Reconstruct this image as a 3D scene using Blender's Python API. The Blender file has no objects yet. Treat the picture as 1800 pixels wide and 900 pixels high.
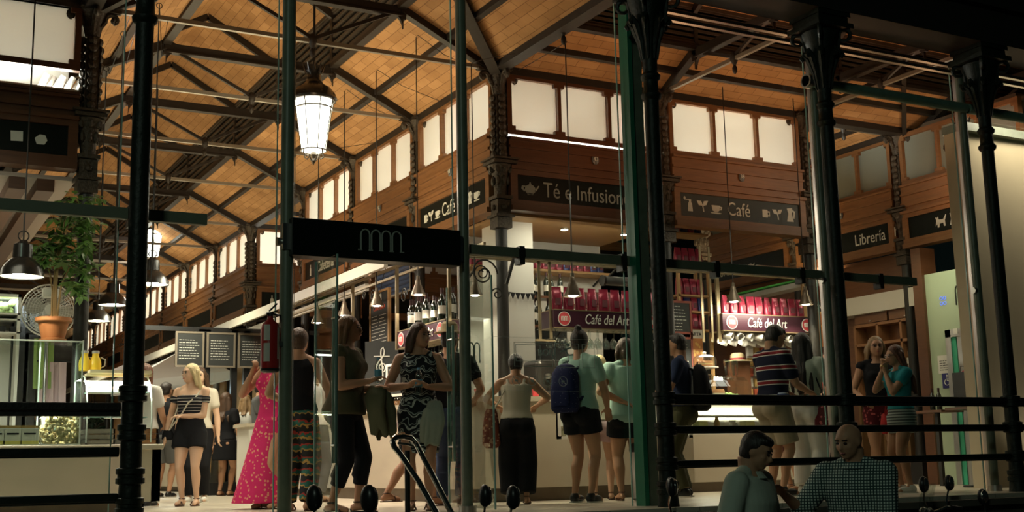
import bpy, bmesh, math, random
from mathutils import Vector, Matrix, Euler
random.seed(7)
PI = math.pi
scene = bpy.context.scene
COL = scene.collection

# ---------------------------------------------------------------- camera
F_PX, HC = 2116.0, 0.38
YAW, PITCH, ROLL = math.radians(28.6), math.radians(9.84), math.atan(0.0216)
_fw = Vector((math.sin(YAW)*math.cos(PITCH), math.cos(YAW)*math.cos(PITCH), math.sin(PITCH)))
_r = Vector((math.cos(YAW), -math.sin(YAW), 0))
_u = _r.cross(_fw)
_R = _r*math.cos(ROLL) - _u*math.sin(ROLL)
_U = _r*math.sin(ROLL) + _u*math.cos(ROLL)
cam_data = bpy.data.cameras.new('camera')
cam = bpy.data.objects.new('camera', cam_data)
COL.objects.link(cam)
m = Matrix((( _R.x, _U.x, -_fw.x, 0), (_R.y, _U.y, -_fw.y, 0), (_R.z, _U.z, -_fw.z, HC), (0, 0, 0, 1)))
cam.matrix_world = m
cam_data.sensor_width = 36.0
cam_data.lens = F_PX/1800*36.0
cam_data.clip_start = 0.05
scene.camera = cam

def _ray(px, py):
    return (_R*(px-900) + _U*(450-py) + _fw*F_PX)/F_PX
def onX(px, py, X):
    d = _ray(px, py); return Vector((0, 0, HC)) + d*(X/d.x)
def onY(px, py, Y):
    d = _ray(px, py); return Vector((0, 0, HC)) + d*(Y/d.y)
def horizon(px): return 817 - 0.0216*(px-900)
def stand(px, ytop, H, z0=0.0):
    """ground point of something H tall whose top shows at (px, ytop)"""
    d = _ray(px, ytop); t = (z0 + H - HC)/d.z
    p = Vector((0, 0, HC)) + d*t; p.z = z0
    return p

# ---------------------------------------------------------------- world, exposure
scene.view_settings.view_transform = 'Standard'
scene.view_settings.look = 'None'
scene.view_settings.exposure = 0.12
scene.view_settings.gamma = 1.0
scene.view_settings.use_curve_mapping = False
scene.cycles.use_denoising = True
scene.cycles.max_bounces = 8
scene.cycles.transparent_max_bounces = 24
scene.cycles.diffuse_bounces = 3
scene.cycles.glossy_bounces = 3
scene.cycles.transmission_bounces = 4
scene.cycles.sample_clamp_indirect = 3.0
scene.cycles.caustics_reflective = False
scene.cycles.caustics_refractive = False
w = bpy.data.worlds.new('night'); scene.world = w; w.use_nodes = True
w.node_tree.nodes['Background'].inputs[0].default_value = (0.25, 0.45, 0.42, 1)
w.node_tree.nodes['Background'].inputs[1].default_value = 0.006

def area(loc, target, size, power, col=(1, .8, .55), sy=None, spread=PI, name='area_lamp'):
    l = bpy.data.lights.new(name, 'AREA'); l.energy = power; l.color = col
    l.shape = 'RECTANGLE'; l.size = size; l.size_y = sy or size; l.spread = spread
    o = bpy.data.objects.new(name, l); COL.objects.link(o)
    o.location = loc
    d = (Vector(target)-Vector(loc)).normalized()
    o.rotation_euler = d.to_track_quat('-Z', 'Y').to_euler()
    return o
def spot(loc, target, power, angle=100, col=(1, .82, .6), r=.02, blend=.6, name='spot_lamp'):
    l = bpy.data.lights.new(name, 'SPOT'); l.energy = power; l.color = col
    l.spot_size = math.radians(angle); l.spot_blend = blend; l.shadow_soft_size = r
    o = bpy.data.objects.new(name, l); COL.objects.link(o); o.location = loc
    d = (Vector(target)-Vector(loc)).normalized()
    o.rotation_euler = d.to_track_quat('-Z', 'Y').to_euler()
    return o
WARM = (1, .76, .48); NEUT = (1, .88, .70)
XL, XR = 1.84, 6.41            # the long aisle between the stands
YF = 12.0                      # front of the stands
YG = 8.95                      # glass line
YC = 8.6                       # iron column line
# unseen area lights added in place of uplights washing the vaults
for y, p in ((13.5, 66), (16.8, 66), (21.0, 46), (26.0, 42), (32.0, 48)):
    area((4.35, y, 3.3), (4.95, y, 6), 1.0, p, WARM, 2.5, name='vault_uplight')
for x, p in ((7.6, 13), (9.9, 14), (12.2, 16)):
    area((x, 10.4, 3.6), (x, 11.1, 6), .8, p, (1, .50, .26), 1.2, name='vault_uplight')
area((3.6, 10.3, 3.4), (4.0, 10.5, 6), 1.0, 17, (1, .6, .34), 1.0, name='vault_uplight')
area((12.0, 14.0, 3.3), (12.1, 14.0, 6), .8, 22, (1, .68, .38), 3, name='vault_uplight')
# unseen fill lights added over the floor of the aisle and passages
for x, y, p in ((4.2, 14, 90), (4.2, 18.5, 110), (4.2, 24, 110), (4.2, 31, 90), (4.0, 11.4, 34), (7.0, 11.0, 16), (9.4, 11.0, 14)):
    area((x, y, 3.25), (x, y, 0), .8, p, NEUT, 1.2, name='hall_fill')
area((11.9, 11.8, 3.2), (11.9, 11.9, 0), .6, 5, (1, .75, .45), .8, name='hall_fill')
area((11.5, 13.6, 3.0), (12.6, 12.8, 0), .6, 6, (1, .75, .45), .8, name='hall_fill')
area((.3, 10.2, 3.2), (.3, 11.4, .6), 1.6, 17, NEUT, .8, name='hall_fill')  # fill added to brighten the snack counter front
# the street lamps behind the photographer
area((-5, -2, 7), (6, 9, 1), 1.6, 140, (.76, 1, .80), name='street_lamp_light')

# ---------------------------------------------------------------- materials
MATS = {}
def nt(name):
    mt = bpy.data.materials.new(name); mt.use_nodes = True
    t = mt.node_tree; t.nodes.clear()
    out = t.nodes.new('ShaderNodeOutputMaterial')
    return mt, t, out
def N(t, kind, **kw):
    n = t.nodes.new(kind)
    for k, v in kw.items():
        if k.startswith('i_'): n.inputs[k[2:].replace('_', ' ')].default_value = v
        else: setattr(n, k, v)
    return n
def c4(c): return (c[0], c[1], c[2], 1)
def mat(name, col, rough=.6, metal=0, ns=None, na=.35, bump=0, stretch=(1, 1, 1), col2=None, emit=0, ecol=None, spec=.4, coords='Object'):
    if name in MATS: return MATS[name]
    mt, t, out = nt(name)
    b = N(t, 'ShaderNodeBsdfPrincipled')
    b.inputs['Base Color'].default_value = c4(col)
    b.inputs['Roughness'].default_value = rough
    b.inputs['Metallic'].default_value = metal
    b.inputs['Specular IOR Level'].default_value = spec
    if emit:
        b.inputs['Emission Color'].default_value = c4(ecol or col); b.inputs['Emission Strength'].default_value = emit
    t.links.new(b.outputs[0], out.inputs[0])
    if ns:
        tc = N(t, 'ShaderNodeTexCoord'); mp = N(t, 'ShaderNodeMapping'); mp.inputs['Scale'].default_value = stretch
        t.links.new(tc.outputs[coords], mp.inputs[0])
        no = N(t, 'ShaderNodeTexNoise'); no.inputs['Scale'].default_value = ns; no.inputs['Detail'].default_value = 4
        t.links.new(mp.outputs[0], no.inputs['Vector'])
        mx = N(t, 'ShaderNodeMix', data_type='RGBA')
        c2 = col2 or tuple(x*(1-na) for x in col)
        mx.inputs['A'].default_value = c4(col); mx.inputs['B'].default_value = c4(c2)
        t.links.new(no.outputs[0], mx.inputs['Factor']); t.links.new(mx.outputs['Result'], b.inputs['Base Color'])
        if bump:
            bp = N(t, 'ShaderNodeBump'); bp.inputs['Strength'].default_value = bump; bp.inputs['Distance'].default_value = .02
            t.links.new(no.outputs[0], bp.inputs['Height']); t.links.new(bp.outputs[0], b.inputs['Normal'])
    MATS[name] = mt
    return mt
def glass_mat(name, tint=(.93, .97, .94), refl=.08, rough=0.0):
    if name in MATS: return MATS[name]
    mt, t, out = nt(name)
    tr = N(t, 'ShaderNodeBsdfTransparent'); tr.inputs[0].default_value = c4(tint)
    gl = N(t, 'ShaderNodeBsdfGlossy'); gl.inputs['Roughness'].default_value = rough
    lw = N(t, 'ShaderNodeLayerWeight'); lw.inputs[0].default_value = .15
    mr = N(t, 'ShaderNodeMath', operation='MULTIPLY_ADD'); mr.inputs[1].default_value = .28; mr.inputs[2].default_value = refl*.3
    t.links.new(lw.outputs['Fresnel'], mr.inputs[0])
    mx = N(t, 'ShaderNodeMixShader')
    t.links.new(mr.outputs[0], mx.inputs[0]); t.links.new(tr.outputs[0], mx.inputs[1]); t.links.new(gl.outputs[0], mx.inputs[2])
    t.links.new(mx.outputs[0], out.inputs[0]); MATS[name] = mt
    return mt
def frosted(name, col=(.90, .88, .84), trans=.78):
    if name in MATS: return MATS[name]
    mt, t, out = nt(name)
    d = N(t, 'ShaderNodeBsdfDiffuse'); d.inputs[0].default_value = c4(col)
    tr = N(t, 'ShaderNodeBsdfTranslucent'); tr.inputs[0].default_value = c4(col)
    mx = N(t, 'ShaderNodeMixShader'); mx.inputs[0].default_value = trans
    t.links.new(d.outputs[0], mx.inputs[1]); t.links.new(tr.outputs[0], mx.inputs[2]); t.links.new(mx.outputs[0], out.inputs[0])
    MATS[name] = mt
    return mt
def emis(name, col, s):
    if name in MATS: return MATS[name]
    mt, t, out = nt(name)
    e = N(t, 'ShaderNodeEmission'); e.inputs[0].default_value = c4(col); e.inputs[1].default_value = s
    t.links.new(e.outputs[0], out.inputs[0]); MATS[name] = mt
    return mt
def tile_mat(name, c1, c2, joint, bw, bh, rough=.8, msize=.004, off=.5, coords='UV', bump=.3):
    if name in MATS: return MATS[name]
    mt, t, out = nt(name)
    b = N(t, 'ShaderNodeBsdfPrincipled'); b.inputs['Roughness'].default_value = rough
    b.inputs['Specular IOR Level'].default_value = .2
    tc = N(t, 'ShaderNodeTexCoord')
    br = N(t, 'ShaderNodeTexBrick'); br.offset = off
    br.inputs['Color1'].default_value = c4(c1); br.inputs['Color2'].default_value = c4(c2); br.inputs['Mortar'].default_value = c4(joint)
    br.inputs['Scale'].default_value = 1; br.inputs['Mortar Size'].default_value = msize
    br.inputs['Brick Width'].default_value = bw; br.inputs['Row Height'].default_value = bh
    t.links.new(tc.outputs[coords], br.inputs['Vector'])
    no = N(t, 'ShaderNodeTexNoise'); no.inputs['Scale'].default_value = 2.5; no.inputs['Detail'].default_value = 5
    t.links.new(tc.outputs[coords], no.inputs['Vector'])
    mx = N(t, 'ShaderNodeMix', data_type='RGBA', blend_type='MULTIPLY'); mx.inputs['Factor'].default_value = .55
    t.links.new(br.outputs['Color'], mx.inputs['A']); 
    cr = N(t, 'ShaderNodeValToRGB'); cr.color_ramp.elements[0].position = .3; cr.color_ramp.elements[0].color = (.55, .5, .45, 1); cr.color_ramp.elements[1].position = .65
    t.links.new(no.outputs[0], cr.inputs[0]); t.links.new(cr.outputs[0], mx.inputs['B'])
    t.links.new(mx.outputs['Result'], b.inputs['Base Color'])
    bp = N(t, 'ShaderNodeBump'); bp.inputs['Strength'].default_value = bump; bp.inputs['Distance'].default_value = .01; bp.invert = True
    t.links.new(br.outputs['Fac'], bp.inputs['Height']); t.links.new(bp.outputs[0], b.inputs['Normal'])
    t.links.new(b.outputs[0], out.inputs[0]); MATS[name] = mt
    return mt
def band_mat(name, cols, freq, axis='Z', rough=.85, wob=0.0, ns=6.0, sharp=True, coords='Object'):
    """bands of colours along an axis; cols = list of (position, colour)"""
    if name in MATS: return MATS[name]
    mt, t, out = nt(name)
    b = N(t, 'ShaderNodeBsdfPrincipled'); b.inputs['Roughness'].default_value = rough; b.inputs['Specular IOR Level'].default_value = .15
    tc = N(t, 'ShaderNodeTexCoord'); sp = N(t, 'ShaderNodeSeparateXYZ'); t.links.new(tc.outputs[coords], sp.inputs[0])
    val = sp.outputs[axis]
    if wob:
        no = N(t, 'ShaderNodeTexNoise'); no.inputs['Scale'].default_value = ns; no.inputs['Detail'].default_value = 1
        t.links.new(tc.outputs[coords], no.inputs['Vector'])
        ma = N(t, 'ShaderNodeMath', operation='MULTIPLY_ADD'); ma.inputs[1].default_value = wob
        t.links.new(no.outputs[0], ma.inputs[0]); t.links.new(val, ma.inputs[2]); val = ma.outputs[0]
    mu = N(t, 'ShaderNodeMath', operation='MULTIPLY'); mu.inputs[1].default_value = freq; t.links.new(val, mu.inputs[0])
    fr = N(t, 'ShaderNodeMath', operation='FRACT'); t.links.new(mu.outputs[0], fr.inputs[0])
    cr = N(t, 'ShaderNodeValToRGB'); cr.color_ramp.interpolation = 'CONSTANT' if sharp else 'LINEAR'
    el = cr.color_ramp.elements
    el[0].position, el[0].color = cols[0][0], c4(cols[0][1]); el[1].position, el[1].color = cols[1][0], c4(cols[1][1])
    for p, c in cols[2:]:
        e = el.new(p); e.color = c4(c)
    t.links.new(fr.outputs[0], cr.inputs[0]); t.links.new(cr.outputs[0], b.inputs['Base Color'])
    t.links.new(b.outputs[0], out.inputs[0]); MATS[name] = mt
    return mt
def spots_mat(name, base, c2, scale=18, thr=.45, rough=.85):
    if name in MATS: return MATS[name]
    mt, t, out = nt(name)
    b = N(t, 'ShaderNodeBsdfPrincipled'); b.inputs['Roughness'].default_value = rough; b.inputs['Specular IOR Level'].default_value = .15
    tc = N(t, 'ShaderNodeTexCoord'); no = N(t, 'ShaderNodeTexVoronoi'); no.inputs['Scale'].default_value = scale
    t.links.new(tc.outputs['Object'], no.inputs['Vector'])
    cr = N(t, 'ShaderNodeValToRGB'); cr.color_ramp.interpolation = 'CONSTANT'
    cr.color_ramp.elements[0].color = c4(c2); cr.color_ramp.elements[1].position = thr; cr.color_ramp.elements[1].color = c4(base)
    t.links.new(no.outputs['Distance'], cr.inputs[0]); t.links.new(cr.outputs[0], b.inputs['Base Color'])
    t.links.new(b.outputs[0], out.inputs[0]); MATS[name] = mt
    return mt

IRON = mat('iron_black', (.018, .015, .011), .5, .0, ns=30, na=.5, bump=.25, spec=.5)
IRONG = mat('iron_green', (.010, .016, .010), .5, .0, ns=25, na=.5, bump=.3, spec=.3)
IRONT = mat('truss_iron', (.032, .023, .016), .55, .0, ns=14, na=.5, bump=.1)
ORN = mat('iron_ornate', (.10, .075, .05), .5, .2, ns=38, na=.75, bump=.8)
GREENM = mat('mullion_green', (.19, .22, .155), .4, .0, ns=12, na=.5)
GREENF = mat('mullion_bright_green', (.02, .20, .11), .45, .0, ns=10, na=.4)
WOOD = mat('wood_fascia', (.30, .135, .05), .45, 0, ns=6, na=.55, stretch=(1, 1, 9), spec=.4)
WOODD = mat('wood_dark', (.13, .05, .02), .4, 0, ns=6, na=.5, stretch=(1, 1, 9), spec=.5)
WOODL = mat('wood_light', (.50, .29, .12), .5, 0, ns=8, na=.4, stretch=(1, 6, 1))
SIGNB = mat('sign_black', (.008, .010, .008), .35, 0, spec=.15)
SIGNG = mat('sign_grey_green', (.035, .04, .03), .5, 0, ns=3, na=.4)
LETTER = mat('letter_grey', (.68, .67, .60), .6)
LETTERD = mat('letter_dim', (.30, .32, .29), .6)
WHITE = mat('white_paint', (.72, .69, .62), .6, 0, ns=3, na=.12)
PANEL = frosted('panel_frosted')
PANELD = frosted('panel_unlit', (.45, .47, .40), .5)
MARBLE = mat('marble_counter', (.64, .56, .43), .35, 0, ns=2.2, na=.2, stretch=(1, 1, 2.5))
PLINTH = mat('counter_plinth', (.20, .16, .11), .5, 0, ns=8, na=.4)
STEEL = mat('steel', (.55, .54, .50), .3, 1.0)
CHROME = mat('chrome', (.75, .73, .68), .12, 1.0)
BLACK = mat('black_plastic', (.015, .015, .015), .35)
BLACKM = mat('black_enamel', (.02, .018, .015), .25, 0, spec=.6)
GLASS = glass_mat('pane_glass', (.94, .975, .95), .08)
GLASSC = glass_mat('case_glass', (.93, .97, .95), .18)
GLASSE = mat('glass_edge', (.30, .48, .42), .2, 0, spec=.6)
CLEAR = glass_mat('drink_glass', (.85, .90, .88), .5, .05)
BRICK = tile_mat('vault_brick', (.52, .285, .12), (.40, .21, .085), (.24, .12, .05), .30, .115, msize=.004)
FLOORM = tile_mat('floor_tiles', (.62, .56, .45), (.58, .52, .42), (.36, .32, .26), .9, .6, rough=.32, coords='Object', msize=.006, off=0, bump=.05)
STREETM = mat('street_stone', (.06, .055, .05), .8, 0, ns=8, na=.5, bump=.3)

# ---------------------------------------------------------------- mesh building
class MB:
    def __init__(s): s.bm = bmesh.new(); s.uv = None
    def box(s, c, d, rot=None):
        M_ = Matrix.Translation(Vector(c))
        if rot is not None: M_ = M_ @ (rot.to_matrix().to_4x4() if not isinstance(rot, Matrix) else rot)
        M_ = M_ @ Matrix.Diagonal((d[0], d[1], d[2], 1))
        bmesh.ops.create_cube(s.bm, size=1, matrix=M_); return s
    def bb(s, a, b):
        a, b = Vector(a), Vector(b)
        return s.box((a+b)/2, [abs(x) for x in (b-a)])
    def cyl(s, p0, p1, r0, r1=None, seg=12, cap=True):
        p0, p1 = Vector(p0), Vector(p1); r1 = r0 if r1 is None else r1
        d = p1-p0; L = d.length
        if L < 1e-6: return s
        q = d.to_track_quat('Z', 'Y').to_matrix().to_4x4()
        bmesh.ops.create_cone(s.bm, cap_ends=cap, segments=seg, radius1=max(r0, 1e-5), radius2=max(r1, 1e-5), depth=L, matrix=Matrix.Translation((p0+p1)/2) @ q)
        return s
    def bar(s, p0, p1, w, h):
        """rectangular bar, w across horizontally, h in the up direction"""
        p0, p1 = Vector(p0), Vector(p1); d = (p1-p0); L = d.length; x = d/L
        up = Vector((0, 0, 1)) if abs(x.z) < .95 else Vector((0, 1, 0))
        y = up.cross(x).normalized(); z = x.cross(y)
        M_ = Matrix(((x.x*L, y.x*w, z.x*h, (p0.x+p1.x)/2), (x.y*L, y.y*w, z.y*h, (p0.y+p1.y)/2), (x.z*L, y.z*w, z.z*h, (p0.z+p1.z)/2), (0, 0, 0, 1)))
        bmesh.ops.create_cube(s.bm, size=1, matrix=M_); return s
    def ball(s, c, r, seg=12, rot=None):
        if not hasattr(r, '__len__'): r = (r, r, r)
        M_ = Matrix.Translation(Vector(c))
        if rot is not None: M_ = M_ @ rot.to_matrix().to_4x4()
        bmesh.ops.create_uvsphere(s.bm, u_segments=seg, v_segments=max(6, seg*2//3), radius=1, matrix=M_ @ Matrix.Diagonal((r[0], r[1], r[2], 1)))
        return s
    def tube(s, pts, r, seg=8):
        pts = [Vector(p) for p in pts]; rr = r if hasattr(r, '__len__') else [r]*len(pts)
        rings = []; prev = None
        for i, p in enumerate(pts):
            d = (pts[min(i+1, len(pts)-1)] - pts[max(i-1, 0)]).normalized()
            if prev is None:
                a = Vector((0, 0, 1)) if abs(d.z) < .9 else Vector((1, 0, 0)); n = d.cross(a).normalized()
            else: n = (prev - d*prev.dot(d)).normalized()
            prev = n; b = d.cross(n)
            rings.append([s.bm.verts.new(p + (n*math.cos(2*PI*k/seg) + b*math.sin(2*PI*k/seg))*rr[i]) for k in range(seg)])
        for i in range(len(rings)-1):
            for k in range(seg):
                s.bm.faces.new((rings[i][k], rings[i][(k+1) % seg], rings[i+1][(k+1) % seg], rings[i+1][k]))
        s.bm.faces.new(rings[0][::-1]); s.bm.faces.new(rings[-1]); return s
    def rings(s, rs, seg=20, cap=True, sq=1.0):
        """loft of ellipses: (x,y,z,rx,ry)"""
        R_ = []
        for (x, y, z, rx, ry) in rs:
            ring = []
            for k in range(seg):
                a = 2*PI*k/seg; ca, sa = math.cos(a), math.sin(a)
                ca = math.copysign(abs(ca)**sq, ca); sa = math.copysign(abs(sa)**sq, sa)
                ring.append(s.bm.verts.new((x+rx*ca, y+ry*sa, z)))
            R_.append(ring)
        for i in range(len(R_)-1):
            for k in range(seg):
                s.bm.faces.new((R_[i][k], R_[i][(k+1) % seg], R_[i+1][(k+1) % seg], R_[i+1][k]))
        if cap: s.bm.faces.new(R_[0][::-1]); s.bm.faces.new(R_[-1])
        return s
    def lathe(s, prof, c=(0, 0, 0), seg=16, cap=True, sx=1, sy=1):
        return s.rings([(c[0], c[1], c[2]+z, max(r, .0005)*sx, max(r, .0005)*sy) for r, z in prof], seg, cap)
    def prism(s, poly, thick, M_=None):
        """poly in local xz, extruded thick along +y; M_ places it"""
        a = [Vector((x, 0, z)) for x, z in poly]; b = [Vector((x, thick, z)) for x, z in poly]
        if M_ is not None: a = [M_ @ v for v in a]; b = [M_ @ v for v in b]
        va = [s.bm.verts.new(v) for v in a]; vb = [s.bm.verts.new(v) for v in b]; n = len(va)
        try:
            s.bm.faces.new(va); s.bm.faces.new(vb[::-1])
            for i in range(n): s.bm.faces.new((va[i], vb[i], vb[(i+1) % n], va[(i+1) % n]))
        except ValueError: pass
        return s
    def quad(s, pts, uvs=None):
        vs = [s.bm.verts.new(p) for p in pts]; f = s.bm.faces.new(vs)
        if uvs:
            if s.uv is None: s.uv = s.bm.loops.layers.uv.new('UVMap')
            for l, u in zip(f.loops, uvs): l[s.uv].uv = u
        return s
    def build(s, name, material, parent=None, smooth=False, local=False, bevel=0):
        root = parent
        while root is not None and root.parent is not None: root = root.parent
        if root is not None and not local:
            off = -root.location
            bmesh.ops.translate(s.bm, verts=s.bm.verts, vec=off)
        if not s.uv: bmesh.ops.recalc_face_normals(s.bm, faces=s.bm.faces)
        me = bpy.data.meshes.new(name); s.bm.to_mesh(me); s.bm.free()
        if material is not None: me.materials.append(material)
        if smooth:
            me.polygons.foreach_set('use_smooth', [True]*len(me.polygons))
            try: me.set_sharp_from_angle(angle=math.radians(40))
            except Exception: pass
        o = bpy.data.objects.new(name, me); COL.objects.link(o)
        if parent is not None: o.parent = parent
        if bevel:
            b = o.modifiers.new('bevel', 'BEVEL'); b.width = bevel; b.segments = 2; b.limit_method = 'ANGLE'
        return o
def tag(o, label=None, cat=None, group=None, kind=None):
    if label: o['label'] = label
    if cat: o['category'] = cat
    if group: o['group'] = group
    if kind: o['kind'] = kind
    return o
def thing(name, label, cat, loc=(0, 0, 0), group=None, rz=0):
    o = bpy.data.objects.new(name, None); COL.objects.link(o); o.location = loc; o.rotation_euler = (0, 0, rz)
    o.empty_display_size = .1
    return tag(o, label, cat, group)
def struct(o): o['kind'] = 'structure'; return o
KIDS = {}
def kids(o):
    return [c for c in bpy.data.objects if c.parent is o]
def dup(root, loc, rz=None, label=None, group=None, scale=None):
    r = root.copy(); COL.objects.link(r); r.location = loc
    if rz is not None: r.rotation_euler = (0, 0, rz)
    if scale: r.scale = (scale, scale, scale) if not hasattr(scale, '__len__') else scale
    if label: r['label'] = label
    if group: r['group'] = group
    if root.name not in KIDS: KIDS[root.name] = [(c, kids(c)) for c in kids(root)]
    for ch, sub in KIDS[root.name]:
        c = ch.copy(); COL.objects.link(c); c.parent = r
        for g in sub:
            d = g.copy(); COL.objects.link(d); d.parent = c
    return r
def text(name, body, size, M_, material, parent, extrude=.002, align='CENTER', shear=0.0, space=1.0, squeeze=1.0, bold=0.0):
    """lettering as a mesh; M_ maps local xy text plane to the thing's local space"""
    cu = bpy.data.curves.new(name, 'FONT'); cu.body = body; cu.size = size; cu.align_x = align; cu.align_y = 'CENTER'
    cu.extrude = extrude; cu.shear = shear; cu.space_character = space; cu.offset = bold; cu.resolution_u = 3
    tmp = bpy.data.objects.new('tmp', cu); COL.objects.link(tmp)
    dg = bpy.context.evaluated_depsgraph_get(); dg.update()
    me = bpy.data.meshes.new_from_object(tmp.evaluated_get(dg))
    bpy.data.objects.remove(tmp); bpy.data.curves.remove(cu)
    me.transform(M_ @ Matrix.Diagonal((squeeze, 1, 1, 1)))
    me.materials.clear(); me.materials.append(material); me.name = name
    o = bpy.data.objects.new(name, me); COL.objects.link(o); o.parent = parent
    return o
def TM(x, y, z, face='-Y'):
    """text facing -Y (readable by the viewer) at x,y,z in local space"""
    R_ = Matrix(((1, 0, 0, 0), (0, 0, -1, 0), (0, 1, 0, 0), (0, 0, 0, 1)))
    if face == '-X': R_ = Matrix.Rotation(-PI/2, 4, 'Z') @ R_
    return Matrix.Translation((x, y, z)) @ R_
# ---------------------------------------------------------------- the setting: floor, vaults, walls
ZE = 4.98
struct(MB().bb((-14, 8.35, -.12), (30, 46, 0)).build('floor', FLOORM))
struct(MB().bb((-14, -6, -1.22), (30, 8.35, -1.12)).build('floor_street', STREETM))
pl = MB().bb((4.55, 8.30, -1.12), (18, 8.36, -.10)); pl.bb((4.55, 8.22, -.10), (18, 8.50, -.04)); pl.bb((-14, 8.30, -1.12), (2.6, 8.36, -.10))
pl.bb((4.55, 8.26, -.55), (18, 8.34, -.5))
struct(pl.build('trim_plinth', mat('plinth_stone', (.16, .14, .11), .7, 0, ns=5, na=.5)))
st = MB()
for i in range(5): st.bb((2.7, 8.3-.3*(i+1), -1.12), (4.5, 8.3-.3*i, -.2*(i+1)))
struct(st.build('floor_entrance_steps', STREETM))

def fY(u, v, z): return Vector((u, v, z))      # a vault that runs along Y: u is X
def fX(u, v, z): return Vector((v, u, z))      # a vault that runs along X: u is Y
LOUV = mat('louvre_grey', (.10, .075, .052), .6, 0, ns=9, na=.4)
def vault(tagname, f, u0, u1, v0, v1, hw, slope=.5, lh=.72, cut0=None, near=True, inner_fix=None):
    uc = (u0+u1)/2; rise = (u1-u0)/2-hw; zm = ZE+slope*rise; zt = zm+lh; zr = zt+hw*.56
    sides = [(u1, uc+hw, 1)]
    if near: sides.append((u0, uc-hw, -1))
    b = MB(); dm = math.hypot(rise, slope*rise); dr = math.hypot(hw, hw*.56)
    for ue, um, sg in sides:
        uu = abs(ue-um)
        b.quad([f(ue, v0, ZE), f(ue, v1, ZE), f(um, v1, zm), f(um, v0, zm)], [(v0, 0), (v1, 0), (v1, dm), (v0, dm)])
    for um in (uc+hw, uc-hw):
        b.quad([f(um, v0, zt), f(um, v1, zt), f(uc, v1, zr), f(uc, v0, zr)], [(v0, 3), (v1, 3), (v1, 3+dr), (v0, 3+dr)])
    struct(b.build('ceiling_vault_'+tagname, BRICK))
    l = MB()                                          # louvred sides of the raised ridge
    for um, sg in ((uc+hw, 1), (uc-hw, -1)):
        n = 7
        for i in range(n):
            z = zm+.05+(lh-.08)*i/(n-1)*.98
            l.bar(f(um+sg*.02, v0, z), f(um+sg*.02, v1, z), .10, .03) if False else l.bar(f(um+sg*.03, v0, z), f(um+sg*.03, v1, z), .09, .035)
        l.bb(f(um+sg*.09, v0, zm), f(um+sg*.11, v1, zt))
        l.bb(f(um-.03, v0, zm-.05), f(um+.03, v1, zm+.03)); l.bb(f(um-.03, v0, zt-.03), f(um+.03, v1, zt+.03))
    struct(l.build('ceiling_louvres_'+tagname, LOUV))
    p = MB()                                          # purlins and eave plates
    for ue, um, sg in sides:
        zz = ZE+slope*rise*.5; um2 = (ue+um)/2
        p.bb(f(um2-.04, v0, zz-.05), f(um2+.04, v1, zz+.02))
        p.bb(f(ue-.06*(1 if sg > 0 else -1), v0, ZE-.06), f(ue+.10*(1 if sg > 0 else -1), v1, ZE+.05))
        p.bb(f(um-.05, v0, zm-.07), f(um+.05, v1, zm-.02))
    struct(p.build('ceiling_purlins_'+tagname, IRONT))
    return uc, hw, zm, zt, zr
def truss(f, u0, u1, v, hw, label, group, slope=.5, lh=.72, pend=True, sc=1.0):
    uc = (u0+u1)/2; rise = (u1-u0)/2-hw; zm = ZE+slope*rise; zt = zm+lh; zr = zt+hw*.56
    base = f(uc, v, ZE)
    t = thing('roof_truss', label, 'truss', base, group)
    r = MB(); w_ = .055*sc
    sw = (lambda a, b, ww, hh: r.bar(a, b, ww, hh))
    for sg in (1, -1):
        ue, um = (u1 if sg > 0 else u0), uc+sg*hw
        sw(f(ue, v, ZE-.04), f(um, v, zm-.06), w_, .11*sc); sw(f(ue, v, ZE-.10), f(um, v, zm-.12), w_*1.8, .02)
        sw(f(um, v, zt-.07), f(uc, v, zr-.05), w_, .09*sc)
        sw(f(um, v, zm-.2), f(um, v, zt), w_, .07)
    r.build('rafter', IRONT, t)
    c = MB(); c.bar(f(uc-hw, v, zm-.1), f(uc+hw, v, zm-.1), w_, .10*sc); c.bar(f(uc-hw, v, zm-.16), f(uc+hw, v, zm-.16), w_*1.8, .018); c.build('collar_beam', IRONT, t)
    for (uq, zq, du, dz) in ((u1, ZE-.05, -1, -1), (u0, ZE-.05, 1, -1), (uc+hw, zm-.1, -1, -1), (uc-hw, zm-.1, 1, -1)):
        g = MB(); R0 = .26*sc; pts = [(uq, zq+.10)]         # curved gusset plates
        for k in range(7):
            a = k/6*PI/2
            pts.append((uq+du*R0*(1-math.sin(a)), zq+dz*R0*(1-math.cos(a))*.8))
        va = [g.bm.verts.new(f(a, v-.02, b)) for a, b in pts]; vb = [g.bm.verts.new(f(a, v+.02, b)) for a, b in pts]; n = len(va)
        g.bm.faces.new(va); g.bm.faces.new(vb[::-1])
        for i in range(n): g.bm.faces.new((va[i], vb[i], vb[(i+1) % n], va[(i+1) % n]))
        g.build('gusset', IRONT, t)
    tr = MB(); zt_ = ZE-.01
    tr.bar(f(u0+.05, v, zt_), f(u1-.05, v, zt_), .045, .045); tr.build('tie_bar', mat('tie_steel', (.30, .27, .22), .4, .6), t)
    if pend:
        q = MB(); q.bar(f(uc, v, ZE+.02), f(uc+hw*.95, v, zm-.1), .035, .04); q.bar(f(uc, v, ZE+.02), f(uc-hw*.95, v, zm-.1), .035, .04)
        q.build('brace', IRONT, t)
        p = MB(); p.lathe([(.0, -.20), (.028, -.17), (.03, -.12), (.016, -.09), (.035, -.05), (.05, -.02), (.05, .03), (.03, .07)], f(uc, v, ZE), 10)
        p.build('pendant_finial', IRONT, t, smooth=True)
    return t
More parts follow.
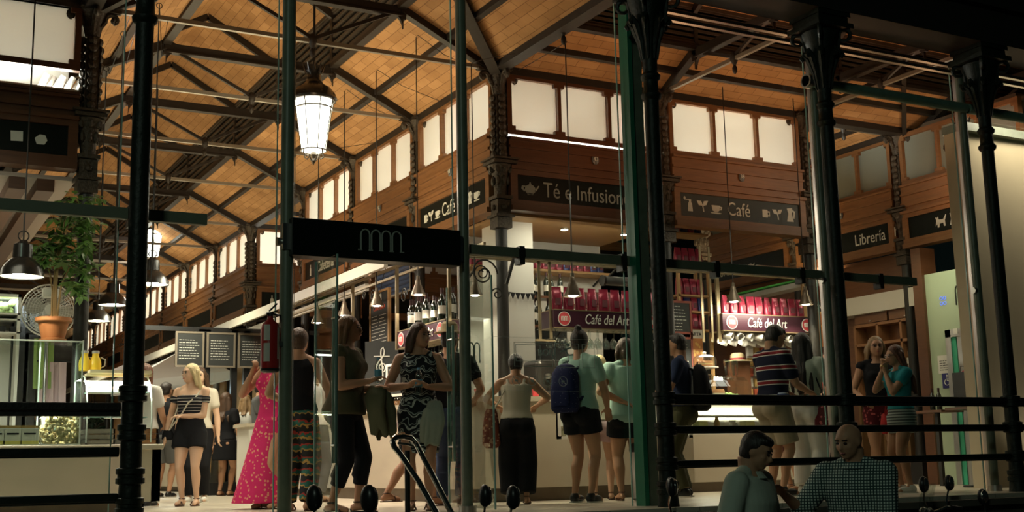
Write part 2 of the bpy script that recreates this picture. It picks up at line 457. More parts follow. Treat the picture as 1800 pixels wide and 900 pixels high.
# long aisle vault, vault behind the street front, crossing vault further back, vault over the right passage
vault('aisle', fY, XL, XR, 12.0, 46, 1.07)
vault('aisle_front', fY, XL, 8.2-XL, 8.9, 12.0, 1.07)
vault('front', fX, 9.0, 12.0, 6.41, 20, .72, lh=.5)
vault('front_left', fX, 9.0, 12.0, -14, 1.84, .72, lh=.5)
vault('passage', fY, 11.05, 13.0, 12.0, 30, .32, lh=.35)
vault('crossing', fX, 18.9, 22.1, 6.41, 16, .75, lh=.55)
# valley pieces where the aisle vault meets the front vault
v_ = MB()
v_.quad([(6.41, 12, ZE), (5.19, 12, 5.59), (5.19, 10.8, 5.59)], [(12, 0), (12, 1.36), (10.8, 1.36)])
v_.quad([(6.41, 12, ZE), (6.41, 11.2, 5.37), (5.61, 11.2, 5.37)], [(6.41, 0), (6.41, .9), (5.61, .9)])
v_.quad([(5.61, 11.2, 5.38), (5.61, 9.8, 5.38), (5.19, 9.8, 5.59), (5.19, 11.2, 5.59)], [(0, 0), (1, 0), (1, 1), (0, 1)])
v_.quad([(6.41, 11.2, 5.38), (6.41, 9.8, 5.38), (5.61, 9.8, 5.38), (5.61, 11.2, 5.38)], [(0, 0), (1, 0), (1, 1), (0, 1)])
v_.quad([(6.41, 9.0, ZE), (5.19, 10.2, 5.59), (5.19, 9.0, 5.59)], [(12, 0), (12, 1.36), (10.8, 1.36)])
struct(v_.build('ceiling_vault_corner', BRICK))
h_ = MB().bar((6.41, 12, ZE-.05), (5.2, 10.8, 5.52), .07, .13); h_.bar((6.41, 12, ZE-.12), (5.2, 10.8, 5.45), .13, .02)
h_.bar((6.41, 9.0, ZE-.05), (5.2, 10.2, 5.52), .07, .13)
h_.bar((11.05, 12, ZE-.05), (12.0, 11.0, 5.45), .06, .1); h_.bar((13.0, 12, ZE-.05), (12.0, 11.0, 5.45), .06, .1)
h_.bar((1.84, 12, ZE-.05), (3.05, 10.8, 5.52), .07, .12)
struct(h_.build('ceiling_valley_rafters', IRONT))
struct(MB().bb((-14, 8.5, 7.4), (30, 46, 7.5)).build('ceiling_sky_cover', IRONT))  # flat cover added above the vaults to block the world light
# unseen block tops added to keep the panel lamps off the vaults
b = MB()
for (x0, x1, y0, y1) in ((6.55, 10.9, 12.15, 18.8), (6.55, 16, 22.25, 46), (-14, 1.7, 12.15, 46), (13.15, 20, 10.2, 18.0)):
    b.bb((x0, y0, ZE+.02), (x1, y1, ZE+.08))
struct(b.build('ceiling_stand_tops', mat('dusty_board', (.20, .15, .10), .8)))
# eave beam on the street side, its slats and the glazing bars at capital height
e = MB().bb((-14, 8.42, 4.78), (20, 8.80, 5.9)); e.bb((-14, 8.38, 4.74), (20, 8.84, 4.79)); e.bb((-14, 8.34, 5.15), (20, 8.42, 5.22))
struct(e.build('trim_eave_beam', mat('eave_black', (.03, .026, .022), .6, 0, ns=9, na=.4)))
g = MB()
for z in (4.58, 4.66): g.bar((6.25, YG, z), (20, YG, z), .05, .035)
struct(g.build('trim_glazing_bars', STEEL))
# far end and side walls
struct(MB().bb((-14, 45, 0), (30, 45.2, 7.5)).build('wall_back', mat('far_wall', (.12, .09, .065), .8, ns=2, na=.4)))
# beige wall beside the entrance on the far right
wl = MB().bb((11.45, 9.75, 0), (20, 9.95, 4.22))
struct(wl.build('wall_right', mat('beige_wall', (.54, .45, .31), .8, ns=2, na=.12)))
struct(MB().bb((11.45, 9.65, 4.22), (20, 9.98, 4.32)).build('trim_wall_cap', GREENM))

# trusses
def trusses(f, u0, u1, vs, hw, label, group, **k):
    t = truss(f, u0, u1, vs[0], hw, label, group, **k); b0 = t.location.copy()
    for v in vs[1:]: dup(t, f((u0+u1)/2, v, ZE))
trusses(fY, XL, XR, (12.0, 14.3, 16.6, 18.9, 22.1, 24.6, 27.1, 29.6, 32.1, 35, 38), 1.07, 'riveted iron roof truss spanning the long aisle between the lit clerestories', 'iron trusses over the long aisle')
trusses(fX, 9.0, 12.0, (6.41, 8.72, 11.05, 13.2, 15.4), .72, 'iron roof truss with hanging finial over the passage behind the street glass', 'iron trusses behind the street front', lh=.5)
trusses(fY, 11.05, 13.0, (12.2, 14.4, 16.6), .32, 'short iron truss over the narrow side passage', 'iron trusses over the side passage', lh=.35)
trusses(fX, 18.9, 22.1, (6.41, 8.7), .75, 'iron truss of the cross vault beyond the coffee stand', 'iron trusses of the crossing', lh=.55)

# ---------------------------------------------------------------- ornate pillars at the stands
def pillar_proto(name, label, group, detail=True):
    t = thing(name, label, 'pillar', (0, 0, 0), group)
    s = MB(); s.box((0, 0, .12), (.26, .26, .24)); s.box((0, 0, .27), (.21, .21, .06))
    s.lathe([(.095, .3), (.08, .36), (.072, .5), (.066, 2.6), (.07, 3.05)], seg=14)
    s.build('shaft', IRON, t, smooth=True)
    k = MB(); k.box((0, 0, 3.12), (.19, .19, .12)); k.box((0, 0, 3.2), (.24, .24, .03)); k.box((0, 0, 3.3), (.17, .17, .18))
    k.ball((0, -.09, 3.3), .035, 8); k.ball((-.09, 0, 3.3), .035, 8)
    k.box((0, 0, 3.42), (.21, .21, .04)); k.lathe([(.075, 3.44), (.08, 3.6), (.10, 3.72), (.15, 3.80)], seg=12)
    for a in range(8):
        an = a*PI/4; d = Vector((math.cos(an), math.sin(an), 0)); k.ball(d*.115+Vector((0, 0, 3.75)), (.032, .032, .05), 6); k.ball(d*.09+Vector((0, 0, 3.62)), (.025, .025, .06), 6)
    k.box((0, 0, 3.83), (.30, .30, .035)); k.box((0, 0, 3.87), (.34, .34, .02))
    k.build('lower_capital', ORN, t, smooth=True)
    u = MB(); u.box((0, 0, 4.25), (.12, .12, .8))
    rnd = random.Random(3)
    for i in range(9):
        z = 3.93+i*.085
        for sx, sy in ((1, 0), (-1, 0), (0, 1), (0, -1)):
            o_ = .02*math.sin(i*1.9)
            u.ball((sx*(.07+rnd.random()*.02), sy*(.07+rnd.random()*.02), z), (.035+abs(sy)*.015, .035+abs(sx)*.015, .045), 6)
    u.lathe([(.085, 3.89), (.06, 3.93)], seg=8); u.build('ornamented_shaft', ORN, t)
    c = MB(); c.lathe([(.07, 4.66), (.085, 4.74), (.075, 4.78), (.12, 4.9), (.15, 4.95)], seg=12)
    for sx, sy in ((1, 0), (-1, 0), (0, 1), (0, -1)):    # scroll brackets
        pts = []
        for q in range(11):
            a = q/10*PI*1.5; rr = .075*(1-q/16)
            pts.append(Vector((.19+math.cos(PI*1.1-a)*rr, 0, 4.86+math.sin(PI*1.1-a)*rr)))
        pts = [Vector((.05, 0, 4.66)), Vector((.07, 0, 4.76))]+pts
        an = math.atan2(sy, sx); c.tube([Matrix.Rotation(an, 3, 'Z') @ p for p in pts], .026, 6)
        c.ball(Matrix.Rotation(an, 3, 'Z') @ Vector((.2, 0, 4.86)), .035, 6)
        c.box(Matrix.Rotation(an, 3, 'Z') @ Vector((.14, 0, 4.95)), (.26 if sx else .08, .26 if sy else .08, .03))
    c.box((0, 0, 4.96), (.26, .26, .04)); c.build('upper_capital', ORN, t, smooth=True)
    return t
LP = 'ornate cast-iron pillar with leafy capitals '
pp = pillar_proto('iron_pillar', LP+'at the corner of the coffee stand', 'ornate iron pillars')
pp.location = (XR, 12.0, 0)
for (x, y, lab) in ((XL, 12.0, LP+'beside the large clerestory panel over the potted plant'), (8.72, 12.0, LP+'between the tea sign and the coffee sign with the pots'),
                    (11.05, 12.0, LP+'at the passage end of the wide coffee sign'), (XR, 14.3, LP+'one bay along the aisle from the coffee stand corner'),
                    (XR, 16.6, LP+'in the aisle behind the big round-topped lantern, second from the corner'), (XR, 18.9, LP+'at the far end of the coffee stand, third from its corner'),
                    (XR, 22.1, LP+'at the near corner of the far row of stands'), (13.0, 12.15, LP+'between the bookshop sign and the sign with animal shapes'),
                    (11.05, 14.3, LP+'inside the side passage opposite the bookshop')):
    dup(pp, (x, y, 0), 0, lab)
for i in range(7): dup(pp, (XR, 24.4+2.4*i, 0), 0, 'ornate iron pillar in the far row of lit stands down the aisle', 'far ornate pillars down the aisle')
for y in (14.4, 16.7): dup(pp, (13.0, y, 0), 0, 'ornate iron pillar along the bookshop side of the passage', 'pillars along the bookshop')

# ---------------------------------------------------------------- clerestory bays with sign boards
def bay(loc, rz, w, label, lit=True, group=None, ptxt=None, icons=None, plate=None, board=True, npan=3, txtcol=None, wood=None, signm=None, power=9, light=True, zgap=True, simple=False, pz=(4.25, 4.88), gap=0.0, ix=None):
    t = thing('clerestory_bay', label, 'wooden bay', loc, group, rz)
    wd = wood or WOOD; hw = w/2
    f = MB(); z0, z1 = pz
    f.bb((-hw, -.05, z1), (hw, .03, z1+.06)); f.bb((-hw, -.05, z0-.06), (hw, .03, z0))
    for k in range(npan+1):
        x = -hw+w*k/npan; ww = .045 if 0 < k < npan else .06
        xc = min(max(x, -hw+ww/2), hw-ww/2); f.bb((xc-ww/2, -.055, z0), (xc+ww/2, .03, z1))
    pw = w/npan; n_ = .045 if npan > 1 else .05
    for k in range(npan):
        xa, xb = -hw+pw*k, -hw+pw*(k+1)
        for x in (xa+(.06 if k == 0 else .0225)+n_/2, xb-(.06 if k == npan-1 else .0225)-n_/2):
            for z in (z0+n_/2, z1-n_/2): f.box((x, -.02, z), (n_+.004, .07, n_+.004))
    f.build('frame', wd, t, local=True)
    for k in range(npan):
        p = MB().bb((-hw+pw*k+.01, .0, z0-.01), (-hw+pw*(k+1)-.01, .008, z1+.01)); p.build('window_panel', PANEL if lit else PANELD, t, local=True)
    c = MB()
    c.bb((-hw, -.08, 3.76), (hw, .04, z0-.06-gap)); c.bb((-hw, -.12, z0-.10-gap), (hw, -.08, z0-.07-gap)); c.bb((-hw, -.105, 4.02), (hw, -.08, 4.05)); c.bb((-hw, -.11, 3.86), (hw, -.08, 3.92)); c.bb((-hw, -.13, 3.76), (hw, -.08, 3.80))
    c.build('cornice', wd, t, local=True)
    s = MB(); s.bb((-hw, -.10, 3.70), (hw, .0, 3.76)); s.bb((-hw, -.10, 3.33), (hw, .0, 3.40)); s.bb((-hw, -.13, 3.27), (hw, .05, 3.33)); s.bb((-hw, -.10, 3.40), (-hw+.09, 0, 3.70)); s.bb((hw-.09, -.10, 3.40), (hw, 0, 3.70))
    s.build('sign_frame', wd, t, local=True)
    if board:
        MB().bb((-hw+.09, -.07, 3.40), (hw-.09, -.03, 3.70)).build('sign_board', signm or SIGNB, t, local=True)
    if ptxt:
        for (body, x, size) in ptxt: text('lettering', body, size, TM(x, -.072, 3.545), txtcol or LETTER, t, squeeze=.82)
    if icons:
        for (kind, x, z, s_) in icons: icon(kind, x, z, s_, t, txtcol or LETTER)
    if plate is not None:
        q = MB(); q.lathe([(.055, 0), (.06, .01), (.05, .018), (.0, .02)], (0, 0, 0), 14); o = q.build('number_plate', mat('enamel_plate', (.10, .10, .10), .3), t, local=True, smooth=True)
        o.matrix_local = Matrix.Translation((plate[1], -.085, 3.99)) @ Matrix.Rotation(PI/2, 4, 'X') @ Matrix.Diagonal((.85, 1.1, 1, 1))
        text('plate_number', plate[0], .07, TM(plate[1], -.108, 3.99), LETTER, t)
    if light:
        i0, i1 = ix or (-hw, hw); u = MB().bb((i0, .72, 4.1), (i1, .75, 4.97)); u.bb((i0, .03, 4.08), (i1, .72, 4.11)); u.build('bounce_board', WHITE, t, local=True)  # white board added behind the panels to bounce the tube light
    return t
def icon(kind, x, z, s, parent, m_):
    b = MB(); y = -.074
    def P(pts, dx=0, dz=0, k=1): b.prism([(x+(a+dx)*s*k, z+(c+dz)*s*k) for a, c in pts], .004, Matrix.Translation((0, y, 0)))
    def E_(cx, cz, rx, rz_, n=14): P([(cx+rx*math.cos(2*PI*i/n), cz+rz_*math.sin(2*PI*i/n)) for i in range(n)])
    if kind == 'teapot':
        E_(0, -.05, .36, .30); P([(-.1, .22), (.1, .22), (.05, .3), (-.05, .3)]); E_(0, .34, .05, .05)
        P([(.28, -.1), (.55, .22), (.62, .2), (.42, -.12)]); P([(-.3, .15), (-.55, .15), (-.6, -.02), (-.42, -.2), (-.3, -.15), (-.44, -.02), (-.42, .07), (-.3, .07)]); P([(-.2, -.36), (.2, -.36), (.16, -.28), (-.16, -.28)])
    elif kind == 'cup':
        P([(-.4, .2), (.28, .2), (.2, -.15), (.05, -.22), (-.15, -.22), (-.32, -.15)]); P([(.28, .15), (.45, .12), (.4, -.08), (.22, -.1), (.23, -.04), (.33, 0), (.34, .08), (.27, .09)]); E_(-.05, -.3, .45, .05)
    elif kind == 'mug':
        P([(-.3, .3), (.2, .3), (.2, -.3), (-.3, -.3)]); P([(.2, .2), (.42, .2), (.42, -.2), (.2, -.2), (.2, -.1), (.33, -.1), (.33, .1), (.2, .1)])
    elif kind == 'leaf':
        P([(-.45, .3), (-.1, .3), (.0, .05), (.1, .3), (.45, .35), (.3, .05), (.05, -.02), (.12, -.4), (.03, -.4), (-.03, -.02), (-.3, .0)])
    elif kind == 'jug':
        P([(-.25, .4), (.15, .45), (.2, .3), (.12, .1), (.25, -.4), (-.28, -.4), (-.15, .1)]); P([(.15, .35), (.38, .25), (.3, -.2), (.2, -.15), (.26, .18), (.15, .24)])
    elif kind == 'grinder':
        P([(-.15, -.4), (.2, -.4), (.15, .1), (-.1, .1)]); P([(-.05, .1), (.1, .1), (.1, .25), (-.05, .25)]); P([(-.35, .25), (.1, .25), (.1, .3), (-.35, .3)]); E_(-.35, .35, .07, .1)
    elif kind == 'square': P([(-.4, .32), (.38, .36), (.4, -.34), (-.36, -.38)])
    elif kind == 'pentagon': P([(-.42, .05), (-.1, .34), (.25, .3), (.4, -.05), (.22, -.35), (-.28, -.36)])
    elif kind == 'cat':
        P([(-.5, -.3), (-.42, .1), (-.5, .35), (-.38, .25), (-.25, .35), (-.2, .12), (.2, .1), (.42, .4), (.46, .36), (.32, 0), (.35, -.4), (.22, -.4), (.18, -.15), (-.15, -.18), (-.2, -.42), (-.32, -.42), (-.34, -.15)])
    elif kind == 'pig':
        E_(0, 0, .42, .26); E_(-.42, .02, .16, .16); P([(-.3, -.2), (-.18, -.2), (-.2, -.45), (-.3, -.45)]); P([(.18, -.2), (.3, -.2), (.3, -.45), (.2, -.45)])
    elif kind == 'book': P([(-.35, .3), (.1, .4), (.35, .3), (.3, -.35), (.0, -.28), (-.3, -.38)])
    elif kind == 'fish': E_(0, 0, .35, .2); P([(.28, 0), (.55, .22), (.5, 0), (.55, -.22)])
    elif kind == 'slash': P([(-.12, .4), (-.02, .42), (.08, .0), (-.05, -.42), (-.14, -.4), (-.02, 0)]); P([(.12, .4), (.22, .42), (.32, .0), (.19, -.42), (.10, -.4), (.22, 0)])
    elif kind == 'bottle': P([(-.15, -.45), (.15, -.45), (.15, .1), (.05, .22), (.05, .45), (-.05, .45), (-.05, .22), (-.15, .1)])
    b.build('sign_icon', m_, parent, local=True)

bw = 2.16
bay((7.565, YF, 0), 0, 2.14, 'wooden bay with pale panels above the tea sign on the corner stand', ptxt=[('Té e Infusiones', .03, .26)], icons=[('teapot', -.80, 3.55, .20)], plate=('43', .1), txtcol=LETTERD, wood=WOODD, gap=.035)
bay((9.885, YF, 0), 0, 2.14, 'wooden bay with three bright panels above the coffee sign with pot and leaf shapes', ptxt=[('Café', -.04, .25)], icons=[('grinder', -.82, 3.56, .22), ('leaf', -.62, 3.56, .2), ('cup', -.40, 3.54, .2), ('mug', .40, 3.54, .17), ('leaf', .60, 3.55, .19), ('jug', .82, 3.55, .22)], plate=('38', .02), signm=SIGNG)
bay((XR, 13.15, 0), -PI/2, 2.1, 'wooden bay with glowing panels and a short coffee sign just round the stand corner', ptxt=[('Café', -.1, .25)], icons=[('mug', -.78, 3.54, .17), ('leaf', -.62, 3.55, .18), ('cup', -.42, 3.54, .18), ('jug', .5, 3.55, .18), ('cup', .68, 3.55, .2)], plate=('43', 0), npan=3, ix=(-1.05, .30))
bay((XR, 15.45, 0), -PI/2, 2.1, 'wooden bay of glowing panels behind the lantern, second from the stand corner', ptxt=[('Café', 0, .25)], plate=('42', 0))
bay((XR, 17.75, 0), -PI/2, 2.1, 'wooden bay of glowing panels third from the coffee stand corner, over the cafeteria sign', ptxt=[('Cafetería', 0, .25)], plate=('41', 0), icons=[('bottle', -.7, 3.55, .2)])
for i in range(8):
    bay((XR, 23.25+2.4*i, 0), -PI/2, 2.25, 'far wooden bay with glowing panels down the aisle', group='far clerestory bays down the aisle', npan=3, ix=(-1.12, .95) if i == 0 else None)
bay((7.56, 22.1, 0), 0, 2.1, ix=(-.2, 1.05), label='far wooden bay facing the street with pale panels above bottle shapes', icons=[('bottle', -.75, 3.55, .2), ('mug', -.5, 3.54, .17), ('jug', -.3, 3.55, .2)], plate=('50', 0))
bay((9.86, 22.1, 0), 0, 2.1, 'far wooden bay facing the street, next one behind the green post')
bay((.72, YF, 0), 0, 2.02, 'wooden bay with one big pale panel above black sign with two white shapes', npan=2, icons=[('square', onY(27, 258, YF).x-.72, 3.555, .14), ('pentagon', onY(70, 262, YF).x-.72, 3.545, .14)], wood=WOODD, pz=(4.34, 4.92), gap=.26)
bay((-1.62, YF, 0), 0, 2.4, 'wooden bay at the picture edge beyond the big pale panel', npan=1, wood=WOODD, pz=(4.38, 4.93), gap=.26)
bay((13.0, 13.28, 0), -PI/2, 2.05, 'wooden bay with dull grey panels above the bookshop sign', lit=False, light=False, ptxt=[('Librería', 13.28-onX(1537, 443, 13).y, .24)], icons=[('book', 13.28-onX(1577, 436, 13).y, 3.55, .2), ('bottle', 13.28-onX(1598, 430, 13).y, 3.55, .2)], plate=('74', 0))
bay((13.0, 11.05, 0), -PI/2, 2.05, label='wooden bay with dull panels above the sign with animal shapes', lit=False, light=False, ptxt=[('m', 11.05-onX(1722, 405, 13).y, .22)], icons=[('cat', 11.05-onX(1663, 414, 13).y, 3.55, .2), ('slash', 11.05-onX(1681, 410, 13).y, 3.55, .2), ('pig', 11.05-onX(1697, 407, 13).y, 3.55, .22)])
bay((13.0, 15.55, 0), -PI/2, 2.1, 'wooden bay with dull panels, farthest along the bookshop side', lit=False, light=False, icons=[('book', -.2, 3.55, .2), ('fish', .1, 3.55, .2)], ptxt=[('Libros', -.6, .22)])
# the lamps behind the frosted panels
def strip(x, y, L, ax, p, dn):
    l = bpy.data.lights.new('clerestory_tube', 'AREA'); l.shape = 'RECTANGLE'; l.size = L; l.size_y = .06; l.energy = p*1.75; l.color = (1, .97, .90)
    o = bpy.data.objects.new('clerestory_tube', l); COL.objects.link(o)
    dn = Vector((dn[0], dn[1], 0)); z = -(dn*.36+Vector((0, 0, 1))).normalized(); xa = Vector((1, 0, 0)) if ax == 'x' else Vector((0, 1, 0)); ya = z.cross(xa)
    M_ = Matrix((xa, ya, z)).transposed().to_4x4(); M_.translation = Vector((x, y, 4.14))+dn*.12; o.matrix_world = M_
strip(9.885, 12.34, 2.0, 'x', 84, (0, -1)); strip(7.565, 12.5, 2.0, 'x', 52, (0, -1))
for y, p in ((13.15, 80), (15.45, 80), (17.75, 76)): strip(XR+.34, y, 1.9, 'y', p, (-1, 0))
for i in range(8): strip(XR+.34, 23.25+2.4*i, 2.0, 'y', 95, (-1, 0))
strip(7.56, 22.45, 2.0, 'x', 70, (0, -1)); strip(.72, 12.42, 1.9, 'x', 70, (0, -1))
# ---------------------------------------------------------------- street front: iron columns, railings, posts, glass
def facade_column():
    t = thing('iron_column', '', 'column', (0, 0, 0), 'iron columns of the street front')
    s = MB(); s.lathe([(.15, -1.12), (.15, -.8), (.115, -.75), (.10, -.1), (.095, .0), (.082, .12), (.074, .3), (.070, 1.2), (.066, 3.62)], seg=18); s.build('shaft', IRONG, t, smooth=True)
    r = MB()
    for z in (.16, .36, .655, .92): r.lathe([(.07, z-.06), (.098, z-.05), (.098, z-.015), (.086, z-.01), (.086, z+.01), (.098, z+.015), (.098, z+.05), (.07, z+.06)], seg=16, cap=False)
    r.build('rail_collar', IRONG, t, smooth=True)
    c = MB(); c.lathe([(.068, 3.6), (.09, 3.62), (.095, 3.65), (.07, 3.68), (.066, 3.78), (.088, 3.80), (.092, 3.83), (.068, 3.86)], seg=16)
    c.build('neck_ring', IRONG, t, smooth=True)
    k = MB(); k.lathe([(.066, 3.84), (.07, 4.05), (.09, 4.2), (.13, 4.36), (.17, 4.48), (.19, 4.56)], seg=16)
    for a in range(8):
        an = a*PI/4; q = Matrix.Rotation(an, 3, 'Z')
        k.tube([q @ Vector(p) for p in ((.068, 0, 3.98), (.085, 0, 4.15), (.13, 0, 4.3), (.185, 0, 4.36), (.20, 0, 4.32), (.185, 0, 4.29))], [.012, .026, .036, .034, .026, .015], 6)
    for a in range(4):
        q = Matrix.Rotation(a*PI/2+PI/4, 3, 'Z')
        pts = [(.10, 0, 4.2), (.16, 0, 4.4)]+[(.225+.06*math.cos(2.6-i*.62), 0, 4.52+.06*math.sin(2.6-i*.62)) for i in range(9)]
        k.tube([q @ Vector(p) for p in pts], [.02]*2+[.026-.0012*i for i in range(9)], 6)
    k.box((0, 0, 4.60), (.46, .46, .05)); k.box((0, 0, 4.66), (.38, .38, .07)); k.box((0, 0, 4.72), (.42, .42, .05))
    k.build('leafy_capital', IRONG, t, smooth=True)
    return t
fc = facade_column(); fc.location = (1.68, YC, 0)
fc['label'] = 'dark iron street-front column in front of the marble snack counter and hanging black lamps'
dup(fc, (6.16, YC, 0), 0, 'dark green iron street-front column beside the bright green post')
dup(fc, (8.26, YC, 0), 0, 'dark iron street-front column behind the bald man in the checked shirt')
dup(fc, (10.55, YC, 0), 0, 'dark iron street-front column before the beige wall by the lift')
def railing(x0, x1, zs, label, ym=None):
    t = thing('railing', label, 'railing', ((x0+x1)/2, YC, 0), 'black railings between the iron columns')
    for i, z in enumerate(zs):
        b = MB().bar((x0, YC, z), (x1, YC, z), .05 if i else .07, .055)
        if i == 0: b.bar((x0, YC, z-.045), (x1, YC, z-.045), .03, .04)
        else: b.bar((x0, YC, z-.03), (x1, YC, z-.03), .025, .02)
        b.build('rail', IRONG if i else IRON, t, bevel=.008)
ZR = (.93, .655, .36)
railing(-3.5, 1.60, (.83, .53, .22), 'black iron railing of three bars in front of the marble snack counter')
railing(6.24, 8.18, ZR, 'black iron railing of three bars between green column and the one behind bald man')
railing(8.34, 10.47, ZR, 'black iron railing of three bars before the passage with two snacking women')
railing(10.63, 13.5, ZR, 'black iron railing of three bars before the beige wall')

def post(x, label, r=.052, sq=None, m_=GREENM, top=5.3):
    if sq:
        t = thing('glazing_post', label, 'post', (x, YG, 0), 'posts holding the street glass')
        MB().bb((x-sq[0]/2, YG-sq[1]/2, 0), (x-sq[0]/2+.045, YG+sq[1]/2, 4.74)).build('front_flange', GREENF, t)
        MB().bb((x-sq[0]/2+.05, YG-sq[1]/2+.03, 0), (x+sq[0]/2, YG+sq[1]/2, 4.74)).build('post_body', GREENM, t)
        return
    t = thing('glazing_post', label, 'post', (x, YG, 0), 'posts holding the street glass')
    b = MB().cyl((x, YG, 0), (x, YG, 4.74), r, seg=18); b.build('tube', m_, t, smooth=True)
    MB().bb((x-.012, YG+r*.8, 0), (x+.012, YG+.09, 4.74)).build('glazing_bead', STEEL, t)
    MB().cyl((x-r-.03, YG, 2.13), (x-r+.01, YG, 2.13), .035, seg=12).build('fitting', STEEL, t, smooth=True); MB().cyl((x, YG, 0), (x, YG, .06), r*1.6, seg=16).build('foot_ring', STEEL, t, smooth=True)
post(2.88, 'round green steel post at the entrance beside the red extinguisher')
post(4.42, 'round green steel post at the other side of the entrance, by white m letters', r=.045)
post(6.20, 'square bright green steel post beside the woman in the mint top', sq=(.17, .14))
post(8.45, 'round steel post beside the woman in white trousers', r=.038)
post(10.62, 'round steel post before the lift and the small lantern', r=.045)

def beam(x0, x1, y, z, h, label, m_=None, d=.06):
    t = thing('glazing_beam', label, 'beam', ((x0+x1)/2, y, z))
    MB().bb((x0, y-d/2, z-h/2), (x1, y+d/2, z+h/2)).build('bar', m_ or GREENM, t, bevel=.004)
    c = MB()
    n = max(2, int((x1-x0)/1.05))
    for i in range(n): x = x0+(i+.5)*(x1-x0)/n; c.bb((x-.025, y-.05, z-h/2-.06), (x+.025, y+.05, z+h/2+.012))
    c.build('clamp', IRON, t)
BM = mat('beam_green_grey', (.17, .19, .13), .5, 0, ns=8, na=.3)
pa = onY(0, 365, YG); pb = onY(360, 386, YG)
beam(-2.2, pb.x, YG-.05, (pa.z+pb.z)/2, .085, 'grey-green steel beam ending in mid air above the potted plant', BM)
pa = onY(832, 428, YG); pb = onY(1610, 476, YG)
beam(4.46, 9.75, YG+.06, 2.19, .085, 'long grey-green steel beam across the glass above the coffee stand', BM)
# green pipes at capital height
t = thing('glazing_beam', 'green pipe joining the two columns nearest the beige wall', 'beam', (9.4, YG, 4.16))
MB().cyl((8.30, YG-.05, 4.17), (10.62, YG-.05, 4.17), .055, seg=16).build('pipe', mat('pipe_green', (.20, .32, .24), .5, 0, ns=9, na=.4), t, smooth=True)
MB().cyl((8.30, YG-.05, 4.17), (8.36, YG-.05, 4.17), .075, seg=16).build('end_fitting', STEEL, t, smooth=True)
t = thing('glazing_beam', 'green pipe running over the top of the beige wall', 'beam', (12.2, YG, 4.16))
MB().cyl((10.66, YG-.05, 4.17), (14, YG-.05, 4.17), .055, seg=16).build('pipe', MATS['pipe_green'], t, smooth=True)

PN = [0]
def pane(x0, x1, z0, z1, label, y=YG+.08):
    PN[0] += 1; t = bpy.data.objects.new('window_%d' % PN[0], None); COL.objects.link(t); t.location = ((x0+x1)/2, y, z0); t['label'] = label; struct(t)
    MB().bb((x0, y-.005, z0), (x1, y+.005, z1)).build('glass', GLASS, t)
    
    for xe in (x0, x1): MB().bb((xe-.004, y-.007, z0), (xe+.004, y+.007, z1)).build('glass_edge', GLASSE, t)
    return t
pane(-3.0, 1.62, 0, 4.7, 'tall glass pane before the marble snack counter and plant')
pane(1.72, 2.82, 0, 4.7, 'tall glass pane before the blonde woman in black shorts')
pane(2.94, 4.36, 2.3, 4.7, 'glass pane above the black entrance sign')
p5 = pane(4.50, 6.08, 0, 4.7, 'tall glass pane with faint prohibition stickers before the coffee stand')
pane(6.32, 8.40, 0, 4.7, 'tall glass pane between the green post and the white trousers woman')
pane(8.50, 10.56, 0, 4.7, 'tall glass pane before the bookshop passage')
pane(10.68, 14.0, 0, 4.1, 'tall glass pane before the beige wall')
# stickers on the pane: outlined boxes, letters and pictograms
ETCH = mat('etched_white', (.42, .47, .42), .8)
b = MB(); y = YG+.068
def outl(x0, x1, z0, z1, k=.004):
    b.bb((x0, y, z0), (x1, y+.002, z0+k)); b.bb((x0, y, z1-k), (x1, y+.002, z1)); b.bb((x0, y, z0), (x0+k, y+.002, z1)); b.bb((x1-k, y, z0), (x1, y+.002, z1))
A = onY(912, 690, YG); B = onY(1052, 604, YG)
ax, az, bx, bz = A.x, A.z, B.x, B.z; W_ = bx-ax; H_ = bz-az
outl(ax, ax+W_*.47, az+H_*.52, bz); outl(ax+W_*.02, ax+W_*.32, az+H_*.62, bz-.02); outl(ax+W_*.5, ax+W_*.80, az+H_*.52, bz); outl(ax+W_*.84, bx, az+H_*.52, bz); outl(ax-.2, bx+.03, az+.02, bz+.04, .002)
def ring_(cx, cz, r):
    pts = [(cx+r*math.cos(a*PI/10), y, cz+r*math.sin(a*PI/10)) for a in range(21)]
    b.tube(pts, .0025, 4); b.bar((cx-r*.7, y, cz+r*.7), (cx+r*.7, y, cz-r*.7), .002, .005)
    b.ball((cx, y, cz), (r*.4, .001, r*.22), 8)
for i in range(4): ring_(ax+W_*(.02+.19*i), az+H_*.24, .042)
# running figure
cx, cz = ax+W_*.63, az+H_*.76
for p, q in (((-.05, .03), (.0, .05)), ((.0, .05), (.03, .0)), ((.03, .0), (.08, .01)), ((.03, 0), (.03, -.05)), ((.03, -.05), (-.03, -.07)), ((.0, .05), (.06, .07))):
    b.bar((cx+p[0], y, cz+p[1]), (cx+q[0], y, cz+q[1]), .002, .014)
b.ball((cx+.03, y, cz+.09), (.016, .001, .016), 8)
b.build('sticker_pictograms', ETCH, p5)
text('lettering', 'BOU', .085, Matrix.Translation(-p5.location) @ TM(ax+W_*.395, y, az+H_*.80), ETCH, p5)
mm = onY(822, 618, YG)
mb = MB()
def mmark(b, cx, cz, w, h, y, n=4, r=.005, d=.004):
    sw = w/n
    for i in range(n):
        x0 = cx-w/2+i*sw
        pts = [(x0+sw*.08, y, cz-h/2), (x0+sw*.08, y, cz+h*.25)]+[(x0+sw*.5-math.cos(a*PI/6)*sw*.42, y, cz+h*.25+math.sin(a*PI/6)*h*.25) for a in range(1, 6)]+[(x0+sw*.92, y, cz+h*.25), (x0+sw*.92, y, cz-h/2)]
        b.tube(pts, r, 5)
mmark(mb, mm.x+.07, mm.z, .17, .17, YG+.075, 3, .006); o = mb.build('etched_mark', mat('etched_bright', (.55, .6, .52), .8), p5)

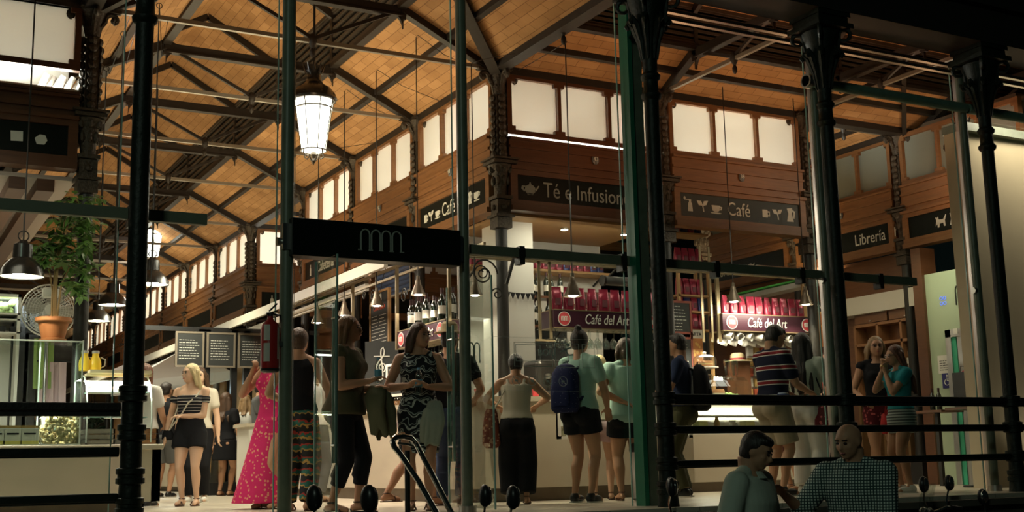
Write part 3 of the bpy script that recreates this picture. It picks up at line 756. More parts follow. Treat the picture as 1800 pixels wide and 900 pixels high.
# glass door leaves with long steel pull handles
def door(x0, x1, label, y, yy=0, hx=None):
    t = thing('glass_door', label, 'door', (x0, y, 0), 'glass leaves of the entrance')
    MB().bar((x0, y, 1.0), (x1, y+yy, 1.0), .01, 1.95).build('leaf_glass', GLASS, t)
    for x, q in ((x0, y), (x1, y+yy)): MB().bb((x-.006, q-.007, .02), (x+.006, q+.007, 1.98)).build('glass_edge', GLASSE, t)
    for s_ in (-.06, .06):
        x = hx if hx else x1-.08; b_ = MB().cyl((x+s_*.2, y+yy*.9+s_, .42), (x+s_*.2, y+yy*.9+s_, 1.62), .013, seg=10)
        b_.build('pull_handle', mat('handle_steel', (.22, .33, .27), .35, .6), t, smooth=True)
    b_ = MB()
    for z in (.55, 1.5): b_.cyl((x, y+yy*.9-.07, z), (x, y+yy*.9+.07, z), .008, seg=8)
    b_.build('handle_bolt', STEEL, t)
door(3.10, 3.13, 'open glass door leaf with pull handles beside the woman in the olive top', YG-.05, -.40, 3.13)
door(4.70, 4.66, 'open glass door leaf with pull handles in front of the coffee counter corner', YG+.05, .8, 4.66)

# the black entrance sign
a = onY(512, 384, YG-.1); c = onY(808, 404, YG-.1); d_ = onY(660, 458, YG-.1)
zt, zb = (a.z+c.z)/2, d_.z
t = thing('entrance_sign', 'long black box sign with grey mm letters above the entrance', 'sign', ((a.x+c.x)/2, YG-.1, zb))
MB().bb((a.x, YG-.12, zb), (c.x, YG+.05, zt)).build('box', SIGNB, t, bevel=.006)
l = MB(); cxm = onY(668, 424, YG-.1)
mmark(l, cxm.x, cxm.z, .36, .165, YG-.125, 4, .007)
for i in range(5):                                    # serifs of the letters
    x = cxm.x-.18+.09*i; l.bb((x-.018, YG-.128, cxm.z-.088), (x+.018, YG-.122, cxm.z-.080))
l.build('lettering', mat('letter_sign', (.36, .38, .33), .6), t)
k = MB().bb((a.x-.05, YG-.06, zb+.05), (a.x, YG+.02, zt-.04)); k.bb((c.x, YG-.06, zb+.05), (c.x+.05, YG+.02, zt-.04)); k.build('end_bracket', STEEL, t)
t = thing('steel_cable', 'thin white cables hanging beside the round entrance post', 'cable', (3.0, YG+.3, 2.3))
b = MB()
for dx in (0, .03, .055): b.tube([(2.98+dx, YG+.3, .0), (3.0+dx*.8, YG+.3, 2.2), (3.0+dx*.5, YG+.3, 4.9)], .003, 5)
b.build('strand', STEEL, t)

# chrome stair handrail in front of the entrance
def handrail(x, label):
    t = thing('stair_handrail', label, 'handrail', (x, 8.2, -1), 'chrome handrails of the entrance steps')
    pts = [(x, 8.35, -.05), (x, 8.3, .58), (x+.0, 8.24, .68), (x, 8.14, .72), (x, 8.02, .68), (x, 7.6, .25), (x, 7.0, -.32)]
    MB().tube(pts, .021, 10).build('rail_tube', CHROME, t, smooth=True)
    MB().tube([(x, 8.3, .5), (x, 8.0, .3), (x, 7.2, -.4)], .012, 8).build('lower_tube', CHROME, t, smooth=True)
    MB().cyl((x, 8.34, -.25), (x, 8.34, .5), .018, seg=10).build('post', STEEL, t, smooth=True)
q = onY(690, 790, 8.3)
t = thing('stair_handrail', 'curved chrome double handrail before the woman in the patterned dress', 'handrail', (3.45, 8.3, -.2))
def hr(p0, pts, name='rail_tube', r=.022): MB().tube(pts, r, 10).build(name, CHROME, t, smooth=True)
y0 = 8.15
P_ = lambda px, py, y: onY(px, py, y)
hr(0, [P_(775, 915, 7.7), P_(735, 845, 7.9), P_(705, 800, 8.05), P_(693, 786, 8.1), P_(690, 776, 8.13), P_(695, 769, 8.15), P_(708, 767, 8.17), P_(722, 770, 8.2), P_(732, 780, 8.2), P_(760, 835, 8.0), P_(800, 915, 7.8)])
hr(0, [P_(700, 779, 8.16), P_(716, 781, 8.18), P_(726, 784, 8.2)], 'cross_tube', .01)
MB().cyl(P_(716, 792, 8.18), P_(716, 792, 8.18)-Vector((0, 0, .55)), .02, seg=10).build('post', IRON, t, smooth=True)

# ---------------------------------------------------------------- lanterns
LANT = emis('lantern_glow', (1, .93, .80), 9)
def lantern(loc, label, rod, s=1.0):
    t = thing('lantern', label, 'lantern', loc, 'street-style lanterns under the vaults')
    g = MB(); g.lathe([(.14, .02), (.205, .50)], seg=8); g.build('glass_body', LANT, t, local=True)
    g = MB(); g.lathe([(.212, .52), (.225, .58)], seg=8, cap=False); g.build('glass_band', LANT, t, local=True)
    f = MB()
    for i in range(8):
        a = i*PI/4; f.cyl((.142*math.cos(a), .142*math.sin(a), .02), (.213*math.cos(a), .213*math.sin(a), .50), .006, seg=5)
        f.cyl((.213*math.cos(a), .213*math.sin(a), .50), (.235*math.cos(a), .235*math.sin(a), .60), .007, seg=5)
    for z, r in ((.02, .145), (.505, .216), (.60, .237)):
        f.tube([(r*math.cos(i*PI/12), r*math.sin(i*PI/12), z) for i in range(25)], .008, 6)
    for i in range(4):
        a = i*PI/2+.4; c_, s_ = math.cos(a), math.sin(a)
        f.tube([(r*c_, r*s_, z) for r, z in ((.14, .02), (.15, -.03), (.10, -.06), (.07, -.03), (.05, -.07), (.02, -.10))], .009, 5)
    f.lathe([(.0, -.15), (.012, -.13), (.03, -.10), (.015, -.07), (.04, -.03), (.03, .0)], seg=8)
    f.build('frame', mat('lantern_iron', (.10, .075, .05), .45, .3), t, local=True)
    c = MB(); c.lathe([(.255, .60), (.265, .62), (.245, .68), (.20, .74), (.12, .79), (.085, .84), (.075, .90), (.10, .95)], seg=16)
    for i in range(10):
        a = i*PI/5; c.cyl((.085*math.cos(a), .085*math.sin(a), .93), (.13*math.cos(a), .13*math.sin(a), 1.03), .022, .004, seg=5)
    for i in range(8):
        a = i*PI/4; c.ball((.24*math.cos(a), .24*math.sin(a), .645), (.02, .02, .035), 6)
    c.build('crown', BLACKM, t, local=True, smooth=True)
    MB().cyl((0, 0, .92), (0, 0, .92+rod), .014, seg=8).build('hanging_rod', IRON, t, local=True)
    t.scale = (s, s, s)
    pl = bpy.data.lights.new('lantern_light', 'SPOT'); pl.energy = 30; pl.color = (1, .9, .72); pl.spot_size = math.radians(150); pl.shadow_soft_size = .05
    lo = bpy.data.objects.new('lantern_light', pl); COL.objects.link(lo); lo.location = Vector(loc)+Vector((0, 0, -.18))
    return t
L1 = onY(551, 268, 12.6)
lantern((L1.x, L1.y, L1.z), 'big glowing white lantern with a crown top hanging beside the green entrance post', 1.2, 1.0)
L2 = onY(1700, 335, 10.3)
lantern((L2.x, L2.y, L2.z), 'smaller glowing lantern half hidden by the post before the lift', (6.15-L2.z)/.92-.92, .92)
L3 = onY(267, 452, 26.0)
lantern((L3.x, L3.y, L3.z), 'far glowing lantern seen just above a hanging black lamp', 1.2, .95)
# ---------------------------------------------------------------- small goods (one of each, then copies)
def M4(loc): return Matrix.Translation(Vector(loc))
FOIL = mat('foil_red', (.42, .03, .07), .28, .25, ns=14, na=.6, bump=.5, spec=.7)
FOILB = mat('foil_blue', (.03, .05, .22), .28, .25, ns=14, na=.6, bump=.5, spec=.7)
LABELM = mat('paper_label', (.62, .58, .50), .7)
BOTG = mat('bottle_glass_dark', (.012, .016, .010), .12, 0, spec=.8)
def bag_proto(m_, nm):
    t = thing('coffee_bag', nm, 'bag', (0, 0, 0), 'coffee bags')
    b = MB(); b.rings([(0, 0, .0, .05, .03), (0, 0, .02, .055, .036), (0, 0, .11, .056, .034), (0, 0, .18, .052, .02), (0, 0, .205, .05, .006), (0, 0, .235, .05, .005)], 14, sq=.6)
    b.build('foil_pouch', m_, t, smooth=True)
    MB().bb((-.028, -.040, .05), (.028, -.034, .12)).build('label', mat('bag_label', (.15, .05, .06), .5), t)
    return t
bagR = bag_proto(FOIL, ''); bagB = bag_proto(FOILB, '')
usedR = [0]; usedB = [0]
def place(proto, used, loc, rz, label, group, scale=None):
    if not used[0]:
        used[0] = 1; kids_ = [(c, kids(c)) for c in kids(proto)]; KIDS[proto.name] = kids_
        proto.location = loc; proto.rotation_euler = (0, 0, rz); proto['label'] = label; proto['group'] = group
        if scale: proto.scale = (scale,)*3
        return proto
    o = dup(proto, loc, rz, label, group, scale)
    if not scale: o.scale = (1, 1, 1)
    return o
def wine_proto():
    t = thing('wine_bottle', '', 'bottle', (0, 0, 0), 'wine bottles')
    MB().lathe([(.0, .0), (.036, .0), (.038, .01), (.038, .19), (.03, .225), (.015, .25), (.014, .30), (.017, .302), (.017, .315), (.0, .316)], seg=14).build('glass_body', BOTG, t, smooth=True)
    MB().lathe([(.0388, .07), (.0388, .15)], seg=14, cap=False).build('label', LABELM, t, smooth=True)
    MB().lathe([(.0165, .262), (.0178, .30), (.0178, .317), (.0, .318)], seg=12).build('capsule', mat('capsule', (.05, .02, .02), .4), t, smooth=True)
    return t
wine = wine_proto(); usedW = [0]
def wglass_proto():
    t = thing('hanging_wine_glass', '', 'glass', (0, 0, 0), 'wine glasses')
    MB().lathe([(.034, 0), (.033, -.004), (.005, -.012), (.0045, -.085), (.02, -.10), (.037, -.13), (.038, -.16), (.031, -.20)], seg=12, cap=False).build('glass_body', CLEAR, t, smooth=True)
    return t
wg = wglass_proto(); usedG = [0]
def mug_proto():
    t = thing('hanging_mug', '', 'mug', (0, 0, 0), 'cups hanging under the far sign')
    MB().lathe([(.032, -.05), (.042, 0), (.044, .05), (.040, .05), (.038, .0), (.0, -.04)], seg=14).build('bowl', WHITE, t, smooth=True)
    MB().tube([(.042, 0, .03), (.07, 0, .025), (.075, 0, -.01), (.04, 0, -.03)], .006, 6).build('handle', WHITE, t, smooth=True)
    return t
mug = mug_proto(); usedM = [0]

# small cone pendants
BULB = emis('bulb_glow', (1, .90, .72), 34)
LAMPB = mat('lamp_bronze', (.13, .10, .07), .35, .5)
def small_pendant(loc, label, power=9, rod=1.5, s=1.0, lean=(0, 0), hook=4.9, to=(.9, 0)):
    rod = (hook-loc[2])/s-.21
    t = thing('cone_pendant_lamp', label, 'lamp', loc, 'small cone lamps over the coffee stand')
    h = MB().lathe([(.085, 0), (.08, .02), (.05, .09), (.035, .13), (.03, .17), (.02, .18), (.018, .22), (.0, .225)], seg=16, cap=False); h.build('shade', LAMPB, t, smooth=True, local=True)
    MB().ball((0, 0, .012), (.05, .05, .02), 10).build('bulb', BULB, t, local=True, smooth=True)
    MB().cyl((0, 0, .21), (lean[0], lean[1], .21+rod), .006, seg=6).build('rod', IRON, t, local=True)
    zt_ = (hook-loc[2])/s; ze = (4.975-loc[2])/s
    c = MB().tube([(0, 0, zt_), (.02, 0, zt_+.03), (to[0]*.4/s, to[1]*.4/s, zt_*.5+ze*.5-.16*0), (to[0]/s, to[1]/s, ze)], .004, 5); c.build('cable', IRON, t, local=True)
    t.scale = (s, s, s)
    spot(Vector(loc)+Vector((0, 0, -.02)), Vector(loc)+Vector((0, 0, -2)), power, 125, (1, .85, .62), .03, name='pendant_light')
    return t
q = onX(735, 519, 5.45); small_pendant(q, 'small cone lamp over the counter above the patterned dress woman', 48, hook=onX(731, 66, 5.45).z)
q = onX(662, 538, 5.45); small_pendant(q, 'small cone lamp in front of the cafeteria chalkboard', 48, hook=onX(676, 115, 5.45).z)
q = onX(605, 555, 5.45); small_pendant(q, 'small cone lamp beside the head of the woman in the olive top', 48, hook=onX(606, 160, 5.45).z)
q = onX(835, 520, 5.75); small_pendant(q, 'small cone lamp just beyond the round entrance post over the mm letters', 60, hook=4.75, to=(.6, 0))
q = onX(558, 568, 5.45); small_pendant(q, 'small cone lamp low behind the glass door handles', 34, hook=4.7)
q = onY(1007, 521, 10.85); small_pendant(q, 'small cone lamp lighting the mm circle of the near coffee sign', 60, s=1.15, hook=onY(978, 75, 10.85).z, to=(0, 1.12))
q = onY(1290, 531, 11.75); small_pendant(q, 'small cone lamp over the first mm circle of the far coffee sign', 60, s=1.1, hook=onY(1250, 125, 11.75).z, to=(0, .24))
q = onY(1417, 536, 11.75); small_pendant(q, 'small cone lamp over the second mm circle of the far coffee sign', 60, s=1.1, hook=onY(1372, 145, 11.75).z, to=(0, .24))

# big black dome lamps
def dome(loc, label, rod, s=1.0, power=25):
    t = thing('dome_pendant_lamp', label, 'lamp', loc, 'black dome lamps over the snack counter')
    MB().lathe([(.195, 0), (.19, .01), (.18, .06), (.15, .11), (.11, .15), (.085, .17), (.08, .29), (.05, .31), (.03, .33), (.0, .335)], seg=24, cap=False).build('dome_shade', BLACKM, t, smooth=True, local=True)
    MB().lathe([(.186, .008), (.172, .06), (.14, .105), (.0, .13)], seg=20, cap=False).build('reflector', WHITE, t, smooth=True, local=True)
    MB().ball((0, 0, .03), (.075, .075, .035), 12).build('bulb', BULB, t, local=True, smooth=True)
    h = MB().tube([(.045*math.cos(a*PI/8), 0, .37+.045*math.sin(a*PI/8)) for a in range(17)], .006, 5); h.cyl((0, 0, .33), (0, 0, .33+rod), .008, seg=6); h.build('hook_and_cord', IRON, t, local=True)
    t.scale = (s, s, s)
    spot(Vector(loc)+Vector((0, 0, -.03)), Vector(loc)+Vector((0, 0, -2)), power, 135, (1, .87, .66), .05, name='dome_light')
    return t
for (px, py, Y, lab) in ((38, 487, 11.3, 'black dome lamp hanging nearest the potted plant and the fan'), (267, 501, 14.3, 'black dome lamp right behind the dark iron column'),
                         (198, 537, 16.6, 'black dome lamp hanging between the plant and the column, higher of two'), (172, 565, 18.9, 'black dome lamp lowest of the row near the far lit panels')):
    p = onY(px, py, Y); dome(p, lab, (4.97-p.z-.33) if Y > 12.5 else 5.30-p.z-.33, 1.0, 40)

# ---------------------------------------------------------------- marble counter and signs of the coffee stand
CX, CY = 5.55, 11.2
t = thing('coffee_counter', 'pale marble corner counter of the coffee stand behind the group of women', 'counter', (6.5, 11.6, 0))
def cpath(off, Y1=15.2, X1=8.40, r=.5):
    pts = [(CX+off, Y1)]; cx, cy = CX+off+r, CY+off+r
    for k in range(9):
        a = PI+k/8*PI/2; pts.append((cx+r*math.cos(a), cy+r*math.sin(a)))
    pts.append((X1, CY+off)); return pts
def wallstrip(b, pts, th, z0, z1):
    for i in range(len(pts)-1):
        (xa, ya), (xb, yb) = pts[i], pts[i+1]
        d = Vector((xb-xa, yb-ya, 0)).normalized(); n = Vector((-d.y, d.x, 0))*th     # inward
        q = [Vector((xa, ya, 0)), Vector((xb, yb, 0)), Vector((xb, yb, 0))+n, Vector((xa, ya, 0))+n]
        lo = [s_ + Vector((0, 0, z0)) for s_ in q]; hi = [s_ + Vector((0, 0, z1)) for s_ in q]
        vl = [b.bm.verts.new(v) for v in lo]; vh = [b.bm.verts.new(v) for v in hi]
        b.bm.faces.new(vl); b.bm.faces.new(vh[::-1])
        for k in range(4): b.bm.faces.new((vl[k], vh[k], vh[(k+1) % 4], vl[(k+1) % 4]))
b = MB(); P0 = cpath(0); wallstrip(b, P0[:-1]+[(6.62, CY)], .06, .14, 1.04); wallstrip(b, [(6.62, CY), (8.40, CY)], .06, .14, .64); b.build('marble_front', MARBLE, t)
b = MB(); wallstrip(b, cpath(.06, X1=8.36), .08, 0, .14); b.build('plinth', PLINTH, t)
b = MB(); wallstrip(b, cpath(-.04)[:-1]+[(6.62, CY-.04)], .62, 1.04, 1.09); b.build('worktop', MARBLE, t)
b = MB(); b.bb((6.62, CY, .64), (8.40, CY+.6, .67)); b.bb((6.62, CY, 1.04), (8.40, CY+.6, 1.08)); b.bb((6.60, CY, .64), (6.66, CY+.6, 1.06)); b.bb((8.35, CY, .64), (8.40, CY+.6, 1.06)); b.bb((6.62, CY+.56, .64), (8.40, CY+.6, 1.06)); b.build('display_frame', WHITE, t)
MB().bb((6.66, CY+.01, .67), (8.36, CY+.016, 1.04)).build('display_glass', GLASSC, t)
area((7.7, CY+.3, 1.02), (7.7, CY+.3, .6), 1.4, 4, NEUT, .2, name='display_lamp')
area((CX+.35, 12.9, 2.15), (CX+.3, 12.9, 1.0), .3, 14, NEUT, 2.6, name='bar_lamp')
FOODS = [mat('food_%d' % i, c, .6, 0, ns=30, na=.4, bump=.3) for i, c in enumerate(((.60, .40, .14), (.45, .20, .08), (.65, .55, .25), (.30, .42, .12), (.55, .12, .06), (.75, .66, .45)))]
rnd = random.Random(11)
for i in range(6):
    x = 6.78+i*.22; o = MB(); s_ = rnd.uniform(.85, 1.1)
    o.lathe([(.0, 0), (.04*s_, 0), (.05*s_, .045), (.062*s_, .06), (.055*s_, .09), (.03*s_, .11), (.0, .115)], (x, CY+.18, .67), 14)
    tag(o.build('muffin', FOODS[[5, 1, 0, 2, 1, 0][i]], None, smooth=True), 'small muffin in the lit counter window behind the backpack woman', 'muffin', 'muffins in the counter window')
for i in range(9):
    y = 11.9+i*.33; o = thing('serving_jar', 'small jar of garnish on the counter behind the treble clef board', 'jar', (CX+.22, y, 1.09), 'jars along the coffee counter')
    MB().lathe([(.0, 0), (.05, 0), (.052, .10), (.04, .12), (.04, .13)], seg=12, cap=False).build('glass', CLEAR, o, local=True, smooth=True)
    MB().lathe([(.0, .005), (.045, .005), (.046, .08), (.0, .085)], seg=12).build('filling', FOODS[(i*5) % 6], o, local=True, smooth=True)
for i, (y, x) in enumerate(((11.75, 5.95), (11.5, 6.2), (11.45, 6.5))):
    o = thing('paper_cup', 'stack of red and white paper cups on the counter by the tank top woman', 'cup', (x, y, 1.09), 'paper cups on the counter')
    MB().lathe([(.0, 0), (.03, 0), (.042, .11), (.044, .11), (.044, .115)], seg=14).build('cup_body', mat('paper_red', (.6, .06, .07), .6), o, local=True, smooth=True)
    MB().lathe([(.046, .113), (.046, .125), (.0, .128)], seg=14).build('lid', WHITE, o, local=True, smooth=True)

# hanging rack with sign box, bottles, bags and glasses
SIGNP = mat('sign_plum', (.045, .012, .022), .35, 0)
RED = mat('logo_red', (.62, .07, .08), .5)
BRASS = mat('rack_brass', (.30, .23, .13), .4, .5, ns=10, na=.3)
def logo(parent, x, z, r, y=-.004, rz=0):
    L = Matrix.Identity(4) if rz == 0 else Matrix.Rotation(rz, 4, 'Z')
    d = MB(); d.cyl((x, y, z), (x, y-.004, z), r, seg=24); o = d.build('logo_ring', LETTER, parent, local=True)
    d = MB(); d.cyl((x, y-.003, z), (x, y-.006, z), r*.88, seg=24); o = d.build('logo_disc', RED, parent, local=True)
    d = MB(); mmark(d, x, z, r*1.05, r*.62, y-.008, 4, r*.055); d.build('logo_letters', LETTER, parent, local=True)
def sign_box(loc, rz, w, h, dep, label, txt=True, txt_x=0, logos=(-1, 1)):
    t = thing('coffee_sign', label, 'sign', loc, 'plum coffee signs', rz)
    MB().bb((-w/2, 0, -h/2), (w/2, dep, h/2)).build('box', SIGNP, t, local=True)
    e = MB().bb((-w/2, -.004, h/2), (w/2, dep, h/2+.012)); e.bb((-w/2, -.004, -h/2-.012), (w/2, dep, -h/2)); e.build('shelf_edge', BRASS, t, local=True)
    if txt: text('lettering', 'Café del Art', h*.86, TM(txt_x, -.004, 0), LETTER, t, shear=.22, squeeze=.72)
    for k in logos: logo(t, k*(w/2-h*.68), 0, h*.43)
    return t
zs = onY(1060, 563, CY+.05).z; xa, xb = onY(975, 563, CY+.05).x, onY(1158, 563, CY+.05).x
sign_box(((xa+xb)/2, CY+.05, zs), math.radians(-1), xb-xa, .185, .30, 'plum sign box reading Café del Art above the bun-haired woman', txt_x=-.02)
for i in range(9):
    x = xa+.10+i*(xb-xa-.15)/8
    place(bagR, usedR, (x, CY+.17, zs+.105), rnd.uniform(-.2, .2), 'shiny red coffee bag standing on the near coffee sign box', 'red bags on the near coffee sign', 1.12)
for r_ in range(2):
    for i in range(13):
        x = xa+.05+i*(xb-xa-.1)/12
        place(wg, usedG, (x, CY+.12+r_*.14, zs-.105), 0, 'clear wine glass hanging upside down under the near coffee sign', 'wine glasses under the near coffee sign')
t = thing('hanging_rack', 'dark strap rack with rails hanging over the front of the coffee stand', 'rack', ((xa+xb)/2, CY+.1, 2.6))
r0 = onY(862, 452, CY+.1); r1 = onY(1150, 470, CY+.1)
b = MB(); zr = (r0.z+r1.z)/2
for dy in (0, .12): b.bar((CX, CY+.1+dy, zr), (8.7, CY+.1+dy, zr), .03, .022)
b.build('rail', BRASS, t)
for (px, pt, pb_) in ((950, 440, 598), (969, 462, 596)):
    a = onY(px, pb_, CY+.12); MB().bar((a.x, CY+.12, a.z), (a.x, CY+.12, zr+.12), .035, .008).build('strap', BRASS, t)
a = onY(946, 598, CY+.12); c = onY(972, 596, CY+.12); MB().bar((a.x-.03, CY+.12, a.z), (c.x+.03, CY+.12, a.z), .035, .02).build('strap_foot', BRASS, t)
b = MB()                                              # scroll ornaments
def scroll(b, o, ux, s, flip=1, r=.01):
    pts = []
    for k in range(22):
        a = k*.42; rr = s*(1-k/26)
        pts.append(Vector(o)+Vector(ux)*(rr*math.cos(a)*flip)+Vector((0, 0, rr*math.sin(a))))
    b.tube(pts, r, 5)
a = onY(850, 480, CY+.1); scroll(b, a, (1, 0, 0), .17); scroll(b, a+Vector((.16, 0, -.22)), (1, 0, 0), .07, -1, .008); scroll(b, a+Vector((-.02, 0, .0)), (1, 0, 0), .09, -1, .008)
b.bar(onY(905, 448, CY), onY(890, 500, CY), .03, .03); b.build('scrollwork', IRON, t)
for (px0, px1, py, lab, m_) in ((1045, 1130, 462, 'tube heater in polished metal above the red bags', STEEL), (1058, 1135, 493, 'grey tube heater hanging lower beside the green post', mat('heater_grey', (.12, .12, .11), .5))):
    a = onY(px0, py, 11.6); c = onY(px1+12, py+6, 11.6)
    h = thing('tube_heater', lab, 'heater', a, 'tube heaters'); MB().cyl(a, (c.x, a.y, a.z), .055, seg=16).build('tube', m_, h, smooth=True)
    k = MB()
    k.cyl(a, a+Vector((.03, 0, 0)), .065, seg=14); k.bar(a+Vector((.1, 0, .05)), (a.x+.1, CY+.22, zr), .02, .02); k.bar(Vector((c.x-.1, a.y, a.z+.05)), Vector((c.x-.1, a.y, a.z+.35)), .02, .02); k.build('bracket', IRON, h)

# rack above the aisle side of the counter
t = thing('hanging_rack', 'brass framed hanging rack over the aisle side of the coffee counter', 'rack', (CX, 12.6, 2.6))
za = onX(740, 452, CX).z; 
b = MB(); b.bar((CX, 11.3, za), (CX, 18, za), .03, .03); b.bar((CX+.28, 11.3, za), (CX+.28, 18, za), .03, .03); b.build('rail', BRASS, t)
for px in (698, 790, 620):
    yy = onX(px, 560, CX).y; zb_ = onX(px, 615 if px < 750 else 600, CX).z
    MB().bar((CX, yy, zb_), (CX, yy, za), .035, .035).build('upright', BRASS, t)
b = MB()
for px, s_ in ((710, .10), (655, .08), (640, .06)): scroll(b, onX(px, 520, CX), (0, -1, 0), s_, 1, .008)
b.build('scrollwork', IRON, t)
ya, yb = onX(783, 575, CX).y, onX(698, 600, CX).y; zs2 = (onX(740, 588, CX).z)
sign_box((CX, (ya+yb)/2, zs2), -PI/2, abs(yb-ya), .19, .26, 'plum sign box with two mm circles behind the patterned dress woman', txt_x=.05)
n = 12
for i in range(n):
    y = ya+.08+i*(yb-ya-.16)/(n-1)
    place(wine, usedW, (CX+.1+(i % 2)*.08, y, zs2+.11), rnd.uniform(0, 6), 'dark wine bottle standing on the sign box over the aisle side counter', 'wine bottles on the aisle sign box', rnd.choice((1.0, 1.1, 1.18)))
for i in range(14):
    y = ya-.02+i*(yb-ya)/14
    place(wg, usedG, (CX+.12+(i % 2)*.1, y, zs2-.11), 0, 'clear wine glass hanging under the sign behind the patterned dress woman', 'wine glasses under the aisle sign')

# boards on the aisle side
def board(loc, rz, w, h, label, m_=BLACK, frame=None, cat='board', name='chalkboard', group=None):
    t = thing(name, label, cat, loc, group, rz)
    MB().bb((-w/2, 0, -h/2), (w/2, .02, h/2)).build('panel', m_, t, local=True)
    if frame:
        f = MB(); k = .03
        f.bb((-w/2-k, -.01, h/2), (w/2+k, .03, h/2+k)); f.bb((-w/2-k, -.01, -h/2-k), (w/2+k, .03, -h/2)); f.bb((-w/2-k, -.01, -h/2), (-w/2, .03, h/2)); f.bb((w/2, -.01, -h/2), (w/2+k, .03, h/2)); f.build('frame', frame, t, local=True)
    return t
def chalk(t, x0, x1, z0, z1, n, m_=None, cols=1, seed=1):
    r = random.Random(seed); b = MB()
    for i in range(n):
        z = z1-(z1-z0)*(i+.5)/n
        for c in range(cols):
            a = x0+(x1-x0)*c/cols; e = x0+(x1-x0)*(c+1)/cols-.02; x = a
            while x < a+(e-a)*r.uniform(.6, 1):
                l = r.uniform(.015, .05); b.bb((x, -.003, z-.004), (min(x+l, e), -.001, z+.004)); x += l+.012
    b.build('chalk_lines', m_ or LETTER, t, local=True)
BCH = mat('chalkboard', (.03, .032, .03), .7, 0, ns=5, na=.3)
p = onX(667, 567, 6.2); t = board(p, -PI/2, .62, .82, 'wood framed menu board headed in red above the treble clef board', BCH, WOODL); MB().tube([(0, .01, .42), (.0, .14, 3.29-p.z)], .006, 5).build('hanging_wire', IRON, t, local=True)
text('lettering', 'CAFETERÍA', .085, TM(0, -.003, .20), mat('chalk_red', (.5, .08, .04), .7), t); mk = MB(); mmark(mk, 0, .33, .17, .11, -.006, 4, .006); mk.build('mark', LETTER, t, local=True)
chalk(t, -.28, .28, -.38, .12, 11, cols=2)
p = onY(671, 643, 14.2)
t = board(p, math.radians(-25), .42, .62, 'black board with a white treble clef between the two women', BCH, None); MB().bb((-.02, .02, -p.z+1.05), (.02, .04, 0)).build('upright', IRON, t, local=True)
b = MB()                                              # the clef
pts = [(.02, -.03), (-.02, -.01), (-.035, -.05), (.0, -.085), (.045, -.06), (.045, .0), (.0, .04), (-.05, -.0), (-.055, -.06), (-.01, -.125), (.05, -.11), (.085, -.05), (.06, .02), (-.0, .10), (-.02, .17), (.01, .235), (.035, .20), (.025, .13), (.0, -.02), (-.0, -.17), (-.02, -.225), (-.05, -.215), (-.045, -.18)]
pts = [(.0,-.02),(.02,-.03),(.02,-.055),(-.0,-.07),(-.028,-.055),(-.03,-.02),(-.0,.012),(.035,.0),(.05,-.04),(.035,-.09),(-.01,-.105),(-.055,-.08),(-.065,-.03),(-.04,.03),(.0,.075),(.03,.12),(.035,.17),(.018,.215),(-.005,.19),(-.012,.14),(-.002,.05),(.008,-.05),(.016,-.14),(.008,-.19),(-.025,-.205),(-.048,-.18)]
b.tube([(x, -.004, z+.02) for x, z in pts], [.009]*len(pts), 6); b.bar((-.10, -.004, .12), (.10, -.004, .12), .008, .012); b.ball((-.045, -.004, -.17), .02, 8)
b.build('treble_clef', LETTER, t, local=True)
p = onX(694, 668, 5.75); t = board(p, -PI/2+.3, .26, .34, 'small tilted chalk sign leaning on the counter by the treble clef', BCH, WHITE); chalk(t, -.11, .11, -.15, .15, 7)
# blue shutter panes at the back
p = onX(690, 495, 8.6); t = board((p.x, p.y, p.z), -PI/2, 1.6, .5, 'blue lit louvred shutter behind the bottles at the back', mat('shutter_blue', (.12, .20, .42), .5), WHITE, 'shutter', 'shutter')
b = MB()
for i in range(6): b.bb((-.8, -.02, -.22+i*.085), (.8, 0, -.19+i*.085))
b.build('slat', mat('shutter_slat', (.07, .11, .22), .5), t, local=True)
for sx in (-.8, .8): MB().bb((sx-.03, .0, -p.z), (sx+.03, .03, .25)).build('upright', IRON, t, local=True)

# inside the corner stand
struct(MB().bb((6.5, 12.05, 3.24), (8.65, 13.4, 3.28)).build('ceiling_soffit', WOODL))
b = MB().bb((6.55, 13.4, 0), (8.65, 13.46, 3.6)); b.bb((6.62, 12.35, 0), (7.02, 12.9, 3.24)); struct(b.build('wall_stand_interior', WHITE))
for i, (px, py) in enumerate(((992, 397), (1097, 407))):
    p = onY(px, py, 12.5); p.z = 3.235
    t = thing('ceiling_spotlight', 'small recessed ceiling light under the tea sign', 'light', p, 'recessed lights under the tea sign')
    MB().cyl((p.x, p.y, 3.225), (p.x, p.y, 3.24), .055, seg=16).build('rim', STEEL, t); MB().cyl((p.x, p.y, 3.222), (p.x, p.y, 3.226), .042, seg=16).build('bulb', BULB, t)
    spot((p.x, p.y, 3.2), (p.x, p.y-.1, 0), 30, 110, (1, .84, .62), .03, name='recess_light')
area((7.6, 12.0, 3.1), (7.5, 13.2, 1.6), 1.6, 8, NEUT, .2, name='stand_lamp')
def shelf(x0, x1, y0, y1, z, label, m_=WOODL, br=True):
    t = thing('wall_shelf', label, 'shelf', ((x0+x1)/2, y1, z), 'wall shelves')
    MB().bb((x0, y0, z-.03), (x1, y1, z)).build('board', m_, t)
    b = MB(); n = max(2, int((x1-x0)/.7))
    for i in range(n): x = x0+.1+(x1-x0-.2)*i/(n-1); b.bar((x, y1-.01, z-.14), (x, y0+.05, z-.03), .02, .02)
    b.build('bracket', IRON, t)
SZ = onY(1000, 478, 13.2).z
shelf(6.56, 8.62, 13.1, 13.4, SZ, 'long high wooden shelf of red coffee bags under the tea sign')
for i in range(19):
    x = 6.66+i*.104; blue = i in (13, 17, 18)
    place(bagB if blue else bagR, usedB if blue else usedR, (x, 13.24, SZ), rnd.uniform(-.15, .15), ('blue' if blue else 'red')+' coffee bag on the high shelf under the tea sign', ('blue' if blue else 'red')+' bags on the high shelf', 1.0)
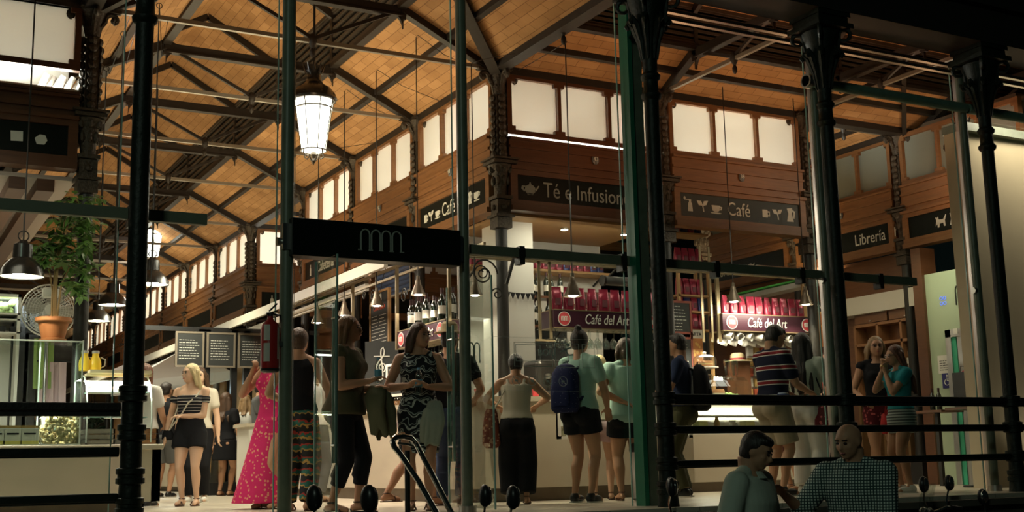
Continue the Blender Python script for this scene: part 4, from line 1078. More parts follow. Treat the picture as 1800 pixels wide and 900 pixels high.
for i in range(15):
    x = 6.7+i*.13
    if rnd.random() < .8: place(bagR, usedR, (x, 13.33, SZ+.0), rnd.uniform(-.15, .15), 'red coffee bag in the back row of the high shelf', 'red bags at the back of the high shelf', 1.25)
# bottle shelf
z1 = onY(925, 572, 12.7).z; xs0, xs1 = onY(928, 560, 12.7).x, onY(992, 560, 12.7).x
shelf(xs0, xs1+.05, 12.6, 12.85, z1, 'short wooden shelf of dark bottles before the white wall', WOODD)
for i in range(5): place(wine, usedW, (xs0+.09+i*.10, 12.7+(i % 2)*.06, z1), 0, 'dark bottle on the short shelf left of the near coffee sign', 'bottles on the short shelf', 1.05)
z2 = onY(925, 520, 12.7).z
shelf(xs0, xs1+.05, 12.6, 12.85, z2, 'short upper shelf of bottles before the white wall', WOODD)
for i in range(5): place(wine, usedW, (xs0+.07+i*.10, 12.7+(i % 2)*.06, z2), 0, 'dark bottle on the short upper shelf under the scrolls', 'bottles on the short upper shelf', .95)
for i, px in enumerate((975, 984, 1030, 1048, 1064)):
    p = onY(px, 535, 12.9); o = thing('tin_box', 'dark square tin behind the red bags of the near sign', 'tin', (p.x, 12.9, p.z), 'tins behind the near sign')
    MB().bb((-.055, -.05, 0), (.055, .05, .14)).build('body', mat('tin_dark', (.06, .04, .035), .35, .4), o, local=True, bevel=.004); MB().bb((-.057, -.052, .12), (.057, .052, .15)).build('lid', mat('tin_lid', (.12, .05, .04), .35, .4), o, local=True)
p = onY(1020, 537, 12.9); shelf(xs1+.0, 8.6, 12.8, 13.0, p.z, 'plain shelf of square tins behind the near coffee sign', WOODD)
# bunting
t = thing('bunting', 'string of small black triangular flags on the white wall', 'bunting', onY(915, 515, 12.3))
a, c = onY(888, 512, 12.3), onY(950, 514, 12.3)
MB().tube([a+(c-a)*k/8+Vector((0, 0, -.02*math.sin(k/8*PI))) for k in range(9)], .003, 4).build('string', IRON, t)
for i in range(7):
    x = a.x+(c.x-a.x)*(i+.5)/7; MB().prism([(x-.035, a.z-.01), (x+.035, a.z-.01), (x, a.z-.09)], .004, Matrix.Translation((0, 12.3, 0))).build('flag', BLACK, t)
# dark machine and board behind the women
p = onY(955, 640, 11.75)
t = thing('coffee_machine', 'dark round-shouldered coffee machine on the counter beside the backpack', 'machine', (p.x, 11.7, 1.09))
MB().bb((p.x-.22, 11.5, 1.12), (p.x+.35, 11.85, 1.52)).build('body', mat('machine_dark', (.05, .045, .04), .3, .4), t, bevel=.05)
b = MB()
for dx in (-.1, .1): b.cyl((p.x+dx, 11.48, 1.3), (p.x+dx, 11.48, 1.36), .035, seg=12); b.cyl((p.x+dx, 11.36, 1.31), (p.x+dx, 11.48, 1.32), .012, seg=8)
b.build('group_head', STEEL, t); b = MB()
for dx in (-.18, .3):
    for dy in (11.53, 11.82): b.cyl((p.x+dx, dy, 1.09), (p.x+dx, dy, 1.13), .018, seg=8)
b.build('feet', BLACK, t)
t = board((7.35, 12.95, 1.75), 0, .95, .55, 'black wall board behind the glasses of the near coffee sign', BCH)

# waste bin by the green post
p = onY(1131, 852, 10.3); 
t = thing('waste_bin', 'pale round bin with dark rim and letters beside the mint top woman', 'bin', (p.x, 10.3, 0))
MB().lathe([(.0, 0), (.10, 0), (.12, .02), (.125, .50)], (p.x, 10.3, 0), 18).build('body', WHITE, t, smooth=True)
MB().lathe([(.13, .48), (.135, .50), (.13, .56), (.10, .575), (.09, .56)], (p.x, 10.3, 0), 18).build('rim', BLACK, t, smooth=True)

# ---------------------------------------------------------------- second coffee stand
C2 = 12.1
x0, x1 = 8.95, 10.75
t = thing('coffee_counter', 'marble counter with lit display under the far coffee sign', 'counter', ((x0+x1)/2, C2, 0))
MB().bb((x0, C2, .12), (x1, C2+.06, .70)).build('marble_front', MARBLE, t)
MB().bb((x0+.02, C2+.05, 0), (x1-.02, C2+.12, .13)).build('plinth', PLINTH, t)
b = MB().bb((x0, C2, .70), (x1, C2+.6, .73)); b.bb((x0, C2, 1.10), (x1, C2+.6, 1.13)); b.bb((x0, C2+.55, .7), (x1, C2+.6, 1.1)); b.bb((x0, C2, .72), (x0+.04, C2+.6, 1.1)); b.bb((x1-.04, C2, .72), (x1, C2+.6, 1.1)); b.bb((x0+.03, C2+.08, .93), (x1-.03, C2+.5, .94)); b.build('display_frame', WHITE, t)
MB().bb((x0+.04, C2+.01, .73), (x1-.04, C2+.016, 1.10)).build('display_glass', GLASSC, t)
area(((x0+x1)/2, C2+.3, 1.085), ((x0+x1)/2, C2+.3, .7), 1.6, 34, NEUT, .2, name='display_lamp')
for i in range(7):
    x = x0+.16+i*.25; k = i % 3
    if k == 0:
        o = thing('metal_jug', 'steel milk jug in the lit display under the far coffee sign', 'jug', (x, C2+.2, .73), 'jugs in the far display'); MB().lathe([(.0, 0), (.045, 0), (.05, .06), (.04, .12), (.048, .15)], seg=14).build('body', STEEL, o, local=True, smooth=True); MB().tube([(.045, 0, .12), (.08, 0, .10), (.08, 0, .05), (.05, 0, .03)], .006, 6).build('handle', STEEL, o, local=True)
    else:
        o = MB(); 
        if k == 1: o.bb((x-.07, C2+.15, .73), (x+.07, C2+.28, .87)); mt_ = mat('carton_yellow', (.65, .62, .25), .5)
        else: o.lathe([(.0, 0), (.035, 0), (.04, .12), (.02, .17), (.018, .2)], (x, C2+.2, .73), 12); mt_ = FOODS[0]
        tag(o.build('food_carton' if k == 1 else 'juice_bottle', mt_), ('pale yellow carton' if k == 1 else 'small amber bottle')+' in the lit display under the far coffee sign', 'carton' if k == 1 else 'bottle', 'cartons in the far display' if k == 1 else 'bottles in the far display')
# glass cake case with curved front, cake and dome
cx0, cx1 = onY(1228, 690, C2+.2).x, onY(1306, 690, C2+.2).x
t = thing('cake_case', 'low curved glass cake case on the far coffee counter', 'case', ((cx0+cx1)/2, C2+.25, 1.13))
MB().bb((cx0, C2+.05, 1.13), (cx1, C2+.45, 1.16)).build('base', STEEL, t)
b = MB(); pr = [(C2+.05, 1.16), (C2+.05, 1.30), (C2+.09, 1.38), (C2+.16, 1.43), (C2+.26, 1.45), (C2+.45, 1.45)]
for i in range(len(pr)-1): b.quad([(cx0, pr[i][0], pr[i][1]), (cx1, pr[i][0], pr[i][1]), (cx1, pr[i+1][0], pr[i+1][1]), (cx0, pr[i+1][0], pr[i+1][1])])
for x in (cx0, cx1):
    vs = [b.bm.verts.new((x, y, z)) for y, z in pr]+[b.bm.verts.new((x, C2+.45, 1.16))]; b.bm.faces.new(vs)
b.build('curved_glass', GLASSC, t)
area(((cx0+cx1)/2, C2+.3, 1.9), ((cx0+cx1)/2, C2+.2, 1.1), .8, 24, NEUT, .2, name='case_lamp')
def cake(x, y, z, r, h, mats_, lab):
    o = thing('cake', lab, 'cake', (x, y, z)); MB().lathe([(.0, 0), (r, 0), (r, h*.8), (r*.93, h), (.0, h)], (x, y, z), 20).build('sponge', mats_[0], o, smooth=True)
    MB().lathe([(r*1.005, h*.35), (r*1.005, h*.55)], (x, y, z), 20, cap=False).build('cream_band', mats_[1], o)
cake(cx0+.27, C2+.24, 1.16, .14, .11, (FOODS[1], FOODS[5]), 'brown layer cake inside the curved cake case')
for i in range(4):
    o = MB().lathe([(.0, 0), (.03, 0), (.042, .14), (.043, .20)], (cx1-.24+i*.06, C2+.2+(i % 2)*.06, 1.455), 12, cap=False); tag(o.build('plastic_cup', CLEAR), 'clear plastic cup in the stack beside the cake dome', 'cup', 'plastic cups by the cake dome')
for i in range(5):
    o = MB().ball((cx1-.22+(i % 3)*.06, C2+.2+(i//3)*.06, 1.19+(i//3)*.02), .032, 10); tag(o.build('green_grapes', FOODS[3], None, smooth=True), 'small green fruit in the corner of the cake case', 'fruit', 'fruit in the cake case')
dx = onY(1243, 650, C2+.2).x
t = thing('cake_dome', 'clear plastic cake dome with knob on a stand above the cake case', 'cake stand', (dx, C2+.24, 1.455))
MB().lathe([(.0, 0), (.09, 0), (.02, .02), (.018, .07), (.17, .085), (.17, .10), (.0, .10)], (dx, C2+.24, 1.455), 22).build('stand', WHITE, t, smooth=True)
MB().lathe([(.15, .10), (.15, .19), (.14, .225), (.10, .25), (.0, .26)], (dx, C2+.24, 1.455), 22, cap=False).build('dome', glass_mat('dome_plastic', (.9, .9, .88), .5, .15), t, smooth=True)
MB().lathe([(.0, .26), (.02, .265), (.025, .29), (.0, .30)], (dx, C2+.24, 1.455), 12).build('knob', WHITE, t, smooth=True)
cake(dx, C2+.24, 1.56, .10, .07, (FOODS[1], FOODS[2]), 'small dark cake under the plastic dome')
# hats on the counter
for px, py, Y, lab in ((1297, 628, 12.6, 'woven straw hat on the stack of goods beside the striped shirt man'), (801, 600, 10.9, None)):
    if lab:
        p = onY(px, py+8, Y); t = thing('straw_hat', lab, 'hat', p)
        MB().lathe([(.19, .0), (.17, .012), (.10, .02), (.095, .09), (.07, .115), (.0, .12)], p, 20).build('crown_and_brim', mat('straw', (.48, .38, .22), .8, ns=40, na=.4), t, smooth=True)
        MB().lathe([(.101, .022), (.099, .05)], p, 20, cap=False).build('band', mat('hat_band', (.2, .03, .03), .7), t)
        MB().bb((p.x-.12, p.y-.10, 1.13), (p.x+.12, p.y+.10, p.z)).build('crate_stack', WOODD, None); bpy.context.scene.collection.objects[-1] if False else None
o = bpy.data.objects['crate_stack']; o.name = 'wooden_crate'; tag(o, 'wooden crate under the straw hat on the far counter', 'crate')
# sign box, bags, cups
xa, xb = onY(1273, 570, C2).x, onY(1430, 570, C2).x; zs = onY(1350, 569, C2).z
sign_box(((xa+xb)/2, C2, zs), math.radians(-2), xb-xa, .205, .30, 'plum sign box reading Café del Art above the striped shirt man', txt_x=-.05)
for i in range(10):
    x = xa+.12+i*(xb-xa-.24)/9
    place(bagR, usedR, (x, C2+.12, zs+.115), rnd.uniform(-.3, .3), 'shiny red coffee bag standing on the far coffee sign box', 'red bags on the far coffee sign', 1.05)
for r_ in range(2):
    for i in range(9):
        o = place(mug, usedM, (xa+.12+i*(xb-xa-.2)/8, C2+.08+r_*.12, zs-.17-.06*r_), 0, 'white cup hanging under the far coffee sign', 'cups under the far coffee sign', 1.15); o.rotation_euler = (1.9, .4*((i % 3)-1), rnd.uniform(0, 1))
t = thing('hanging_rack', 'light wood and strap rack holding the far coffee sign', 'rack', ((xa+xb)/2, C2+.1, 2.7))
zr = onY(1340, 478, C2).z; ZR2 = zr
b = MB(); b.bar((xa-.5, C2+.02, zr), (xb+.1, C2+.02, zr), .03, .03); b.bar((xa-.5, C2+.28, zr), (xb+.1, C2+.28, zr), .03, .03); b.build('rail', BRASS, t)
for px, py in ((1274, 600), (1428, 620)): a = onY(px, py, C2); MB().bar((a.x, C2+.1, a.z), (a.x, C2+.1, zr), .05, .03).build('upright', WOODL if px > 1400 else BRASS, t)
for px in (1246, 1262): a = onY(px, 600, C2); MB().bar((a.x, C2+.1, a.z), (a.x, C2+.1, zr+.3), .03, .012).build('strap', BRASS, t)
a = onY(1330, 472, C2-.2); h = thing('tube_heater', 'polished tube heater above the far coffee sign', 'heater', a, 'tube heaters'); MB().cyl(a, a+Vector((.65, 0, 0)), .05, seg=16).build('tube', STEEL, h, smooth=True); MB().bar(a+Vector((.3, 0, .04)), (a.x+.3, C2+.1, zr), .03, .02).build('bracket', IRON, h)
# dark shelving tower, menus, poster
sx0, sx1 = onY(1190, 560, 12.95).x, onY(1240, 560, 12.95).x
t = thing('shelf_tower', 'tall wooden shelf tower of coffee bags beside the green column', 'shelf', ((sx0+sx1)/2, 12.95, 0))
b = MB()
for x in (sx0-.03, sx1): 
    for y in (12.85, 13.13): b.bb((x, y, 0), (x+.04, y+.04, 3.0))
b.build('frame', WOODL, t)
zl = [onY(1215, py, 12.95).z for py in (412, 466, 520, 548, 580)]
for z in zl: MB().bb((sx0-.03, 12.85, z-.025), (sx1+.04, 13.17, z)).build('shelf_board', WOODL, t)
for k, z in enumerate(zl):
    for i in range(4):
        bl = k in (0, 3); place(bagB if bl and i % 2 else bagR, usedB if bl and i % 2 else usedR, (sx0+.07+i*.115, 12.97, z), 0, ('blue' if bl and i % 2 else 'red')+' coffee bag in the tall shelf tower', ('blue' if bl and i % 2 else 'red')+' bags in the shelf tower', 1.0)
for (px, py, w_, h_, lab) in ((1190, 562, .42, .45, 'upper black menu board on the shelf tower'), (1192, 617, .42, .45, 'lower black menu board on the shelf tower')):
    p = onY(px, py, 12.82); t = board((p.x, 12.82, p.z), 0, w_, h_, lab, BCH, mat('frame_red', (.22, .06, .04), .6)); chalk(t, -.18, .18, -.2, .2, 9, cols=1, seed=px)
def poster(px, py, Y, w_, h_, lab, seed=0):
    p = onY(px, py, Y); t = board((p.x, Y, p.z), 0, w_, h_, lab, spots_mat('poster_food%d' % seed, (.45, .20, .08), (.65, .42, .14), 14, .32), None, 'poster', 'poster')
    MB().bb((-w_/2, -.004, h_*.28), (w_/2, 0, h_/2)).build('header', BLACK if seed else WHITE, t, local=True)
    text('lettering', 'CARTA', h_*.13, TM(0, -.006, h_*.38), LETTER if seed else BLACK, t)
    if seed: MB().bb((-.02, .0, -p.z), (.02, .015, h_/2)).build('upright', IRON, t, local=True)
poster(1222, 614, 12.83, .26, .52, 'tall food poster with white top beside the menu boards', 0)
poster(1447, 570, 12.4, .40, .62, 'dark food poster behind the steel post', 1)
# packets behind the cake case
b_ = 0
for r_ in range(5):
    for c in range(3):
        p = onY(1318+c*11, 618+r_*18, 12.7); o = MB().bb((p.x-.04, 12.68, p.z-.06), (p.x+.04, 12.72, p.z+.05)); tag(o.build('snack_packet', (WHITE, FOODS[0], FOODS[4])[(r_+c) % 3]), 'small packet clipped to the rack behind the cake case', 'packet', 'packets on the rack behind the cake case')
p = onY(1330, 650, 12.75); t = thing('packet_rack', 'pale wire rack of packets behind the striped shirt man', 'rack', (p.x, 12.75, 1.0)); MB().bb((p.x-.18, 12.72, .9), (p.x+.22, 12.74, 1.95)).build('panel', WHITE, t)
b = MB()
for k in range(6): b.cyl((p.x-.18, 12.70, 1.0+.17*k), (p.x+.22, 12.70, 1.0+.17*k), .005, seg=5)
b.build('wire', STEEL, t)
area((10.0, 11.9, 2.3), (10.0, 12.9, 1.4), .9, 16, NEUT, .2, name='stand_lamp')
t = thing('ceiling_duct', 'green-edged pale duct crossing behind the far coffee sign', 'duct', (11, 13, 2.6)); a, c = onY(1285, 530, 13.4), onY(1440, 495, 12.2)
MB().bar(a, c, .25, .07).build('duct', mat('duct_grey', (.42, .38, .33), .5), t); MB().bar(a+Vector((0, -.02, .06)), c+Vector((0, -.02, .06)), .3, .025).build('green_edge', mat('neon_green', (.06, .35, .06), .5), t)

# ---------------------------------------------------------------- bookshop side: cupboards, lift
XB = 13.05
cab = mat('cabinet_wood', (.24, .10, .04), .4, 0, ns=6, na=.5, stretch=(1, 1, 7))
struct(MB().bb((13.25, 12.2, 0), (13.3, 17.5, 3.3)).build('wall_bookshop', cab))
t = thing('display_cabinet', 'wooden wall cabinet with glass shelves behind the two snacking women', 'cabinet', (13.1, 13.7, 0))
yA, yB = onX(1630, 600, XB).y, onX(1505, 600, XB).y
zz = [onX(1570, py, XB).z for py in (565, 600, 655, 705)]
MB().bb((XB, yA, 0), (XB+.2, yB, .35)).build('base', cab, t)
b = MB()
for z in [.35]+zz: b.bb((XB-.02, yA, z-.02), (XB+.2, yB, z+.02))
for k in range(4): y = yA+(yB-yA)*k/3; b.bb((XB-.02, y-.02, .35), (XB+.2, y+.02, zz[0]))
b.bb((XB-.02, yA-.02, 0), (XB+.2, yA+.02, 2.5)); b.build('shelf_frame', mat('cabinet_edge', (.30, .14, .06), .45), t)
for k in range(2):
    y0 = yA+(yB-yA)*k/2+.02; y1 = yA+(yB-yA)*(k+1)/2-.02
    d = MB().bb((XB-.02, y0, zz[0]+.03), (XB, y1, zz[0]+.42)).build('door', cab, t); MB().bb((XB-.035, (y0+y1)/2-.02, zz[0]+.05), (XB-.02, (y0+y1)/2+.02, zz[0]+.06)).build('handle', STEEL, d)
MB().bb((XB-.03, yA, .4), (XB-.025, yB, zz[3])).build('glass_front', GLASSC, t)
struct(MB().bb((XB-.1, yA-.1, 2.46), (XB+.2, yB+1, 2.72)).build('trim_bookshop_pelmet', WHITE))
for r_ in range(3):
    for i in range(7-r_):
        o = MB().lathe([(.0, 0), (.033, 0), (.035, .085), (.0, .085)], (XB+.07, yA+.14+i*.085+r_*.04, zz[2]+.022+r_*.087), 12); tag(o.build('ceramic_cup', WHITE, None, smooth=True), 'white cup in the stacked rows on the cabinet shelf', 'cup', 'stacked white cups in the wall cabinet')
for i in range(5):
    o = MB().lathe([(.0, 0), (.022, 0), (.02, .10), (.01, .14), (.009, .2)], (XB+.07, yA+.12+i*.1, zz[3]+.022), 10); tag(o.build('small_bottle', WHITE, None, smooth=True), 'slim pale bottle on the lower cabinet shelf', 'bottle', 'slim bottles in the wall cabinet')
for i in range(4):
    place(wine, usedW, (XB+.09, yA+.85+i*.17, zz[2]+.02), 0, 'dark bottle on the middle cabinet shelf behind the women', 'bottles in the wall cabinet', .9)
# table with bottles and bowl in front of the cabinet
p = onX(1590, 690, 12.5); 
# lift: pale green wall, steel door frame, cabin light painted as a green strip
LW = mat('lift_green_wall', (.42, .50, .34), .35, 0, ns=2, na=.1)
yl0, yl1 = onX(1632, 600, 12.75).y, 9.9
struct(MB().bb((12.75, yl1, 0), (12.95, yl0-.02, 2.82)).build('wall_lift', LW))
struct(MB().bb((12.70, yl0-.02, 0), (12.98, yl0+.15, 3.2)).build('trim_lift_post', WOODD))
e0, e1 = onX(1672, 700, 12.7).y, onX(1712, 700, 12.7).y; ez = onX(1690, 577, 12.7).z
t = thing('lift_door', 'brushed steel lift doorway with a green lit slot behind the black bag', 'lift', (12.7, (e0+e1)/2-.2, 0))
b = MB(); b.bb((12.68, e0-.09, 0), (12.745, e0, ez)); b.bb((12.68, 9.95, ez-.1), (12.745, e0, ez)); b.build('frame', STEEL, t)
MB().bb((12.70, e0-.16, 0), (12.73, e0-.09, ez-.1)).build('green_light_strip', mat('lift_green_glow', (.05, .35, .2), .4), t)  # green light of the cabin put into this strip's colour
MB().bb((12.71, 9.95, 0), (12.735, e0-.16, ez-.1)).build('door_leaf', STEEL, t)
def stick(px, py, w_, h_, lab, m_, name='notice', X=12.745, cat='notice'):
    p = onX(px, py, X); t = thing(name, lab, cat, (X, p.y, p.z), None, -PI/2); MB().bb((-w_/2, -.008, -h_/2), (w_/2, 0, h_/2)).build('sheet', m_, t, local=True); return t
t = stick(1663, 640, .26, .24, 'white paper notice on the pale green wall by the lift', WHITE); chalk(t, -.10, .10, -.09, .06, 5, BLACK)
for c in t.children:
    if c.name.startswith('chalk'): c.name = 'printed_lines'; c.location.y = -.008
t = stick(1666, 669, .17, .20, 'blue and white wheelchair sign on the pale green wall', mat('sign_blue', (.03, .03, .14), .4), 'wheelchair_sign', cat='sign')
b = MB(); y = -.010
b.ball((0, y, .065), (.014, .003, .014), 10); b.bar((0, y, .05), (0, y, 0), .004, .012); b.bar((0, y, .02), (.03, y, .02), .004, .008); b.bar((0, y, 0), (.035, y, 0), .004, .012); b.bar((.035, y, 0), (.05, y, -.05), .004, .012)
b.tube([(-.005+.04*math.cos(a*PI/8), y, -.02+.04*math.sin(a*PI/8)) for a in range(5, 16)], .005, 5); b.build('wheelchair_symbol', LETTER, t, local=True)
t = stick(1680, 582, .07, .07, 'tiny white sticker over the lift doorway', WHITE, X=12.68)
p = onX(1706, 515, 12.745); t = thing('wall_lettering', 'dark slim letter m on the pale green lift wall', 'lettering', (12.745, p.y, p.z), None, -PI/2); b = MB(); mmark(b, -.08, 0, .34, .26, -.006, 3, .008); b.build('letter', BLACK, t, local=True)
p = onX(1658, 529, 12.745); t = thing('neon_reflection_sign', 'small blue reflected characters on the pale green wall', 'sign', (12.745, p.y, p.z), None, -PI/2)
text('lettering', 'OO\nOO', .07, TM(0, -.006, 0), emis('blue_reflection', (.15, .25, 1), 1.2), t)  # blue neon reflection painted as letters with their own glow
area((12.0, 11.2, 3.0), (12.9, 11.0, 1.6), .4, 5, (1, .93, .68), .6, name='lift_wall_lamp')
area((12.8, 9.1, 4.5), (13.0, 9.75, 2.6), 2.2, 36, (1, .85, .66), .2, name='beige_wall_fill'); spot((12.4, 9.15, .1), (12.8, 9.75, 2.2), 12, 140, (1, .85, .66), .05, name='beige_wall_fill_low')  # unseen lamps added above and below to brighten the beige wall
# shopping bags on a high table before the lift
p = onX(1707, 690, 11.9)
t = thing('high_table', 'dark high table carrying the black shopping bag', 'table', (p.x, p.y, 0)); MB().bb((p.x-.25, p.y-.2, .92), (p.x+.25, p.y+.2, .95)).build('tabletop', WOODD, t); MB().cyl((p.x, p.y, .02), (p.x, p.y, .92), .03, seg=10).build('leg', IRON, t); MB().cyl((p.x, p.y, 0), (p.x, p.y, .02), .18, seg=18).build('foot', IRON, t)
zt_ = .95
t = thing('shopping_bag', 'black paper shopping bag with red tissue standing before the lift', 'bag', (p.x, p.y, zt_))
MB().bb((p.x-.17, p.y-.12, zt_), (p.x+.17, p.y+.12, zt_+.42)).build('bag_body', BLACK, t, bevel=.005)
for s_ in (-.08, .08): MB().tube([(p.x-.07, p.y+s_, zt_+.42), (p.x-.05, p.y+s_, zt_+.50), (p.x+.05, p.y+s_, zt_+.50), (p.x+.07, p.y+s_, zt_+.42)], .005, 5).build('handle', IRON, t)
b = MB()
for i in range(6): b.ball((p.x-.1+i*.04, p.y+(i % 2)*.05-.02, zt_+.42), (.03, .03, .03), 6)
b.build('tissue', FOIL, t)
for i, px in enumerate((1638, 1650)):
    q = onX(px, 693, 12.2); place(wine, usedW, (q.x, q.y, .95), 0, 'slim dark bottle on the ledge beside the wheelchair sign', 'bottles on the ledge by the lift', .9)
t = thing('ledge_table', 'narrow dark ledge beside the wheelchair sign', 'table', (12.3, q.y, 0)); MB().bb((12.0, q.y-.2, .92), (12.4, q.y+.35, .95)).build('tabletop', WOODD, t); MB().bb((12.15, q.y, 0), (12.2, q.y+.05, .92)).build('leg', IRON, t)
# ---------------------------------------------------------------- snack stand behind the left railing
YL = 11.45
e = onY(283, 800, YL); XE = e.x
ztop = onY(150, 782, YL).z
t = thing('snack_counter', 'long pale marble counter behind the iron railing and column', 'counter', (0, YL, 0))
b = MB(); b.bb((-4, YL, .12), (XE, YL+.08, ztop-.05)); b.bb((XE-.08, YL, .12), (XE, YL+1.1, ztop-.05)); b.build('marble_front', MARBLE, t)
b = MB(); b.bb((-4, YL+.1, 0), (XE-.12, YL+.16, .13)); b.bb((XE-.18, YL+.1, 0), (XE-.12, YL+1.0, .13)); b.build('plinth', PLINTH, t)
MB().bb((-4, YL-.03, ztop-.05), (2.05, YL+.40, ztop)).bb((2.05, YL-.03, ztop-.05), (XE+.02, YL+1.12, ztop)).build('worktop', MARBLE, t, bevel=.01)
# tall square vitrine
vz = onY(100, 597, YL+.05).z; vx = onY(143, 690, YL+.05).x
t = thing('glass_vitrine', 'tall square-edged glass vitrine on the marble counter under the potted plant', 'display case', (0, YL+.1, ztop))
b = MB(); b.bb((-3, YL+.05, ztop+.01), (vx, YL+.058, vz-.02)); b.bb((vx-.008, YL+.05, ztop+.01), (vx, YL+.42, vz-.02)); b.build('side_glass', GLASSC, t)
MB().bb((-3, YL+.05, vz-.02), (vx, YL+.42, vz-.012)).build('top_glass', GLASSC, t)
b = MB()
for (p, q) in (((-3, YL+.05, vz-.012), (vx, YL+.05, vz-.012)), ((vx, YL+.05, vz-.012), (vx, YL+.42, vz-.012)), ((vx, YL+.05, ztop), (vx, YL+.05, vz)), ((vx, YL+.42, ztop), (vx, YL+.42, vz)), ((-3, YL+.05, ztop+.006), (vx, YL+.05, ztop+.006)), ((vx-.32, YL+.42, ztop), (vx-.32, YL+.42, vz))):
    b.bar(p, q, .012, .012)
b.build('edge_trim', mat('case_trim', (.50, .56, .50), .3, .2), t)
z_ = onY(60, 722, YL+.2).z
MB().bb((-3, YL+.08, z_), (vx-.25, YL+.39, z_+.01)).build('glass_shelf', GLASSE, t)
area((.9, YL+.3, z_-.02), (.9, YL+.3, 0), 1.6, 26, (1, .95, .85), .3, name='vitrine_lamp')
area((.9, YL+.24, vz-.04), (.9, YL+.3, 0), 1.6, 22, (1, .95, .88), .3, name='vitrine_lamp')
# bag of popcorn
pc = onY(104, 778, YL+.25)
t = thing('popcorn_bag', 'big clear bag of pale popcorn in the vitrine', 'popcorn', (pc.x, YL+.25, ztop)); rnd = random.Random(5)
b = MB()
for i in range(420):
    a = rnd.uniform(0, 2*PI); h = rnd.random(); r = (.17*(1-.15*abs(h-.45)*2))*math.sqrt(rnd.uniform(.5, 1))
    c = Vector((pc.x+r*math.cos(a), YL+.25+.8*r*math.sin(a), ztop+.02+h*.27))
    b.ball(c, rnd.uniform(.012, .022), 6)
o = b.build('kernel_pile', mat('popcorn', (.78, .64, .36), .7, ns=20, na=.3), t, smooth=True); o['kind'] = 'stuff'
MB().rings([(pc.x, YL+.25, ztop+.005, .15, .12), (pc.x, YL+.25, ztop+.03, .185, .15), (pc.x, YL+.25, ztop+.24, .185, .15), (pc.x, YL+.25, ztop+.31, .12, .10)], 20).build('clear_wrap', GLASSC, t, smooth=True)
for i, px in enumerate((-8, 22, 52)):
    p = onY(px, 775, YL+.12); t = thing('snack_box', 'white and yellow printed carton in the vitrine row beside the popcorn', 'box', (p.x, YL+.12, ztop), 'cartons in the vitrine')
    MB().bb((-.075, 0, 0), (.075, .14, .155)).build('carton', WHITE, t, local=True, bevel=.003)
    MB().bb((-.076, -.002, 0), (.076, .0, .045)).build('yellow_band', mat('band_yellow', (.72, .62, .16), .6), t, local=True); MB().bb((-.05, -.003, .10), (.05, .0, .115)).build('dark_slot', BLACK, t, local=True)
    MB().bb((-.07, .01, .155), (.07, .13, .18)).build('lid_stripe', mat('lid_amber', (.45, .28, .10), .5), t, local=True)
# curved pastry case on the counter end
c0, c1 = onY(143, 700, YL+.1).x+.05, XE-.08
t = thing('curved_pastry_case', 'curved glass pastry case on the counter end behind the dark column', 'display case', ((c0+c1)/2, YL+.4, ztop))
zc = onY(260, 660, YL+.2).z
pr = [(YL+.08, ztop+.02), (YL+.06, ztop+.2), (YL+.09, zc-.25), (YL+.17, zc-.10), (YL+.30, zc-.01), (YL+.39, zc)]
b = MB()
for i in range(len(pr)-1): b.quad([(c0, *pr[i]), (c1, *pr[i]), (c1, *pr[i+1]), (c0, *pr[i+1])])
b.build('curved_glass', GLASSC, t)
for x in (c0, c1):
    b = MB(); vs = [b.bm.verts.new((x, y, z)) for y, z in pr]+[b.bm.verts.new((x, YL+.42, zc)), b.bm.verts.new((x, YL+.42, ztop+.02))]; b.bm.faces.new(vs); b.build('end_glass', GLASSC, t)
    MB().tube([(x, y, z) for y, z in pr], .008, 6).build('end_trim', mat('case_trim', (.5, .56, .5), .3, .2), t)
for z in (ztop+.25, ztop+.48): MB().bb((c0+.02, YL+.15, z), (c1-.02, YL+.40, z+.008)).build('glass_shelf', GLASSE, t)
MB().bb((c0, YL+.38, ztop), (c1, YL+.42, ztop+.06)).build('base_rail', STEEL, t)
area(((c0+c1)/2, YL+.22, zc-.05), ((c0+c1)/2, YL+.22, 0), .9, 24, (1, .95, .85), .3, name='pastry_lamp')
for k, z in enumerate((ztop+.26, ztop+.49)):
    for i in range(6):
        o = MB().ball((c0+.12+i*(c1-c0-.24)/5, YL+.33, z+.03), (.055, .07, .028), 12); tag(o.build('pastry_roll', FOODS[(i+k*2) % 3], None, smooth=True), 'golden pastry on the '+('upper' if k else 'lower')+' glass shelf of the curved case', 'pastry', ('upper' if k else 'lower')+' shelf pastries')
for (a_, b2, col_, lab) in ((148, 200, mat('crate_grey', (.30, .26, .20), .7, ns=9, na=.4, stretch=(1, 1, 8)), 'grey wooden crate in the curved pastry case'), (245, 275, WOOD, 'small brown wooden crate at the counter end')):
    p, q = onY(a_, 770, YL+.2), onY(b2, 770, YL+.2)
    t = thing('wooden_crate', lab, 'crate', ((p.x+q.x)/2, YL+.2, ztop)); f = MB()
    for k in range(3): z = ztop+.025+k*.05; f.bb((p.x, YL+.14, z-.02), (q.x, YL+.16, z+.02)); f.bb((p.x, YL+.4, z-.02), (q.x, YL+.42, z+.02)); f.bb((p.x, YL+.14, z-.02), (p.x+.015, YL+.42, z+.02)); f.bb((q.x-.015, YL+.14, z-.02), (q.x, YL+.42, z+.02))
    f.bb((p.x, YL+.14, ztop), (q.x, YL+.42, ztop+.01)); f.build('slats', col_, t)
p = onY(168, 745, YL+.3); t = thing('fabric_flower_pot', 'small pot of dark leaves beside the crate in the pastry case', 'plant', (p.x, YL+.3, ztop+.03)); b = MB()
MB().lathe([(.0, 0), (.04, 0), (.055, .10), (.05, .10), (.0, .09)], (p.x, YL+.3, ztop+.03), 14).build('pot', FOODS[1], t, smooth=True)
